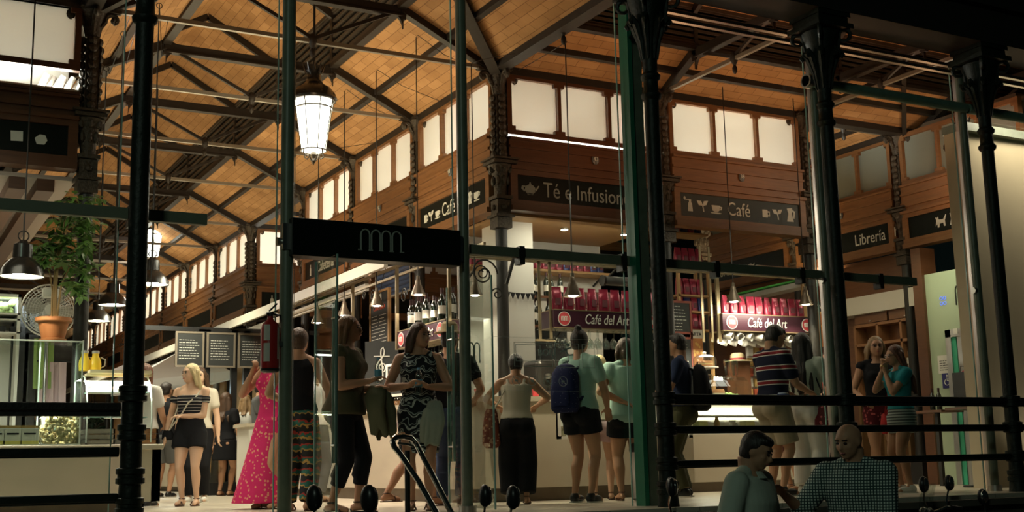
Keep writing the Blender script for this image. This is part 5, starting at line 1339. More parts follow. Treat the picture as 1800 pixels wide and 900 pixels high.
for i in range(26):
    a = rnd.uniform(0, 6.28); r = rnd.uniform(.02, .09); b.ball((p.x+r*math.cos(a), YL+.3+r*math.sin(a), ztop+.15+rnd.random()*.14), (.035, .02, .012), 6, Euler((rnd.random()*3, rnd.random()*3, 0)))
b.build('leaves', mat('leaf_dark', (.03, .045, .02), .6), t)
# trays and juice jugs on top of the case
MB_ = MB().bb((c0+.02, YL+.30, zc+.0), (c0+.62, YL+.42, zc+.02)); MB_.bb((c0+.04, YL+.24, zc+.02), (c0+.60, YL+.40, zc+.05)); tag(MB_.build('serving_tray', mat('tray_wood', (.70, .55, .36), .5)), 'pale tray on top of the curved pastry case', 'tray')
for px, lab in ((148, 'yellow juice jug nearer the vitrine on the pastry case'), (167, 'yellow juice jug with a cap nearer the dark column on the pastry case')):
    p = onY(px, 655, YL+.42); t = thing('juice_jug', lab, 'jug', (p.x, YL+.42, zc+.05)); 
    MB().lathe([(.0, 0), (.05, 0), (.055, .06), (.05, .10), (.03, .14), (.03, .17)], seg=16).build('juice', mat('juice_yellow_glow', (.85, .55, .04), .3, emit=.15), t, local=True, smooth=True)  # faint glow put into the juice, which is no lamp
    MB().lathe([(.034, .165), (.034, .19), (.0, .195)], seg=14).build('lid', WHITE, t, local=True, smooth=True); MB().tube([(.045, 0, .13), (.09, 0, .11), (.085, 0, .05), (.052, 0, .03)], .007, 6).build('handle', WHITE, t, local=True)
# potted plant on the vitrine
pp_ = onY(93, 590, YL+.22)
t = thing('potted_plant', 'leafy green umbrella plant in a terracotta pot on the glass vitrine', 'plant', (pp_.x, YL+.22, vz))
MB().lathe([(.0, .0), (.115, .0), (.12, .02), (.10, .025), (.105, .04), (.135, .17), (.16, .18), (.16, .215), (.14, .215), (.13, .19), (.0, .19)], (pp_.x, YL+.22, vz), 22).build('terracotta_pot', mat('terracotta', (.46, .17, .06), .6, ns=10, na=.25), t, smooth=True)
b = MB(); tips = []
stems = (((93, 560), (95, 500), (98, 440), (112, 360)), ((95, 560), (100, 490), (106, 430), (120, 350)), ((90, 560), (92, 510), (86, 470), (70, 432)), ((97, 560), (108, 500), (122, 470), (136, 470)), ((94, 560), (100, 470), (118, 400), (146, 372)), ((93, 560), (99, 480), (104, 400), (92, 400)))
for s_ in stems:
    pts = [onY(x, y, YL+.22+(.04 if i else 0)*((k*37) % 5-2)) for i, (x, y) in enumerate(s_) for k in (i,)]
    pts[0] = Vector((pp_.x+(s_[0][0]-93)*.006, YL+.22, vz+.17)); b.tube(pts, [.011, .009, .007, .004], 6); tips += pts[2:]
b.build('stem', mat('stem_tan', (.40, .26, .11), .7), t, smooth=True)
LEAF = mat('leaf_green', (.17, .34, .07), .45, 0, ns=7, na=.5, spec=.5)
b = MB(); rnd = random.Random(21)
cl = [onY(x, y, YL+.22+rnd.uniform(-.18, .18)) for x, y in [(112, 352), (140, 360), (160, 350), (125, 380), (150, 390), (105, 385), (70, 430), (88, 425), (78, 452), (62, 440), (100, 410), (120, 415), (135, 440), (148, 425), (130, 465), (140, 480), (118, 455), (126, 500), (140, 500), (152, 440), (95, 445), (110, 435), (158, 380), (145, 405), (88, 460), (130, 345), (160, 400), (105, 360), (136, 510), (150, 465)]]
for c in cl:
    for g in range(3):
        cc = c+Vector((rnd.uniform(-.06, .06), rnd.uniform(-.08, .08), rnd.uniform(-.05, .05)))
        tl = Euler((rnd.uniform(-.5, .9), rnd.uniform(-.6, .6), 0)).to_matrix()
        for k in range(7):
            a = k*2*PI/7+rnd.random()*.3; L = rnd.uniform(.09, .14)
            d = tl @ Vector((math.cos(a), math.sin(a), -.35)).normalized(); s_ = d.cross(Vector((0, 0, 1)));
            s_ = s_.normalized() if s_.length > .1 else Vector((1, 0, 0)); w_ = L*.22
            q = [cc+d*.015, cc+d*L*.45+s_*w_, cc+d*L*.8+s_*w_*.7, cc+d*L+Vector((0, 0, -.012)), cc+d*L*.8-s_*w_*.7, cc+d*L*.45-s_*w_]
            vs = [b.bm.verts.new(v) for v in q]; b.bm.faces.new(vs)
b.build('foliage', LEAF, t)
# fan
fp = onY(86, 546, YL+1.25); fr = onY(134, 546, YL+1.25).x-fp.x
t = thing('pedestal_fan', 'round wire-caged fan standing behind the potted plant', 'fan', (fp.x, YL+1.25, 0))
b = MB()
for y_, k in ((-.05, 1), (.05, 1)):
    for j in range(1, 11):
        r = fr*j/10*(1 if j < 10 else 1)
        b.tube([(fp.x+r*math.cos(a*PI/14), YL+1.25+y_*(1-(j/10)**3*.9), fp.z+r*math.sin(a*PI/14)) for a in range(29)], .0025 if j < 10 else .008, 4)
    for j in range(36):
        a = j*PI/18; b.tube([(fp.x+.05*math.cos(a), YL+1.25+y_, fp.z+.05*math.sin(a)), (fp.x+fr*.7*math.cos(a), YL+1.25+y_*.7, fp.z+fr*.7*math.sin(a)), (fp.x+fr*math.cos(a), YL+1.25, fp.z+fr*math.sin(a))], .002, 4)
b.build('wire_cage', mat('cage_white', (.60, .58, .52), .4, .3), t)
b = MB()
for k in range(4):
    a = k*PI/2+.3; q = Matrix.Rotation(a, 3, 'Y'); pts = [(.05, .01, -.03), (fr*.5, .03, -.10), (fr*.85, .03, -.06), (fr*.85, -.02, .08), (fr*.5, -.03, .09), (.05, -.01, .03)]
    vs = [b.bm.verts.new(q @ Vector(p)+Vector((fp.x, YL+1.25, fp.z))) for p in pts]; b.bm.faces.new(vs)
b.build('blade', mat('fan_blade', (.45, .43, .38), .4, .2), t)
b = MB().cyl((fp.x, YL+1.12, fp.z), (fp.x, YL+1.4, fp.z), .05, seg=16); b.build('hub', WHITE, t, smooth=True)
b = MB().cyl((fp.x, YL+1.32, 0), (fp.x, YL+1.32, fp.z), .018, seg=10); b.cyl((fp.x, YL+1.32, 0), (fp.x, YL+1.32, .03), .2, seg=20); b.build('pole', STEEL, t, smooth=True)
p = onY(88, 516, YL+1.16); b = MB().bb((p.x-.075, YL+1.10, p.z-.045), (p.x+.075, YL+1.18, p.z+.045)); b.build('control_box', WHITE, t, bevel=.01)
q = onY(95, 518, YL+1.09); MB().cyl((q.x, YL+1.08, q.z), (q.x, YL+1.10, q.z), .022, seg=14).build('dial', BLACK, t)
# cold lit shelf unit behind at the picture edge
p0, p1 = onY(-30, 590, 13.0), onY(36, 520, 13.0)
t = thing('chilled_shelf', 'cold white lit shelf of green food at the picture edge', 'shelf', ((p0.x+p1.x)/2, 12.8, 0))
f = MB(); f.bb((p0.x, 13.3, 0), (p1.x, 13.4, p1.z)); f.bb((p0.x, 12.9, p1.z-.03), (p1.x, 13.4, p1.z)); f.bb((p1.x-.03, 12.9, 0), (p1.x, 13.4, p1.z))
for py in (552, 562, 585): z = onY(10, py, 13.0).z; f.bb((p0.x, 12.9, z-.015), (p1.x, 13.3, z))
f.build('cabinet', WHITE, t)
area(((p0.x+p1.x)/2, 12.95, p1.z-.05), ((p0.x+p1.x)/2, 13.2, p1.z-.6), .7, 14, (.80, .92, 1), .1, name='chiller_lamp')
b = MB(); zf = onY(10, 552, 13.0).z
for i in range(60): b.ball((rnd.uniform(p0.x+.04, p1.x-.06), rnd.uniform(12.95, 13.25), zf+rnd.uniform(.01, .12)), rnd.uniform(.02, .04), 6)
o = b.build('chopped_greens', mat('greens', (.28, .33, .10), .7, ns=30, na=.7), t); o['kind'] = 'stuff'
b = MB()
for i in range(3): b.bb((p0.x+.1+i*.15, 12.95, onY(10, 585, 13.0).z), (p0.x+.2+i*.15, 13.1, onY(10, 574, 13.0).z))
b.build('dark_carton', BLACK, t)
# dark interior back of the stand, pale slanting ceiling with dark beams
struct(MB().bb((-14, 14.4, 0), (.35, 14.5, 3.3)).build('wall_snack_stand', mat('dark_brown_wall', (.10, .06, .04), .7)))
b = MB().bb((-3, 12.1, 3.20), (1.75, 17, 3.24)); struct(b.build('ceiling_snack_stand', mat('pale_ceiling', (.50, .42, .36), .7)))
b = MB()
for x in (-1.6, -.75, .05, .62, 1.15, 1.4): b.bb((x, 12.1, 3.08), (x+.16, 17, 3.2))
struct(b.build('trim_ceiling_beams', WOODD))
area((.5, 13.2, 2.4), (.5, 13.6, 3.2), 1.2, 7, (1, .80, .62), .8, name='stand_uplight')
area((.4, 13.0, 3.0), (.3, 13.6, .5), 1.6, 22, NEUT, .6, name='stand_lamp')
# plaster things in the gap over the cornice
b = MB(); p = onY(75, 140, 12.4)
t = thing('plaster_wares', 'tumbled pale tubes stacked in the gap under the big pale panel', 'tubes', (1.2, 12.4, 4.15))
for i in range(7):
    x = onY(62+i*11, 160, 12.35).x; b = MB(); b.cyl((x, 12.35, 4.06), (x+.10+.02*(i % 3), 12.35+.06*(i % 2), 4.33), .035, .028, seg=10); b.build('tube', (WHITE, mat('tube_grey', (.35, .30, .26), .6))[i % 2], t)
# back shelves seen inside the vitrine, aprons hanging
for i, (px, w_, m_, lab) in enumerate(((68, .18, FOODS[3], 'hanging green patterned cloth behind the vitrine'), (84, .24, mat('cloth_pink', (.55, .40, .42), .8), 'pink-white paper pad hanging behind the vitrine'))):
    p = onY(px, 690 if i else 650, 13.3); t = thing('hanging_cloth', lab, 'cloth', p); b = MB()
    n = 8
    for k in range(n): a = k/n; b.bar((p.x-w_/2+w_*a, 12.9+.02*math.sin(k*1.7), p.z+.28), (p.x-w_/2+w_*a+.01, 12.9+.02*math.sin(k*1.7+.5), p.z-.22), w_/n*1.4, .02)
    b.build('folds', m_, t); MB().bar((p.x-w_/2-.05, 12.9, p.z+.29), (p.x+w_/2+.05, 12.9, p.z+.29), .015, .015).build('rail', IRON, t)
t = thing('stand_upright', 'dark uprights standing behind the glass vitrine', 'upright', (1, 13, 0)); 
for px, w_ in ((30, .16), (50, .12), (78, .14)):
    p = onY(px, 700, 13.2); MB().bb((p.x-w_/2, 13.15, 0), (p.x+w_/2, 13.25, 2.1)).build('upright', IRON, t)

# ---------------------------------------------------------------- down the aisle: glass kiosk with menu boards, canopy, far counters
YK = 19.6
k0, k1 = onY(330, 650, YK).x, onY(560, 650, YK).x
t = thing('glass_kiosk', 'dark framed glass kiosk with menu boards across the aisle behind the blonde woman', 'kiosk', ((k0+k1)/2, YK, 0))
zk0, zk1 = onY(400, 645, YK).z, onY(400, 588, YK).z
b = MB(); b.bar((k0-.8, YK, zk1+.07), (k1, YK, zk1+.07), .06, .07); b.bar((k0, YK, .1), (k1, YK, .1), .1, .2)
for px in (352, 362, 410, 432, 480): p = onY(px, 700, YK); b.bb((p.x-.05, YK-.03, 0), (p.x+.05, YK+.05, zk1+.07))
b.build('frame', BLACK, t); MB().bb((k0, YK+.06, .2), (k1, YK+.07, zk0)).build('glass', GLASSC, t)
for i, px in enumerate((333, 388, 443)):
    a, c = onY(px-22, 615, YK-.06), onY(px+22, 615, YK-.06)
    q = board(((a.x+c.x)/2, YK-.08, (zk0+zk1)/2), 0, c.x-a.x, zk1-zk0-.02, ('menu board with white lettering behind the blonde woman', 'middle menu board with white lettering over the kiosk glass', 'menu board with white lettering just beside the extinguisher')[i], BCH, mat('frame_pale', (.18, .15, .11), .5), 'menu board', 'menu_board'); chalk(q, -.17, .17, -.17, .17, 8, seed=i)
p = onY(300, 640, 22.5)
t = thing('white_canopy', 'white cloth canopy with sloping sides behind the blonde woman', 'canopy', (p.x, 22.5, 0))
zt_, zb_ = onY(300, 612, 22.5).z, onY(300, 668, 22.5).z
b = MB(); top = Vector((p.x+.25, 22.5, zt_)); R4 = [Vector((p.x+.9, 21.7, zb_+.12)), Vector((p.x-.9, 21.7, zb_-.1)), Vector((p.x-.9, 23.3, zb_-.1)), Vector((p.x+.9, 23.3, zb_+.12))]
for i in range(4):
    a_, c_ = R4[i], R4[(i+1) % 4]; b.quad([a_, c_, top]); b.quad([a_, c_, c_-Vector((0, 0, .16)), a_-Vector((0, 0, .16))])
b.build('cloth', mat('canopy_white', (.78, .78, .76), .8), t); MB().cyl((p.x+.25, 22.5, 0), top, .03, seg=10).build('pole', STEEL, t)
area((p.x, 22.6, zb_-.2), (p.x, 21.5, .5), .8, 12, (.72, .85, 1), .5, name='canopy_lamp')
# pale beams along the stands (horizontal fascia over the counters)
t = thing('fascia_beam', 'long pale fascia beam running down the aisle over the counters', 'beam', (5.5, 20, 2.6))
a = onX(690, 455, 5.35); MB().bar((5.35, 12.9, a.z), (5.35, 40, a.z), .05, .13).build('beam', mat('fascia_pale', (.48, .44, .36), .5), t); MB().bar((5.95, 15, a.z+.02), (5.95, 40, a.z+.02), .05, .10).build('second_beam', MATS['fascia_pale'], t)
b = MB()
for i in range(12): b.bar((5.35, 14+i*2.2, a.z+.06), (6.3, 14+i*2.2, a.z+.25), .03, .03)
b.build('stay', IRON, t)
for i in range(4):
    y = 24.5+i*4.6
    t = thing('far_counter', 'far pale counter of the stands down the aisle', 'counter', (5.9, y, 0), 'far counters down the aisle')
    MB().bb((5.6, y-1.9, .1), (5.68, y+1.9, 1.05)).build('front', MARBLE, t); MB().bb((5.55, y-1.95, 1.05), (6.3, y+1.95, 1.1)).build('worktop', WHITE, t); MB().bb((5.7, y-1.85, 0), (5.78, y+1.85, .12)).build('plinth', PLINTH, t)
    MB().bb((7.3, y-2.0, 0), (7.35, y+2.0, 3.2)).build('back_panel', WOODL, t)
    area((6.1, y, 2.3), (6.1, y, 0), .3, 26, NEUT, 3, name='far_stand_lamp')
t = thing('white_counter', 'short white counter glimpsed behind the olive top woman', 'counter', (5.8, 18.3, 0)); MB().bb((5.0, 17.2, .1), (6.3, 17.8, 1.0)).build('front', WHITE, t); MB().bb((4.95, 17.15, 1.0), (6.35, 17.85, 1.05)).build('worktop', MARBLE, t); MB().bb((5.05, 17.25, 0), (6.25, 17.75, .1)).build('plinth', PLINTH, t)

# ---------------------------------------------------------------- extinguisher and hanging rods
p = onY(474, 655, YG-.02)
t = thing('fire_extinguisher', 'red fire extinguisher with white label hung on the green entrance post', 'extinguisher', (p.x, YG-.02, p.z))
MB().lathe([(.0, 0), (.055, .0), (.07, .012), (.072, .03)], seg=20).build('base_ring', BLACK, t, local=True, smooth=True)
MB().lathe([(.068, .02), (.07, .05), (.07, .33), (.062, .37), (.03, .40), (.022, .41), (.022, .43)], seg=20).build('cylinder', mat('extinguisher_red', (.40, .025, .02), .3), t, local=True, smooth=True)
b = MB()
for a0, a1, z0, z1 in ((-2.6, -1.9, .24, .36), (-2.6, -1.9, .08, .22), (-1.0, -.5, .10, .34)):
    r = .0712; n = 6; vs = []
    for i in range(n+1): a = a0+(a1-a0)*i/n; vs.append((r*math.cos(a), r*math.sin(a)))
    for i in range(n): b.quad([(*vs[i], z0), (*vs[i+1], z0), (*vs[i+1], z1), (*vs[i], z1)])
b.build('label', LABELM, t, local=True)
b = MB().cyl((0, 0, .43), (0, 0, .46), .02, seg=10); b.bar((-.01, 0, .47), (.05, 0, .53), .02, .012); b.bar((-.01, 0, .455), (.055, 0, .475), .02, .01); b.cyl((-.03, 0, .45), (.02, 0, .45), .012, seg=8); b.build('valve_and_lever', BLACK, t, local=True)
MB().tube([(.02, 0, .45), (.08, 0, .44), (.095, 0, .36), (.085, 0, .2)], .009, 8).build('hose', BLACK, t, local=True, smooth=True)
MB().bb((.05, -.02, .2), (.12, .03, .24)).build('bracket', STEEL, t, local=True)
def rod(x, y, z0, z1, lab):
    t = thing('hanging_rod', lab, 'rod', (x, y, z0), 'thin dark rods hanging from the trusses')
    MB().cyl((x, y, z0), (x, y, z1), .007, seg=6).build('rod', IRON, t); MB().tube([(x+.03*math.cos(a*PI/6)-.0, y, z1+.03+.03*math.sin(a*PI/6)) for a in range(13)], .005, 5).build('hook', IRON, t)
    c = MB(); c.tube([(x, y, z1+.05), (x+.02, y-.1, 4.6), (x+.05, 12.0, 4.97)], .004, 5); c.build('cable', IRON, t)
for (px, py, Y, zz_) in ((187, 125, 13, 2.4), (217, 65, 12.6, 2.2), (280, 15, 12.2, 1.9)):
    p = onY(px, py, Y); rod(p.x, p.y, zz_, p.z, 'thin dark rod with hook hanging from the vault of the aisle')
# ---------------------------------------------------------------- people
SKIN = mat('skin_tan', (.50, .27, .16), .55, 0, ns=6, na=.15, spec=.3)
SKINL = mat('skin_fair', (.66, .42, .28), .55, 0, ns=6, na=.12, spec=.3)
HAIRC = {k: mat('hair_'+k, c, .5, 0, ns=16, na=.6, stretch=(5, 5, .6), bump=.5, spec=.5) for k, c in (('blonde', (.74, .58, .30)), ('dark', (.022, .014, .010)), ('brown', (.09, .045, .022)), ('auburn', (.16, .05, .02)), ('dkblonde', (.33, .20, .09)), ('grey', (.12, .11, .10)))}
def frust(b, p0, p1, r0, r1, seg=12):
    b.cyl(p0, p1, r0, r1, seg); b.ball(p0, r0, seg); b.ball(p1, r1, seg)
def chain(b, pts, rr, seg=12):
    for i in range(len(pts)-1): frust(b, pts[i], pts[i+1], rr[i], rr[i+1], seg)
def remesh(o, vox, sm=4):
    r = o.modifiers.new('remesh', 'REMESH'); r.mode = 'VOXEL'; r.voxel_size = vox; r.use_smooth_shade = True
    if sm: s = o.modifiers.new('smooth', 'SMOOTH'); s.factor = .5; s.iterations = sm
    return o
def ik(a, c, l1, l2, pole):
    d = c-a; L = min(d.length, (l1+l2)*.995); L = max(L, abs(l1-l2)+.01); u = d.normalized(); c = a+u*L
    x = (l1*l1-l2*l2+L*L)/(2*L); h = math.sqrt(max(0, l1*l1-x*x))
    p = Vector(pole); p = p-u*p.dot(u); p.normalize()
    return a+u*x+p*h, c
def VF(phi):
    a = math.radians(phi); vf = Vector((math.sin(YAW), math.cos(YAW), 0)); rt = Vector((math.cos(YAW), -math.sin(YAW), 0))
    return vf*math.cos(a)+rt*math.sin(a)
PEOPLE = {}
def person(key, loc, phi, H, label, sex='f', w=1.0, skin=None, hair='brown', style='long', hl=.72, top=None, bottom=None, arms=None, feet=None, lean=(0, 0), head=(0, 0), shoes=None, face=True, vox=.0115, group=None, stuff=()):
    """phi: 0 looks away from the photographer, 90 to picture right, 180 towards the camera. local x = the person's right hand side, y = forward"""
    skin = skin or SKIN
    fd = VF(phi); rz = math.atan2(-fd.x, fd.y)
    t = thing('person', label, 'person', loc, group, rz)
    hz = .50*H; kx, ky = lean
    def sp(x, y, z):
        q = max(0, z-hz); return Vector((x+kx*q, y+ky*q, z))
    F_ = sex == 'f'
    prof = [(.455, .055, .050, 0), (.48, .088, .068, -.004), (.52, (.102 if F_ else .094), .076, -.008), (.56, (.094 if F_ else .090), .066, 0), (.615, (.074 if F_ else .086), .056, .004), (.68, (.080 if F_ else .094), .062, .004),
            (.735, (.088 if F_ else .104), (.070 if F_ else .068), .006), (.785, (.094 if F_ else .110), .058, 0), (.815, (.082 if F_ else .098), .044, -.004), (.835, .045, .034, -.006)]
    def tr(zf):
        for i in range(len(prof)-1):
            a, c = prof[i], prof[i+1]
            if a[0] <= zf <= c[0]:
                k = (zf-a[0])/(c[0]-a[0]); return [a[j]+(c[j]-a[j])*k for j in range(1, 4)]
        return list(prof[0][1:]) if zf < prof[0][0] else list(prof[-1][1:])
    def torso(b, z0, z1, off=0.0, n=14, flare=0.0):
        rs = []
        for i in range(n+1):
            zf = z0+(z1-z0)*i/n; rx, ry, yo = tr(zf); p = sp(0, yo*H, zf*H); fl = flare*(1-i/n)**1.5
            rs.append((p.x, p.y, p.z, rx*H*w+off+fl, ry*H*w+off+fl))
        b.rings(rs, 24, sq=.88); return b
    # limbs
    A = {}
    spec = arms or {}
    for side, sg in (('r', 1), ('l', -1)):
        sh = sp(sg*(.100 if F_ else .112)*H*(1+(w-1)*.5), -.004*H, .803*H)
        a_ = spec.get(side, ((sg*.16, .04, .44), None))
        tgt = Vector([c*H for c in a_[0]]); pole = a_[1] or (sg*.5, -.6, -.3)
        el, wr = ik(sh, tgt, .175*H, .150*H, pole); A[side] = (sh, el, wr, a_[2] if len(a_) > 2 else None)
    Lg = {}
    ft = feet or {'r': (.055, 0), 'l': (-.055, 0)}
    for side, sg in (('r', 1), ('l', -1)):
        hp = Vector((sg*.052*H, 0, .495*H)); f_ = ft[side]; an = Vector((f_[0]*H, f_[1]*H, (.052+(f_[2] if len(f_) > 2 else 0))*H))
        kn, an = ik(hp, an, .235*H, .225*H, (sg*.08, 1, 0)); Lg[side] = (hp, kn, an)
    b = MB(); torso(b, .455, .835)
    b.rings([(*sp(0, -.006*H, z*H), r*H, r*H) for z, r in ((.82, .046), (.84, .038), (.87, .034 if F_ else .038), (.90, .034 if F_ else .038))], 14)
    for sg in (1, -1): frust(b, sp(sg*.02*H, -.01*H, .845*H), sp(sg*.085*H, -.008*H, .812*H), .024*H, .026*H, 10)
    if F_:
        for sg in (1, -1): b.ball(sp(sg*.042*H, .045*H*w, .735*H), (.036*H*w, .034*H*w, .036*H*w), 12)
    for sg in (1, -1): b.ball((sg*.045*H*w, -.040*H, .50*H), (.05*H*w, .045*H*w, .05*H), 12)
    wr_ = 1+(w-1)*.8
    for side, sg in (('r', 1), ('l', -1)):
        sh, el, wr, grip = A[side]
        u1 = sh.lerp(el, .35)
        chain(b, [sh, u1, el], [.033*H*wr_, (.029 if F_ else .032)*H*wr_, .0235*H*wr_]); f1 = el.lerp(wr, .3); chain(b, [el, f1, wr], [.0235*H*wr_, .0245*H*wr_, .0155*H])
        # hand: palm, four fingers, thumb
        d = (wr-el).normalized()
        if grip: d = Vector(grip).normalized()
        up = Vector((0, 0, 1)) if abs(d.z) < .8 else Vector((0, 1, 0))
        s_ = d.cross(up).normalized(); n_ = s_.cross(d).normalized()      # s_: across the palm, n_: normal
        if abs(d.z) > .8: s_, n_ = n_, Vector((-sg, 0, 0))
        pc = wr+d*.028*H
        b.ball(pc, .001) if False else None
        M_ = Matrix((( *[(d.x), (s_.x), (n_.x)], 0), (*[(d.y), (s_.y), (n_.y)], 0), (*[(d.z), (s_.z), (n_.z)], 0), (0, 0, 0, 1)))
        bmesh.ops.create_uvsphere(b.bm, u_segments=12, v_segments=8, radius=1, matrix=Matrix.Translation(pc) @ M_ @ Matrix.Diagonal((.034*H, .025*H, .013*H, 1)))
        for k, (o_, L_) in enumerate(((-.018, .040), (-.006, .047), (.006, .044), (.018, .034))):
            k0 = pc+d*.022*H+s_*o_*H; k1 = k0+(d-n_*.35).normalized()*L_*.5*H+s_*o_*.12*H; k2 = k1+(d*.6-n_*.9).normalized()*L_*.5*H
            chain(b, [k0, k1, k2], [.0062*H, .0056*H, .0048*H], 6)
        tb = wr+d*.012*H-s_*.020*H; t1 = tb+(d*.7-s_*.75-n_*.2).normalized()*.026*H; t2 = t1+(d*.9-s_*.1-n_*.5).normalized()*.02*H
        chain(b, [tb, t1, t2], [.0078*H, .0066*H, .0052*H], 6)
        hp, kn, an = Lg[side]
        chain(b, [hp, hp.lerp(kn, .45), kn], [.053*H*w, (.050 if F_ else .047)*H*w, .031*H*wr_]); c1 = kn.lerp(an, .32)+Vector((0, -.012*H, 0)); chain(b, [kn, c1, kn.lerp(an, .7), an], [.031*H*wr_, .0335*H*wr_, .023*H*wr_, .0185*H])
        hs = shoes == 'heels'
        heel = an+Vector((0, -.022*H, -.028*H)); toe = Vector((an.x+sg*.012*H, an.y+.088*H, an.z-.036*H))
        chain(b, [heel, an+Vector((0, .02*H, -.022*H)), toe], [.019*H, .021*H, .015*H], 8)
    # head
    hd = MB(); hc = Vector((0, .012*H, .931*H))
    hd.ball(hc+Vector((0, -.008*H, .010*H)), (.0465*H, .057*H, .055*H), 20)
    hd.ball(hc+Vector((0, .014*H, -.022*H)), (.038*H, .039*H, .042*H), 16); hd.ball(hc+Vector((0, .036*H, -.050*H)), (.018*H, .014*H, .012*H), 10)
    frust(hd, hc+Vector((0, .046*H, .012*H)), hc+Vector((0, .060*H, -.014*H)), .005*H, .0085*H, 8)
    hd.ball(hc+Vector((0, .050*H, -.032*H)), (.013*H, .008*H, .006*H), 8)
    for sg in (1, -1):
        hd.ball(hc+Vector((sg*.044*H, -.004*H, -.004*H)), (.006*H, .012*H, .018*H), 8); hd.ball(hc+Vector((sg*.022*H, .034*H, -.012*H)), (.014*H, .014*H, .014*H), 8)
        hd.ball(hc+Vector((sg*.017*H, .040*H, .020*H)), (.015*H, .010*H, .006*H), 8)
    hy, hp_ = math.radians(-head[0]), math.radians(head[1])
    piv = Vector((0, -.004*H, .87*H)); q0 = sp(0, 0, .87*H)-Vector((0, 0, .87*H))
    HM = Matrix.Translation(piv+q0) @ Euler((hp_, 0, hy), 'XYZ').to_matrix().to_4x4() @ Matrix.Translation(-piv)
    bmesh.ops.transform(hd.bm, matrix=HM, verts=hd.bm.verts)
    me_ = bpy.data.meshes.new('tmp'); hd.bm.to_mesh(me_); hd.bm.free(); b.bm.from_mesh(me_); bpy.data.meshes.remove(me_)
    o = b.build('body', skin, t, local=True, smooth=True); remesh(o, vox, 3)
    if face:
        e = MB()
        for sg in (1, -1): e.ball(hc+Vector((sg*.0175*H, .0475*H, .006*H)), (.0085*H, .005*H, .0045*H), 8)
        bmesh.ops.transform(e.bm, matrix=HM, verts=e.bm.verts); e.build('eyes', mat('eye_dark', (.05, .035, .03), .3), t, local=True, smooth=True)
        e = MB()
        for sg in (1, -1): e.bar(hc+Vector((sg*.008*H, .0505*H, .017*H)), hc+Vector((sg*.028*H, .045*H, .0175*H)), .003*H, .0035*H)
        bmesh.ops.transform(e.bm, matrix=HM, verts=e.bm.verts); e.build('eyebrows', HAIRC['dark'], t, local=True)
        e = MB().ball(hc+Vector((0, .0525*H, -.0325*H)), (.012*H, .0065*H, .0045*H), 10)
        bmesh.ops.transform(e.bm, matrix=HM, verts=e.bm.verts); e.build('lips', mat('lips', (.35, .10, .08), .5), t, local=True, smooth=True)
    # hair
    if style != 'bald':
        h = MB(); rnd = random.Random(hash(label) % 999 if False else len(label))
        big = 1.06 if style in ('short', 'crop') else 1.12
        h.ball(hc+Vector((0, -.017*H, .016*H)), (.0475*H*big, .053*H*big, .054*H*big), 20); h.ball(hc+Vector((0, -.028*H, -.012*H)), (.044*H*big, .042*H, .046*H), 16)
        if style in ('long', 'bob'):
            n = 9; z1 = hl*H
            for side in (-1, 0, 1):
                for k in range(3):
                    x0 = side*.034*H+(k-1)*.014*H; y0 = (-.044+.022*abs(side))*H
                    pts = []
                    for i in range(6):
                        f_ = i/5; z = hc.z+(.01*H)+(z1-hc.z)*f_
                        pts.append(Vector((x0*(1+.35*f_)+.004*H*math.sin(i*1.7+k*2+side), y0-.012*H*f_+.003*H*math.cos(i+k*2)-(.022*H*w if z < .80*H else 0), z)))
                    rr = [.016*H, .019*H, .018*H, .017*H, .014*H, .006*H]
                    if abs(side) and style == 'long' and hl > .8: pass
                    chain(h, pts, rr, 8)
            for side in (-1, 1):            # locks beside the face
                x0 = side*.045*H; chain(h, [hc+Vector((x0*.7, .014*H, .040*H)), hc+Vector((x0*1.10, .0*H, .0)), hc+Vector((x0*1.15, -.008*H, -.04*H)), hc+Vector((x0*1.25, -.016*H, -.085*H))], [.010*H, .010*H, .012*H, .010*H], 8)
        if style == 'bun':
            h.ball(hc+Vector((0, -.03*H, .078*H)), (.024*H, .024*H, .022*H), 12); h.ball(hc+Vector((0, -.03*H, .062*H)), .016*H, 8)
        if style == 'lowbun': h.ball(hc+Vector((0, -.062*H, .02*H)), (.022*H, .02*H, .022*H), 12)
        if style == 'short':
            h.ball(hc+Vector((0, .010*H, .045*H)), (.040*H, .040*H, .022*H), 14)
        if style == 'bob': pass
        bmesh.ops.transform(h.bm, matrix=HM, verts=h.bm.verts)
        remesh(h.build('hair', HAIRC[hair], t, local=True, smooth=True), .010, 2)
    # clothes
    def sleeve(b, side, a, off):
        """a: 0..1 upper arm, 1..2 forearm"""
        sh, el, wr, _ = A[side]
        e1 = sh.lerp(el, min(a, 1)); r0 = .034*H*wr_+off; r1 = (.034-.009*min(a, 1))*H*wr_+off*1.3
        frust(b, sh, e1, r0, r1, 14) if a > .15 else b.ball(sh, r0*.95, 12)
        if a > 1: frust(b, el, el.lerp(wr, a-1), .026*H*wr_+off, .020*H*wr_+off, 12)
    if top:
        b = MB(); z0, z1, off = top.get('z0', .54), top.get('z1', .822), top.get('off', .010)+.003
        if z1 > .815 and not top.get('straps'):
            for sg in (1, -1): frust(b, sp(sg*.030*H, -.01*H, .838*H), sp(sg*.085*H, -.008*H, .812*H), .024*H+off*.6, .026*H+off*.7, 10)
        torso(b, z0, z1, off, flare=top.get('flare', .01))
        if F_ and z1 > .74:
            for sg in (1, -1): b.ball(sp(sg*.042*H, .045*H*w, .735*H), .036*H*w+off, 12)
        for s_ in ('r', 'l'):
            if top.get('sleeve', .5) > 0: sleeve(b, s_, top['sleeve'] if 'sleeve' in top else .5, off)
        if top.get('straps'):
            for sg in (1, -1): b.tube([sp(sg*.05*H, .055*H, .765*H), sp(sg*.058*H, .02*H, .828*H), sp(sg*.056*H, -.03*H, .82*H), sp(sg*.045*H, -.055*H, .77*H)], .014*H, 8)
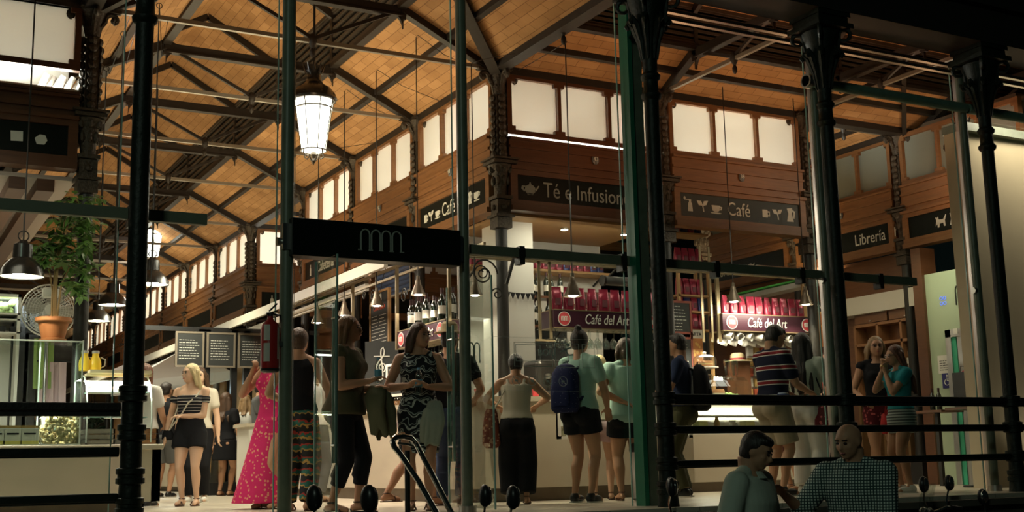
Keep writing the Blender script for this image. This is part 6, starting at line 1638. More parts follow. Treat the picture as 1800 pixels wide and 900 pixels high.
        remesh(b.build(top.get('name', 'shirt'), top['m'], t, local=True, smooth=True), top.get('vox', .012), 3)
        if top.get('collar'):
            c = MB(); n = 14
            for i in range(n):
                a0 = math.radians(-60+300*(i/n)+60+30+0); a1 = math.radians(-60+300*((i+1)/n)+60+30)
                p0 = sp(.048*H*math.cos(a0+.52), -.004*H+.046*H*math.sin(a0+.52), .845*H); p1 = sp(.048*H*math.cos(a1+.52), -.004*H+.046*H*math.sin(a1+.52), .845*H)
                q0_ = p0+(p0-sp(0, 0, .845*H)).normalized()*.022*H-Vector((0, 0, .026*H)); q1_ = p1+(p1-sp(0, 0, .845*H)).normalized()*.022*H-Vector((0, 0, .026*H))
                c.quad([p0, p1, q1_, q0_]); 
            o = c.build('collar', top['m'], t, local=True); sd = o.modifiers.new('s', 'SOLIDIFY'); sd.thickness = .006
        if top.get('band'):                  # off-the-shoulder band
            pass
    if bottom:
        k = bottom['k']; b = MB(); off = bottom.get('off', .010)+.008; zw = bottom.get('zw', .60)
        if k in ('shorts', 'pants'):
            torso(b, .46, zw, off*.8, 8)
            for sg in (1, -1): b.ball((sg*.045*H*w, -.036*H, .50*H), (.05*H*w+off*1.3, .045*H*w+off*1.3, .05*H+off*1.3), 12)
            for s_ in ('r', 'l'):
                hp, kn, an = Lg[s_]; L_ = bottom.get('len', .6); f_ = bottom.get('flare', 1.0)
                if k == 'shorts': b.cyl(kn.lerp(hp, 1-L_)+Vector((0, 0, 0)), hp+Vector((0, 0, .02*H)), (.050*H*w+off)*f_, .055*H*w+off, 16)
                else:
                    frust(b, hp, kn, .055*H*w+off, (.034*H*wr_+off)*f_, 14); e_ = kn.lerp(an, L_); b.cyl(kn, e_, (.034*H*wr_+off)*f_, (.027*H*wr_+off)*f_, 14); b.cyl(kn.lerp(an, .05), kn.lerp(an, .45)+Vector((0, -.008*H, 0)), .033*H*wr_+off, .034*H*wr_+off, 12)
        else:                                # skirt or dress
            zh = bottom['hem']; n = 12; ox, oy = bottom.get('shift', (0, 0)); rs = []
            zt_ = bottom.get('top', .60)
            for i in range(n+1):
                f_ = i/n; zf = zh+(.52-zh)*f_; fl = bottom.get('flare', .0)*(1-f_)**1.2
                rs.append((ox*(1-f_)*H, oy*(1-f_)*H, zf*H, (.104*H*w+off)*(1-.10*(1-f_) if not fl else 1)+fl, (.082*H*w+off)*(1-.05*(1-f_))+fl*.8))
            for i in range(1, 12):
                zf = .52+(zt_-.52)*i/11; rx, ry, yo = tr(zf); p = sp(0, yo*H, zf*H); rs.append((p.x, p.y, p.z, rx*H*w+off, ry*H*w+off))
            b.rings(rs, 28)
            if zt_ > .75:
                for sg in (1, -1): b.ball(sp(sg*.042*H, .045*H*w, .735*H), .036*H*w+off, 12)
                if bottom.get('sleeve'): 
                    for s_ in ('r', 'l'): sleeve(b, s_, bottom['sleeve'], off)
                else:
                    for sg in (1, -1): b.tube([sp(sg*.055*H, .045*H, .775*H), sp(sg*.062*H, .01*H, .835*H), sp(sg*.06*H, -.04*H, .80*H)], .018*H, 8)
        remesh(b.build(bottom.get('name', {'shorts': 'shorts', 'pants': 'trousers', 'skirt': 'skirt', 'dress': 'dress'}[k]), bottom['m'], t, local=True, smooth=True), .012, 3)
    if shoes:
        for s_, sg in (('r', 1), ('l', -1)):
            hp, kn, an = Lg[s_]; b = MB(); x, y, z = an
            zb = max(0.0, z-.052*H)
            if shoes in ('sandals', 'heels'):
                b.rings([(x+sg*.004*H, y+.035*H, zb, .022*H, .075*H), (x+sg*.004*H, y+.035*H, zb+.012, .024*H, .077*H)], 16)
                b.tube([(x-.024*H, y+.055*H, zb+.01), (x-.012*H, y+.05*H, zb+.032*H), (x+.012*H, y+.05*H, zb+.034*H), (x+.026*H, y+.055*H, zb+.01)], .0045*H, 6)
                b.tube([(x+.021*H*math.cos(a*PI/6), y+.021*H*math.sin(a*PI/6), z+.0) for a in range(13)], .0035*H, 5)
                if shoes == 'heels': b.cyl((x, y-.03*H, zb), (x, y-.03*H, zb+.02*H), .008*H, .014*H, 8)
                b.build('sandal' if shoes == 'sandals' else 'shoe', mat('sandal_brown', (.10, .05, .03), .5) if shoes == 'sandals' else BLACK, t, local=True)
            else:
                b.ball((x+sg*.004*H, y+.045*H, zb+.022*H), (.026*H, .055*H, .022*H), 14); b.ball((x, y-.008*H, zb+.026*H), (.025*H, .034*H, .03*H), 14); b.cyl((x, y, zb+.03*H), (x, y-.002*H, zb+.055*H), .025*H, .023*H, 12)
                o = remesh(b.build('shoe', {'white': WHITE, 'black': BLACK}[shoes], t, local=True, smooth=True), .009, 1)
                b = MB().rings([(x+sg*.004*H, y+.03*H, zb, .028*H, .078*H), (x+sg*.004*H, y+.03*H, zb+.014, .028*H, .078*H)], 16, sq=.9); b.build('sole', WHITE, o, local=True)
    PEOPLE[key] = dict(t=t, A=A, H=H, rz=rz, loc=Vector(loc), fd=fd, sp=sp, HM=HM)
    return t
def W(key, x, y, z):
    """a world point from a person's own frame, in parts of the height"""
    P = PEOPLE[key]; v = Vector((x*P['H'], y*P['H'], z*P['H'])); v.rotate(Euler((0, 0, P['rz']))); return v+P['loc']
def hand(key, side):
    P = PEOPLE[key]; sh, el, wr, g = P['A'][side]; d = Vector(g).normalized() if g else (wr-el).normalized()
    v = wr+d*.035*P['H']; v = v.copy(); v.rotate(Euler((0, 0, P['rz']))); return v+P['loc']

CL = lambda n, c, **k: mat('cloth_'+n, c, .9, 0, ns=k.get('ns', 5), na=.25, bump=k.get('bump', .25), spec=.15)
BLK = CL('black', (.012, .012, .014)); NAVY = CL('navy', (.02, .03, .07)); OLIVE = CL('olive', (.085, .08, .045)); MINT = CL('mint', (.42, .62, .52)); WHT = CL('white', (.68, .66, .60)); JEAN = CL('denim', (.05, .08, .15)); KHAKI = CL('khaki', (.40, .32, .22)); GREY = CL('grey', (.12, .12, .12)); CREAM = CL('cream', (.66, .60, .48)); REDC = CL('red', (.45, .03, .03)); TEAL = CL('teal', (.03, .28, .32)); PALE = CL('pale_shirt', (.52, .58, .48)); DOLIVE = CL('dark_olive', (.06, .06, .03))
STR_BW = band_mat('stripes_black_white', [(0, (.015, .015, .018)), (.62, (.50, .47, .44)), (.80, (.015, .015, .018))], 28)
STR_POLO = band_mat('stripes_polo', [(0, (.012, .014, .03)), (.43, (.6, .58, .54)), (.49, (.20, .02, .025)), (.70, (.6, .58, .54)), (.76, (.012, .014, .03))], 6.5)
STR_GREY = band_mat('stripes_grey', [(0, (.45, .43, .40)), (.5, (.10, .10, .11))], 14)
STR_SKIRT = band_mat('stripes_skirt', [(0, (.32, .36, .33)), (.5, (.07, .08, .08))], 34)
ZIG = band_mat('zigzag', [(0, (.015, .018, .02)), (.40, (.42, .46, .42)), (.58, (.015, .018, .02)), (.75, (.30, .35, .33)), (.86, (.015, .018, .02))], 11, wob=.22, ns=11)
MAG = spots_mat('magenta_flowers', (.62, .03, .14), (.75, .30, .20), 26, .30)
ETH = band_mat('ethnic_pattern', [(0, (.02, .02, .02)), (.3, (.35, .22, .06)), (.45, (.03, .12, .09)), (.7, (.3, .04, .03)), (.85, (.02, .02, .02))], 9, wob=.08, ns=20)
REDPAT = spots_mat('red_pattern', (.10, .015, .02), (.5, .12, .12), 22, .30)
def gingham():
    mt, t, out = nt('gingham'); b = N(t, 'ShaderNodeBsdfPrincipled'); b.inputs['Roughness'].default_value = .9; b.inputs['Specular IOR Level'].default_value = .1
    tc = N(t, 'ShaderNodeTexCoord'); sp_ = N(t, 'ShaderNodeSeparateXYZ'); t.links.new(tc.outputs['Object'], sp_.inputs[0]); fs = []
    for ax in ('X', 'Z'):
        m1 = N(t, 'ShaderNodeMath', operation='MULTIPLY'); m1.inputs[1].default_value = 52; t.links.new(sp_.outputs[ax], m1.inputs[0])
        m2 = N(t, 'ShaderNodeMath', operation='FRACT'); t.links.new(m1.outputs[0], m2.inputs[0]); m3 = N(t, 'ShaderNodeMath', operation='GREATER_THAN'); m3.inputs[1].default_value = .38; t.links.new(m2.outputs[0], m3.inputs[0]); fs.append(m3)
    ml = N(t, 'ShaderNodeMath', operation='MULTIPLY'); t.links.new(fs[0].outputs[0], ml.inputs[0]); t.links.new(fs[1].outputs[0], ml.inputs[1])
    mx = N(t, 'ShaderNodeMix', data_type='RGBA'); mx.inputs['A'].default_value = (.03, .06, .06, 1); mx.inputs['B'].default_value = (.55, .62, .55, 1)
    t.links.new(ml.outputs[0], mx.inputs['Factor']); t.links.new(mx.outputs['Result'], b.inputs['Base Color']); t.links.new(b.outputs[0], out.inputs[0]); return mt
GING = gingham()
DOWN = lambda s, y=.03: ((s*.145, y, .455), None)

person('p1', stand(338, 640, 1.60), 184, 1.60, 'blonde woman in striped off-shoulder top and black shorts standing in the aisle', skin=SKINL, hair='blonde', style='long', hl=.765, head=(38, -2),
       top=dict(m=STR_BW, z0=.60, z1=.775, sleeve=0, off=.012, name='off_shoulder_top'), bottom=dict(k='shorts', m=BLK, len=.42, flare=1.15, zw=.63, off=.014), shoes='sandals',
       arms={'r': ((.165, .05, .47), (.6, -.6, 0)), 'l': ((.03, .10, .625), (-.7, -.4, -.3))}, feet={'r': (.05, .0), 'l': (-.06, .02)})
b = MB(); H = 1.60
for sg in (1, -1):
    sh, el, wr, g = PEOPLE['p1']['A']['r' if sg > 0 else 'l']; p0, p1 = sh.lerp(el, .22), sh.lerp(el, .48); b.cyl(p0, p1, .040*H, .036*H, 14)
remesh(b.build('sleeve_band', STR_BW, PEOPLE['p1']['t'], local=True, smooth=True), .011, 2)
person('p2', stand(292, 672, 1.75), 15, 1.75, 'dark-haired man in black t-shirt and grey shorts seen from behind past the counter end', 'm', hair='dark', style='short', top=dict(m=BLK), bottom=dict(k='shorts', m=GREY, len=.85), shoes='black')
person('p3', stand(256, 640, 1.60), 20, 1.60, 'brown-haired woman in white t-shirt and black trousers at the curved pastry case', hair='auburn', style='bob', hl=.84, top=dict(m=WHT), bottom=dict(k='pants', m=BLK, len=1), shoes='black', arms={'r': ((.06, .17, .56), None), 'l': ((-.12, .15, .57), None)})
person('p4', stand(351, 646, 1.68), 175, 1.68, 'brown-haired person in pale top and dark trousers half hidden behind the blonde woman', hair='brown', style='bob', hl=.80, skin=SKINL, top=dict(m=CREAM), bottom=dict(k='pants', m=BLK, len=.95), shoes='white', vox=.014)
person('p5', stand(398, 690, 1.60), 20, 1.60, 'long-haired woman in black top and short dark skirt under the kiosk boards', hair='brown', style='long', hl=.70, top=dict(m=BLK), bottom=dict(k='skirt', m=BLK, hem=.34, flare=.03), shoes='sandals', vox=.014)
person('p6', stand(433, 694, 1.58), 10, 1.58, 'fair girl in pale top and short blue skirt by the kiosk door', skin=SKINL, hair='dkblonde', style='long', hl=.78, top=dict(m=WHT), bottom=dict(k='skirt', m=NAVY, hem=.36, flare=.05), shoes='sandals', vox=.014)
person('p7', stand(459, 668, 1.78), 95, 1.78, 'man in grey t-shirt and white shorts with folded arms left of the magenta dress', 'm', w=1.1, hair='dark', style='short', top=dict(m=GREY), bottom=dict(k='shorts', m=WHT, len=.9), shoes='sandals', arms={'r': ((.02, .17, .63), (.5, -.3, -.7)), 'l': ((.0, .18, .60), (-.5, -.3, -.7))}, vox=.014)
person('p8', stand(482, 598, 1.68), 215, 1.68, 'woman in long flowing magenta flowered dress beside the fire extinguisher', hair='dark', style='long', hl=.76, bottom=dict(k='dress', m=MAG, hem=.035, flare=.13, top=.80, shift=(.10, .0)), shoes='sandals', arms={'r': ((.08, .10, .80), (.6, .1, -.9)), 'l': ((-.14, .05, .46), None)}, head=(10, 0))
person('p9', stand(526, 578, 1.70), 10, 1.70, 'fair-haired person in black top and patterned trousers just behind the round entrance post', hair='brown', style='lowbun', top=dict(m=BLK, sleeve=0, straps=1), bottom=dict(k='pants', m=ETH, len=1, flare=1.25), shoes='sandals', arms={'r': ((.13, .14, .58), None), 'l': ((-.13, .14, .60), None)})
person('p9b', stand(553, 636, 1.64), 30, 1.64, 'person in white top and dark trousers seen through the open glass door', hair='dkblonde', style='long', hl=.80, skin=SKINL, top=dict(m=WHT), bottom=dict(k='pants', m=GREY, len=.95), shoes='sandals', arms={'r': ((.10, .16, .62), None), 'l': ((-.12, .14, .55), None)}, vox=.014)
person('p10', stand(607, 556, 1.72), 105, 1.72, 'long-haired woman in olive top and black trousers holding a water bottle, facing right', hair='dkblonde', style='long', hl=.70, w=1.06, skin=SKIN, lean=(0, .05), head=(0, 0),
       top=dict(m=OLIVE, z0=.49, sleeve=.06, off=.016, flare=.035, straps=1), bottom=dict(k='pants', m=BLK, len=.62, off=.008), shoes='heels',
       arms={'r': ((.05, .155, .655), (.5, -.7, -.5), (-.3, .8, .35)), 'l': ((-.02, .15, .62), (-.5, -.6, -.5), (.2, .9, .2))}, feet={'r': (.055, -.05), 'l': (-.045, .05)}, vox=.010)
person('p11', stand(735, 568, 1.66), 176, 1.66, 'woman in black and white zigzag dress holding a bottle behind the chrome handrail', hair='brown', style='long', hl=.80, skin=SKIN, head=(-42, -4), w=1.02,
       bottom=dict(k='dress', m=ZIG, hem=.30, top=.825, off=.012), shoes='sandals', arms={'r': ((.045, .13, .655), (.8, -.3, -.5), (-.6, .6, .4)), 'l': ((-.05, .13, .645), (-.8, -.3, -.5), (.6, .6, .3))}, vox=.010, feet={'r': (.04, 0), 'l': (-.05, .01)})
person('p12', stand(790, 577, 1.76), 10, 1.76, 'man in black t-shirt and blue jeans seen from behind by the round post', 'm', hair='dark', style='short', top=dict(m=BLK), bottom=dict(k='pants', m=JEAN, len=1), shoes='black', arms={'r': ((.12, .12, .60), None), 'l': ((-.12, .12, .60), None)})
t = thing('straw_hat', 'yellow straw hat worn by the man in black t-shirt', 'hat', W('p12', 0, 0, .975)); q = W('p12', 0, -.0, .972)
MB().lathe([(.16, .0), (.15, .012), (.088, .02), (.085, .09), (.06, .115), (.0, .12)], q, 20).build('crown_and_brim', mat('straw', (.48, .38, .22), .8), t, smooth=True)
person('p28', stand(728, 603, 1.60), 60, 1.60, 'person in pink shorts and flip-flops stepping along behind the zigzag dress woman', hair='brown', style='long', hl=.80, top=dict(m=BLK), bottom=dict(k='shorts', m=CL('pink', (.6, .2, .22)), len=.4), shoes='sandals', feet={'r': (.05, .10), 'l': (-.05, -.17, .03)}, vox=.014)
person('p14', stand(906, 636, 1.385), 2, 1.47, 'woman in white tank top and loose black trousers leaning at the marble counter', hair='dark', style='lowbun', skin=SKIN, lean=(0, .08), head=(0, -16), w=1.04, top=dict(m=CREAM, z0=.56, z1=.79, sleeve=0, straps=1, off=.012), bottom=dict(k='pants', m=BLK, len=.9, flare=1.45, zw=.62, off=.016), shoes='sandals',
       arms={'r': ((.14, .24, .66), (.9, -.1, -.3)), 'l': ((-.14, .24, .66), (-.9, -.1, -.3))})
person('p15', stand(1016, 580, 1.70), 35, 1.70, 'woman with hair bun in mint t-shirt and black shorts wearing a navy backpack', hair='dark', style='bun', top=dict(m=MINT, z0=.53, sleeve=.5, off=.014), bottom=dict(k='shorts', m=BLK, len=.42, flare=1.1, off=.014), shoes='black', lean=(0, .04),
       arms={'r': ((.10, .14, .54), (.6, -.5, -.4)), 'l': ((-.10, .16, .60), None)}, head=(-10, 0))
person('p16', stand(1052, 625, 1.50), 5, 1.50, 'curly blonde girl in pale top standing at the counter between two women', skin=SKINL, hair='blonde', style='long', hl=.80, top=dict(m=CREAM), bottom=dict(k='shorts', m=CL('pink', (.6, .2, .22)), len=.4), shoes='sandals')
person('p17', stand(1098, 595, 1.64), -8, 1.64, 'broad woman in loose mint top with one hand on her back, beside the green post', w=1.14, hair='brown', style='bob', hl=.86, top=dict(m=MINT, z0=.47, sleeve=.25, off=.02, flare=.03), bottom=dict(k='shorts', m=BLK, len=.45, flare=1.1, off=.016), shoes='sandals',
       arms={'l': ((-.05, -.10, .60), (-1, -.05, 0), (.7, -.2, -.3)), 'r': ((.16, .05, .50), None)})
person('p18', stand(1192, 586, 1.76), -75, 1.76, 'man in dark t-shirt with a black backpack standing behind the railing by the green column', 'm', hair='dark', style='short', top=dict(m=NAVY, sleeve=.6), bottom=dict(k='pants', m=DOLIVE, len=1, off=.016), shoes='black', arms={'r': ((.12, .16, .60), None), 'l': ((-.10, .18, .62), None)}, head=(0, -8))
person('p19', stand(1350, 569, 1.80), 65, 1.80, 'tall man in navy striped polo shirt and khaki shorts looking down, facing right', 'm', w=1.04, skin=SKIN, hair='dark', style='short', head=(0, -22), lean=(0, .05), top=dict(m=STR_POLO, z0=.53, sleeve=.65, off=.016, collar=1), bottom=dict(k='shorts', m=KHAKI, len=.85, off=.016), shoes='black',
       arms={'r': ((.08, .20, .60), (.5, -.6, -.5)), 'l': ((-.06, .2, .58), None)})
person('p20', stand(1383, 615, 1.64), 250, 1.64, 'person in grey striped top and red patterned bottoms between polo man and white trousers woman', hair='brown', style='long', hl=.8, top=dict(m=STR_GREY, sleeve=.5), bottom=dict(k='shorts', m=REDPAT, len=.95, off=.02), shoes='sandals', arms={'r': ((.10, .16, .60), None), 'l': ((-.10, .16, .60), None)})
person('p21', stand(1409, 586, 1.74), 30, 1.74, 'woman with waist-long dark hair, pale jacket and white flared trousers', hair='dark', style='long', hl=.60, top=dict(m=PALE, z0=.54, sleeve=1.8, off=.018), bottom=dict(k='pants', m=WHT, len=1, flare=1.3), shoes='white', arms={'r': ((.12, .17, .58), (.7, -.5, -.4)), 'l': ((-.10, .16, .58), None)})
person('p22', stand(1462, 606, 1.70), -70, 1.70, 'person in red t-shirt half hidden behind the steel post and dark column', 'm', hair='dark', style='short', top=dict(m=REDC), bottom=dict(k='pants', m=BLK, len=1), shoes='black', arms={'r': ((.08, .18, .62), None), 'l': ((-.08, .18, .62), None)})
person('p23', stand(1538, 592, 1.76), 185, 1.76, 'woman with glasses in dark top standing behind the long-haired woman who eats', hair='dkblonde', style='long', hl=.83, skin=SKIN, top=dict(m=BLK, sleeve=.1), bottom=dict(k='shorts', m=REDPAT, len=.4), shoes='sandals', arms={'r': ((.12, .13, .58), None), 'l': ((-.10, .13, .60), None)})
person('p24', stand(1575, 607, 1.56), 258, 1.56, 'auburn-haired woman in teal top and striped skirt raising food to her mouth', hair='auburn', style='long', hl=.64, skin=SKIN, head=(0, -10), top=dict(m=TEAL, sleeve=.35, z0=.56), bottom=dict(k='skirt', m=STR_SKIRT, hem=.40, off=.012, top=.62), shoes='white',
       arms={'r': ((.03, .10, .83), (.5, .1, -1), (-.2, -.1, .9)), 'l': ((-.03, .11, .80), (-.5, .1, -1), (.3, -.1, .8))})
for k in ('p23', 'p24'):                                # glasses
    P = PEOPLE[k]; H = P['H']; b = MB()
    for sg in (1, -1): b.tube([(sg*.018*H+.012*H*math.cos(a*PI/6), .060*H+.012*H*.0+.006*H*0+.012*H*0+.004*H, .938*H+.010*H*math.sin(a*PI/6)) for a in range(13)], .0016*H, 5); b.bar((sg*.031*H, .062*H, .94*H), (sg*.046*H, .01*H, .94*H), .002*H, .003*H)
    bmesh.ops.transform(b.bm, matrix=P['HM'], verts=b.bm.verts); o = b.build('eyeglasses', STEEL if k == 'p24' else BLACK, P['t'], local=True)
# on the street
person('p25', stand(1314, 755, 1.69, -1.12), 125, 1.69, 'dark-haired man in pale open-collared shirt on the street before the railing', 'm', w=.98, skin=SKIN, hair='dark', style='short', head=(-4, -24), top=dict(m=PALE, z0=.49, z1=.825, sleeve=1.15, off=.022, collar=1, flare=.02), bottom=dict(k='pants', m=NAVY, len=1, off=.018), shoes='black', arms={'r': ((.17, .06, .52), None), 'l': ((-.15, .10, .52), None)}, vox=.010)
person('p26', stand(1497, 741, 1.74, -1.12), 205, 1.74, 'bald man in black and white checked shirt reaching out one arm on the street', 'm', w=1.0, skin=SKIN, style='bald', head=(25, -16), top=dict(m=GING, z0=.49, z1=.825, sleeve=1.2, off=.022, collar=1, flare=.02), bottom=dict(k='pants', m=BLK, len=1, off=.018), shoes='black',
       arms={'r': ((.255, .14, .735), (.3, -.3, -.9)), 'l': ((-.0, .15, .60), (-.8, -.3, -.5))}, vox=.010)
P = PEOPLE['p26']; q = P['A']['l']; b = MB(); wr = q[2]; b.cyl(wr-Vector((0, 0, .012)), wr+Vector((0, 0, .012)), .031, seg=14); b.build('wristwatch', STEEL, P['t'], local=True)
q = onY(4, 640, 14.0); q.z = 0
person('p27', q, 120, 1.74, 'vendor in white jacket behind the vitrine at the picture edge', 'm', hair='dark', style='short', top=dict(m=WHT, sleeve=1.6, off=.02), bottom=dict(k='pants', m=BLK, len=1), shoes='black', arms={'r': ((.12, .2, .56), None), 'l': ((-.10, .22, .56), None)}, vox=.014)
q = onY(1118, 640, 12.25); q.z = 0
# ---------------------------------------------------------------- what they hold
def water_bottle(p, label, tilt=(0, 0, 0)):
    t = thing('water_bottle', label, 'bottle', p, 'water bottles in hands'); t.rotation_euler = tilt
    MB().lathe([(.0, -.09), (.030, -.09), (.032, -.08), (.030, -.04), (.032, 0), (.032, .06), (.024, .09), (.012, .11), (.012, .12)], seg=16).build('bottle_body', CLEAR, t, local=True, smooth=True)
    MB().lathe([(.0325, -.03), (.0325, .03)], seg=16, cap=False).build('label', mat('label_blue', (.10, .30, .42), .6), t, local=True)
    MB().lathe([(.0, .118), (.014, .118), (.014, .135), (.0, .136)], seg=12).build('cap', mat('cap_blue', (.2, .4, .6), .5), t, local=True, smooth=True)
h = hand('p10', 'r'); water_bottle(h+PEOPLE['p10']['fd']*.02+Vector((0, 0, .045)), 'small water bottle with white label in the olive top woman\'s hands')
h = (hand('p11', 'r')+hand('p11', 'l'))/2; water_bottle(h+Vector((0, 0, .0))+PEOPLE['p11']['fd']*.03, 'clear water bottle held by the zigzag dress woman')
def draped(name, label, p, w_, L, m_, rz, sway=.05, cat='jacket', seed=0, sleeve=True):
    t = thing(name, label, cat, p, None, rz); b = MB(); r = random.Random(seed)
    for side, y0 in ((0, -.05), (1, .05)):
        for k in range(5):
            x = -w_/2+w_*(k+.5)/5
            pts = [(x*.8, 0, .02), (x, y0, -.06), (x+sway*r.uniform(-.4, .6), y0*1.4, -L*.4), (x+sway*r.uniform(-.3, 1), y0*1.2, -L*r.uniform(.8, 1))]
            chain(b, [Vector(q) for q in pts], [.032, .036, .034, .022], 8)
    remesh(b.build('cloth_body', m_, t, local=True, smooth=True), .012, 3)
    if sleeve:
        b = MB(); chain(b, [Vector((w_*.45, .03, -.05)), Vector((w_*.75, .04, -L*.45)), Vector((w_*.85, .03, -L*.85))], [.05, .045, .035], 10); remesh(b.build('sleeve', m_, t, local=True, smooth=True), .012, 2)
h = hand('p10', 'l'); P = PEOPLE['p10']; draped('draped_jacket', 'olive jacket hanging over the forearm of the olive top woman', h+P['fd']*-.02+Vector((0, 0, -.03)), .16, .42, CL('olive_jacket', (.15, .15, .09)), P['rz']+PI/2, .06)
P = PEOPLE['p11']; q = W('p11', -.085, .075, .545); draped('tied_cardigan', 'pale cardigan knotted at the hip of the zigzag dress woman', q, .12, .34, CL('sage', (.34, .38, .30)), P['rz'], .05, 'cardigan', 3)
def strap(pts, r, m_, parent, name='strap'): MB().tube(pts, r, 6).build(name, m_, parent, smooth=True)
# backpacks
def backpack(key, label, m_, off=(0, -.135, .655), size=(.17, .10, .25), roll=0):
    P = PEOPLE[key]; c = W(key, *off); t = thing('backpack', label, 'backpack', c, None, P['rz'])
    b = MB(); sx, sy, sz = size
    b.rings([(0, -.0, -sz, sx*.8, sy*.7), (0, -.01, -sz*.85, sx, sy), (0, -.01, 0, sx, sy), (0, 0, sz*.6, sx*.92, sy*.9), (0, .01, sz*.9, sx*.6, sy*.6), (0, .02, sz, sx*.2, sy*.3)], 22, sq=.7); b.build('pack_body', m_, t, local=True, smooth=True)
    b = MB(); b.rings([(0, -sy*.95, -sz*.75, sx*.65, sy*.35), (0, -sy, -sz*.4, sx*.72, sy*.4), (0, -sy*.95, -.02, sx*.6, sy*.3)], 18, sq=.7); b.build('front_pocket', m_, t, local=True, smooth=True)
    for sg in (1, -1): MB().tube([(sg*.07, sy*.8, sz*.75), (sg*.085, sy+.07, sz*.9), (sg*.10, sy+.20, sz*.55), (sg*.12, sy+.17, -.02), (sg*.12, sy*.8, -sz*.5)], .014, 6).build('shoulder_strap', m_, t, local=True, smooth=True)
    MB().tube([(-.03, sy*.3, sz*.95), (0, sy*.3, sz*1.1), (.03, sy*.3, sz*.95)], .007, 6).build('grab_handle', m_, t, local=True)
backpack('p15', 'navy spotted backpack on the bun-haired woman in the mint t-shirt', spots_mat('navy_dots', (.012, .016, .06), (.35, .36, .45), 45, .12), (-.02, -.125, .655), (.15, .085, .24))
backpack('p18', 'black backpack on the man by the green column', BLK, (0, -.125, .66), (.15, .09, .25))
def shoulder_bag(key, side, label, m_, off, size, strapm, zsh=.83):
    P = PEOPLE[key]; c = W(key, *off); sg = 1 if side == 'r' else -1; t = thing('shoulder_bag', label, 'bag', c, None, P['rz']); sx, sy, sz = size
    MB().rings([(0, 0, -sz, sx*.6, sy*.6), (0, 0, -sz*.8, sx, sy), (0, 0, 0, sx*.95, sy), (0, 0, sz*.8, sx*.7, sy*.6), (0, 0, sz, sx*.5, sy*.2)], 18, sq=.75).build('bag_body', m_, t, local=True, smooth=True)
    q = W(key, sg*.075, -.0, zsh)-c; q.rotate(Euler((0, 0, -P['rz'])))
    MB().tube([(-sx*.4, .02, sz*.9), (q.x*.95, q.y+.07, q.z*.6), (q.x, q.y+.02, q.z), (q.x*.98, q.y-.06, q.z*.75), (sx*.3, -.02, sz*.9)], .008, 6).build('strap', strapm, t, local=True, smooth=True)
shoulder_bag('p1', 'r', 'small black crossbody bag with pale strap at the blonde woman\'s hip', BLK, (.15, .04, .50), (.07, .04, .06), CREAM)
MB_ = MB(); P = PEOPLE['p1']; H = 1.6
MB_.tube([Vector((-.075*H, .0, .825*H)), Vector((-.06*H, .070*H, .765*H)), Vector((-.01*H, .098*H, .715*H)), Vector((.04*H, .085*H, .64*H)), Vector((.10*H, .075*H, .57*H)), Vector((.14*H, .05*H, .53*H))], .009, 6)
MB_.build('crossbody_strap', CREAM, P['t'], local=True, smooth=True)
shoulder_bag('p14', 'l', 'long red-brown fringed bag hanging at the tank top woman\'s side', spots_mat('rust_pattern', (.20, .05, .03), (.50, .28, .18), 30, .35), (-.17, -.02, .50), (.09, .06, .19), CREAM)
shoulder_bag('p21', 'r', 'black handbag with red trim beside the white trousers', REDPAT, (.13, -.05, .46), (.12, .06, .13), BLK)
shoulder_bag('p24', 'r', 'red shoulder bag hanging by the striped skirt', REDC, (.13, .05, .47), (.08, .04, .11), REDC)
h = (hand('p24', 'r')+hand('p24', 'l'))/2; t = thing('sandwich', 'bitten roll held at the mouth of the auburn-haired woman', 'food', h); MB().ball((0, 0, .01), (.05, .035, .025), 12).build('bread', FOODS[0], t, local=True, smooth=True); MB().ball((0, 0, .0), (.052, .030, .008), 10).build('filling', FOODS[4], t, local=True, smooth=True)
h = hand('p19', 'r'); t = thing('checked_cap', 'blue checked cap hanging from the striped shirt man\'s arm', 'cap', W('p19', .10, .0, .565)); 
MB().lathe([(.0, .05), (.05, .045), (.085, .0), (.09, -.05), (.085, -.05)], seg=18).build('crown', band_mat('blue_check', [(0, (.05, .08, .22)), (.8, (.6, .62, .65))], 26), t, local=True, smooth=True); MB().rings([(.0, .09, -.05, .07, .06), (0, .09, -.045, .07, .06)], 14).build('peak', NAVY, t, local=True)

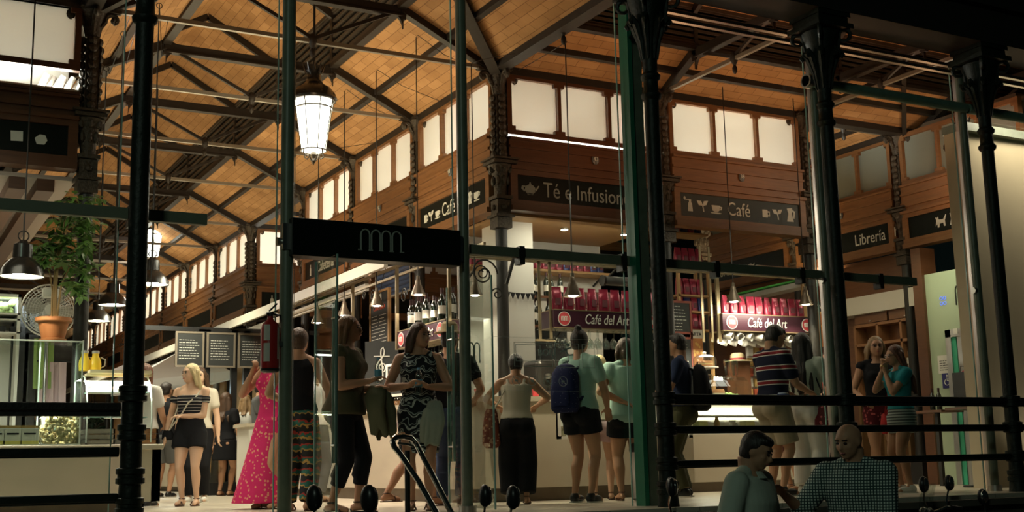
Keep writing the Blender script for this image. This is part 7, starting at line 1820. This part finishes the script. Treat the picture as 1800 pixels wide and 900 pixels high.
# ---------------------------------------------------------------- scooters parked in the dark street
def scooter(px, py, Y, rz, label, s=1.0, col=(.02, .02, .025), screen=False):
    p = onY(px, py, Y); t = thing('scooter', label, 'scooter', (p.x, p.y, -1.12), 'parked scooters', rz)
    top = p.z+1.12                                     # height of the mirrors above the street
    pm = mat('scooter_paint_%d' % int(px), col, .25, spec=.7); hb = top-.28
    for y, nm in ((.45, 'wheel'), (-.75, 'wheel')):
        b = MB(); b.tube([(0, y+.21*math.cos(a*PI/12), .26+.21*math.sin(a*PI/12)) for a in range(25)], .05, 10); b.cyl((-.03, y, .26), (.03, y, .26), .08, seg=14)
        for k in range(5): b.bar((0, y, .26), (0, y+.19*math.cos(k*1.257), .26+.19*math.sin(k*1.257)), .02, .03)
        b.build(nm, BLACK, t, local=True, smooth=True)
    b = MB(); b.rings([(0, .10, .34, .14, .10), (0, .20, .50, .18, .09), (0, .26, .75, .20, .08), (0, .22, hb-.08, .15, .09), (0, .20, hb, .08, .08)], 18, sq=.8); b.build('front_shield', pm, t, local=True, smooth=True)
    b = MB(); b.bb((-.14, -.35, .28), (.14, .2, .34)); b.rings([(0, -.62, .40, .15, .32), (0, -.62, .62, .17, .36), (0, -.60, .70, .14, .34)], 20, sq=.8); b.build('body_panel', pm, t, local=True, smooth=True, bevel=0)
    MB().rings([(0, -.55, .70, .14, .36), (0, -.55, .77, .15, .37), (0, -.58, .80, .11, .32)], 20, sq=.8).build('seat', BLACK, t, local=True, smooth=True)
    b = MB(); b.cyl((0, .30, .3), (0, .20, hb), .025, seg=10); b.tube([(-.33, .08, hb+.02), (-.2, .16, hb+.04), (0, .2, hb), (.2, .16, hb+.04), (.33, .08, hb+.02)], .014, 8); b.build('handlebar', CHROME, t, local=True, smooth=True)
    for sg in (1, -1):
        MB().cyl((sg*.24, .13, hb+.04), (sg*.34, .07, hb+.02), .02, seg=10).build('grip', BLACK, t, local=True, smooth=True)
        MB().tube([(sg*.2, .16, hb+.04), (sg*.26, .17, hb+.12), (sg*.28, .15, top-.06)], .008, 6).build('mirror_stalk', CHROME, t, local=True, smooth=True)
        o = MB().ball((sg*.29, .15, top-.02), (.056, .04, .075), 14).build('mirror', BLACK, t, local=True, smooth=True); MB().ball((sg*.29, .125, top-.02), (.045, .022, .063), 14).build('mirror_glass', CHROME, o, local=True, smooth=True)
    o = MB().ball((0, .29, hb-.02), (.085, .05, .075), 14).build('headlight', CHROME, t, local=True, smooth=True)
    if screen: MB().rings([(0, .27, hb, .16, .01), (0, .25, hb+.15, .17, .01), (0, .20, hb+.26, .12, .01)], 16).build('windscreen', GLASSC, t, local=True, smooth=True)
    if s != 1: t.scale = (s, s, 1)
scooter(1674, 846, 7.9, math.radians(20), 'black scooter whose two round mirrors stand before the lift passage', screen=True)
scooter(1213, 850, 7.9, math.radians(55), 'dark scooter with one mirror showing beside the pale shirt man', col=(.06, .09, .07))
scooter(640, 868, 6.3, math.radians(100), 'dark scooter with a large mirror low before the olive top woman')
scooter(915, 866, 6.9, math.radians(80), 'dark scooter with a small mirror low before the marble counter')
scooter(1790, 868, 8.0, math.radians(-10), 'dark scooter at the picture corner below the beige wall', col=(.03, .03, .03))

# glasses left over as unused prototypes are removed
for o, u in ((bagR, usedR), (bagB, usedB), (wine, usedW), (wg, usedG), (mug, usedM)):
    if not u[0]:
        for c in kids(o): bpy.data.objects.remove(c)
        bpy.data.objects.remove(o)
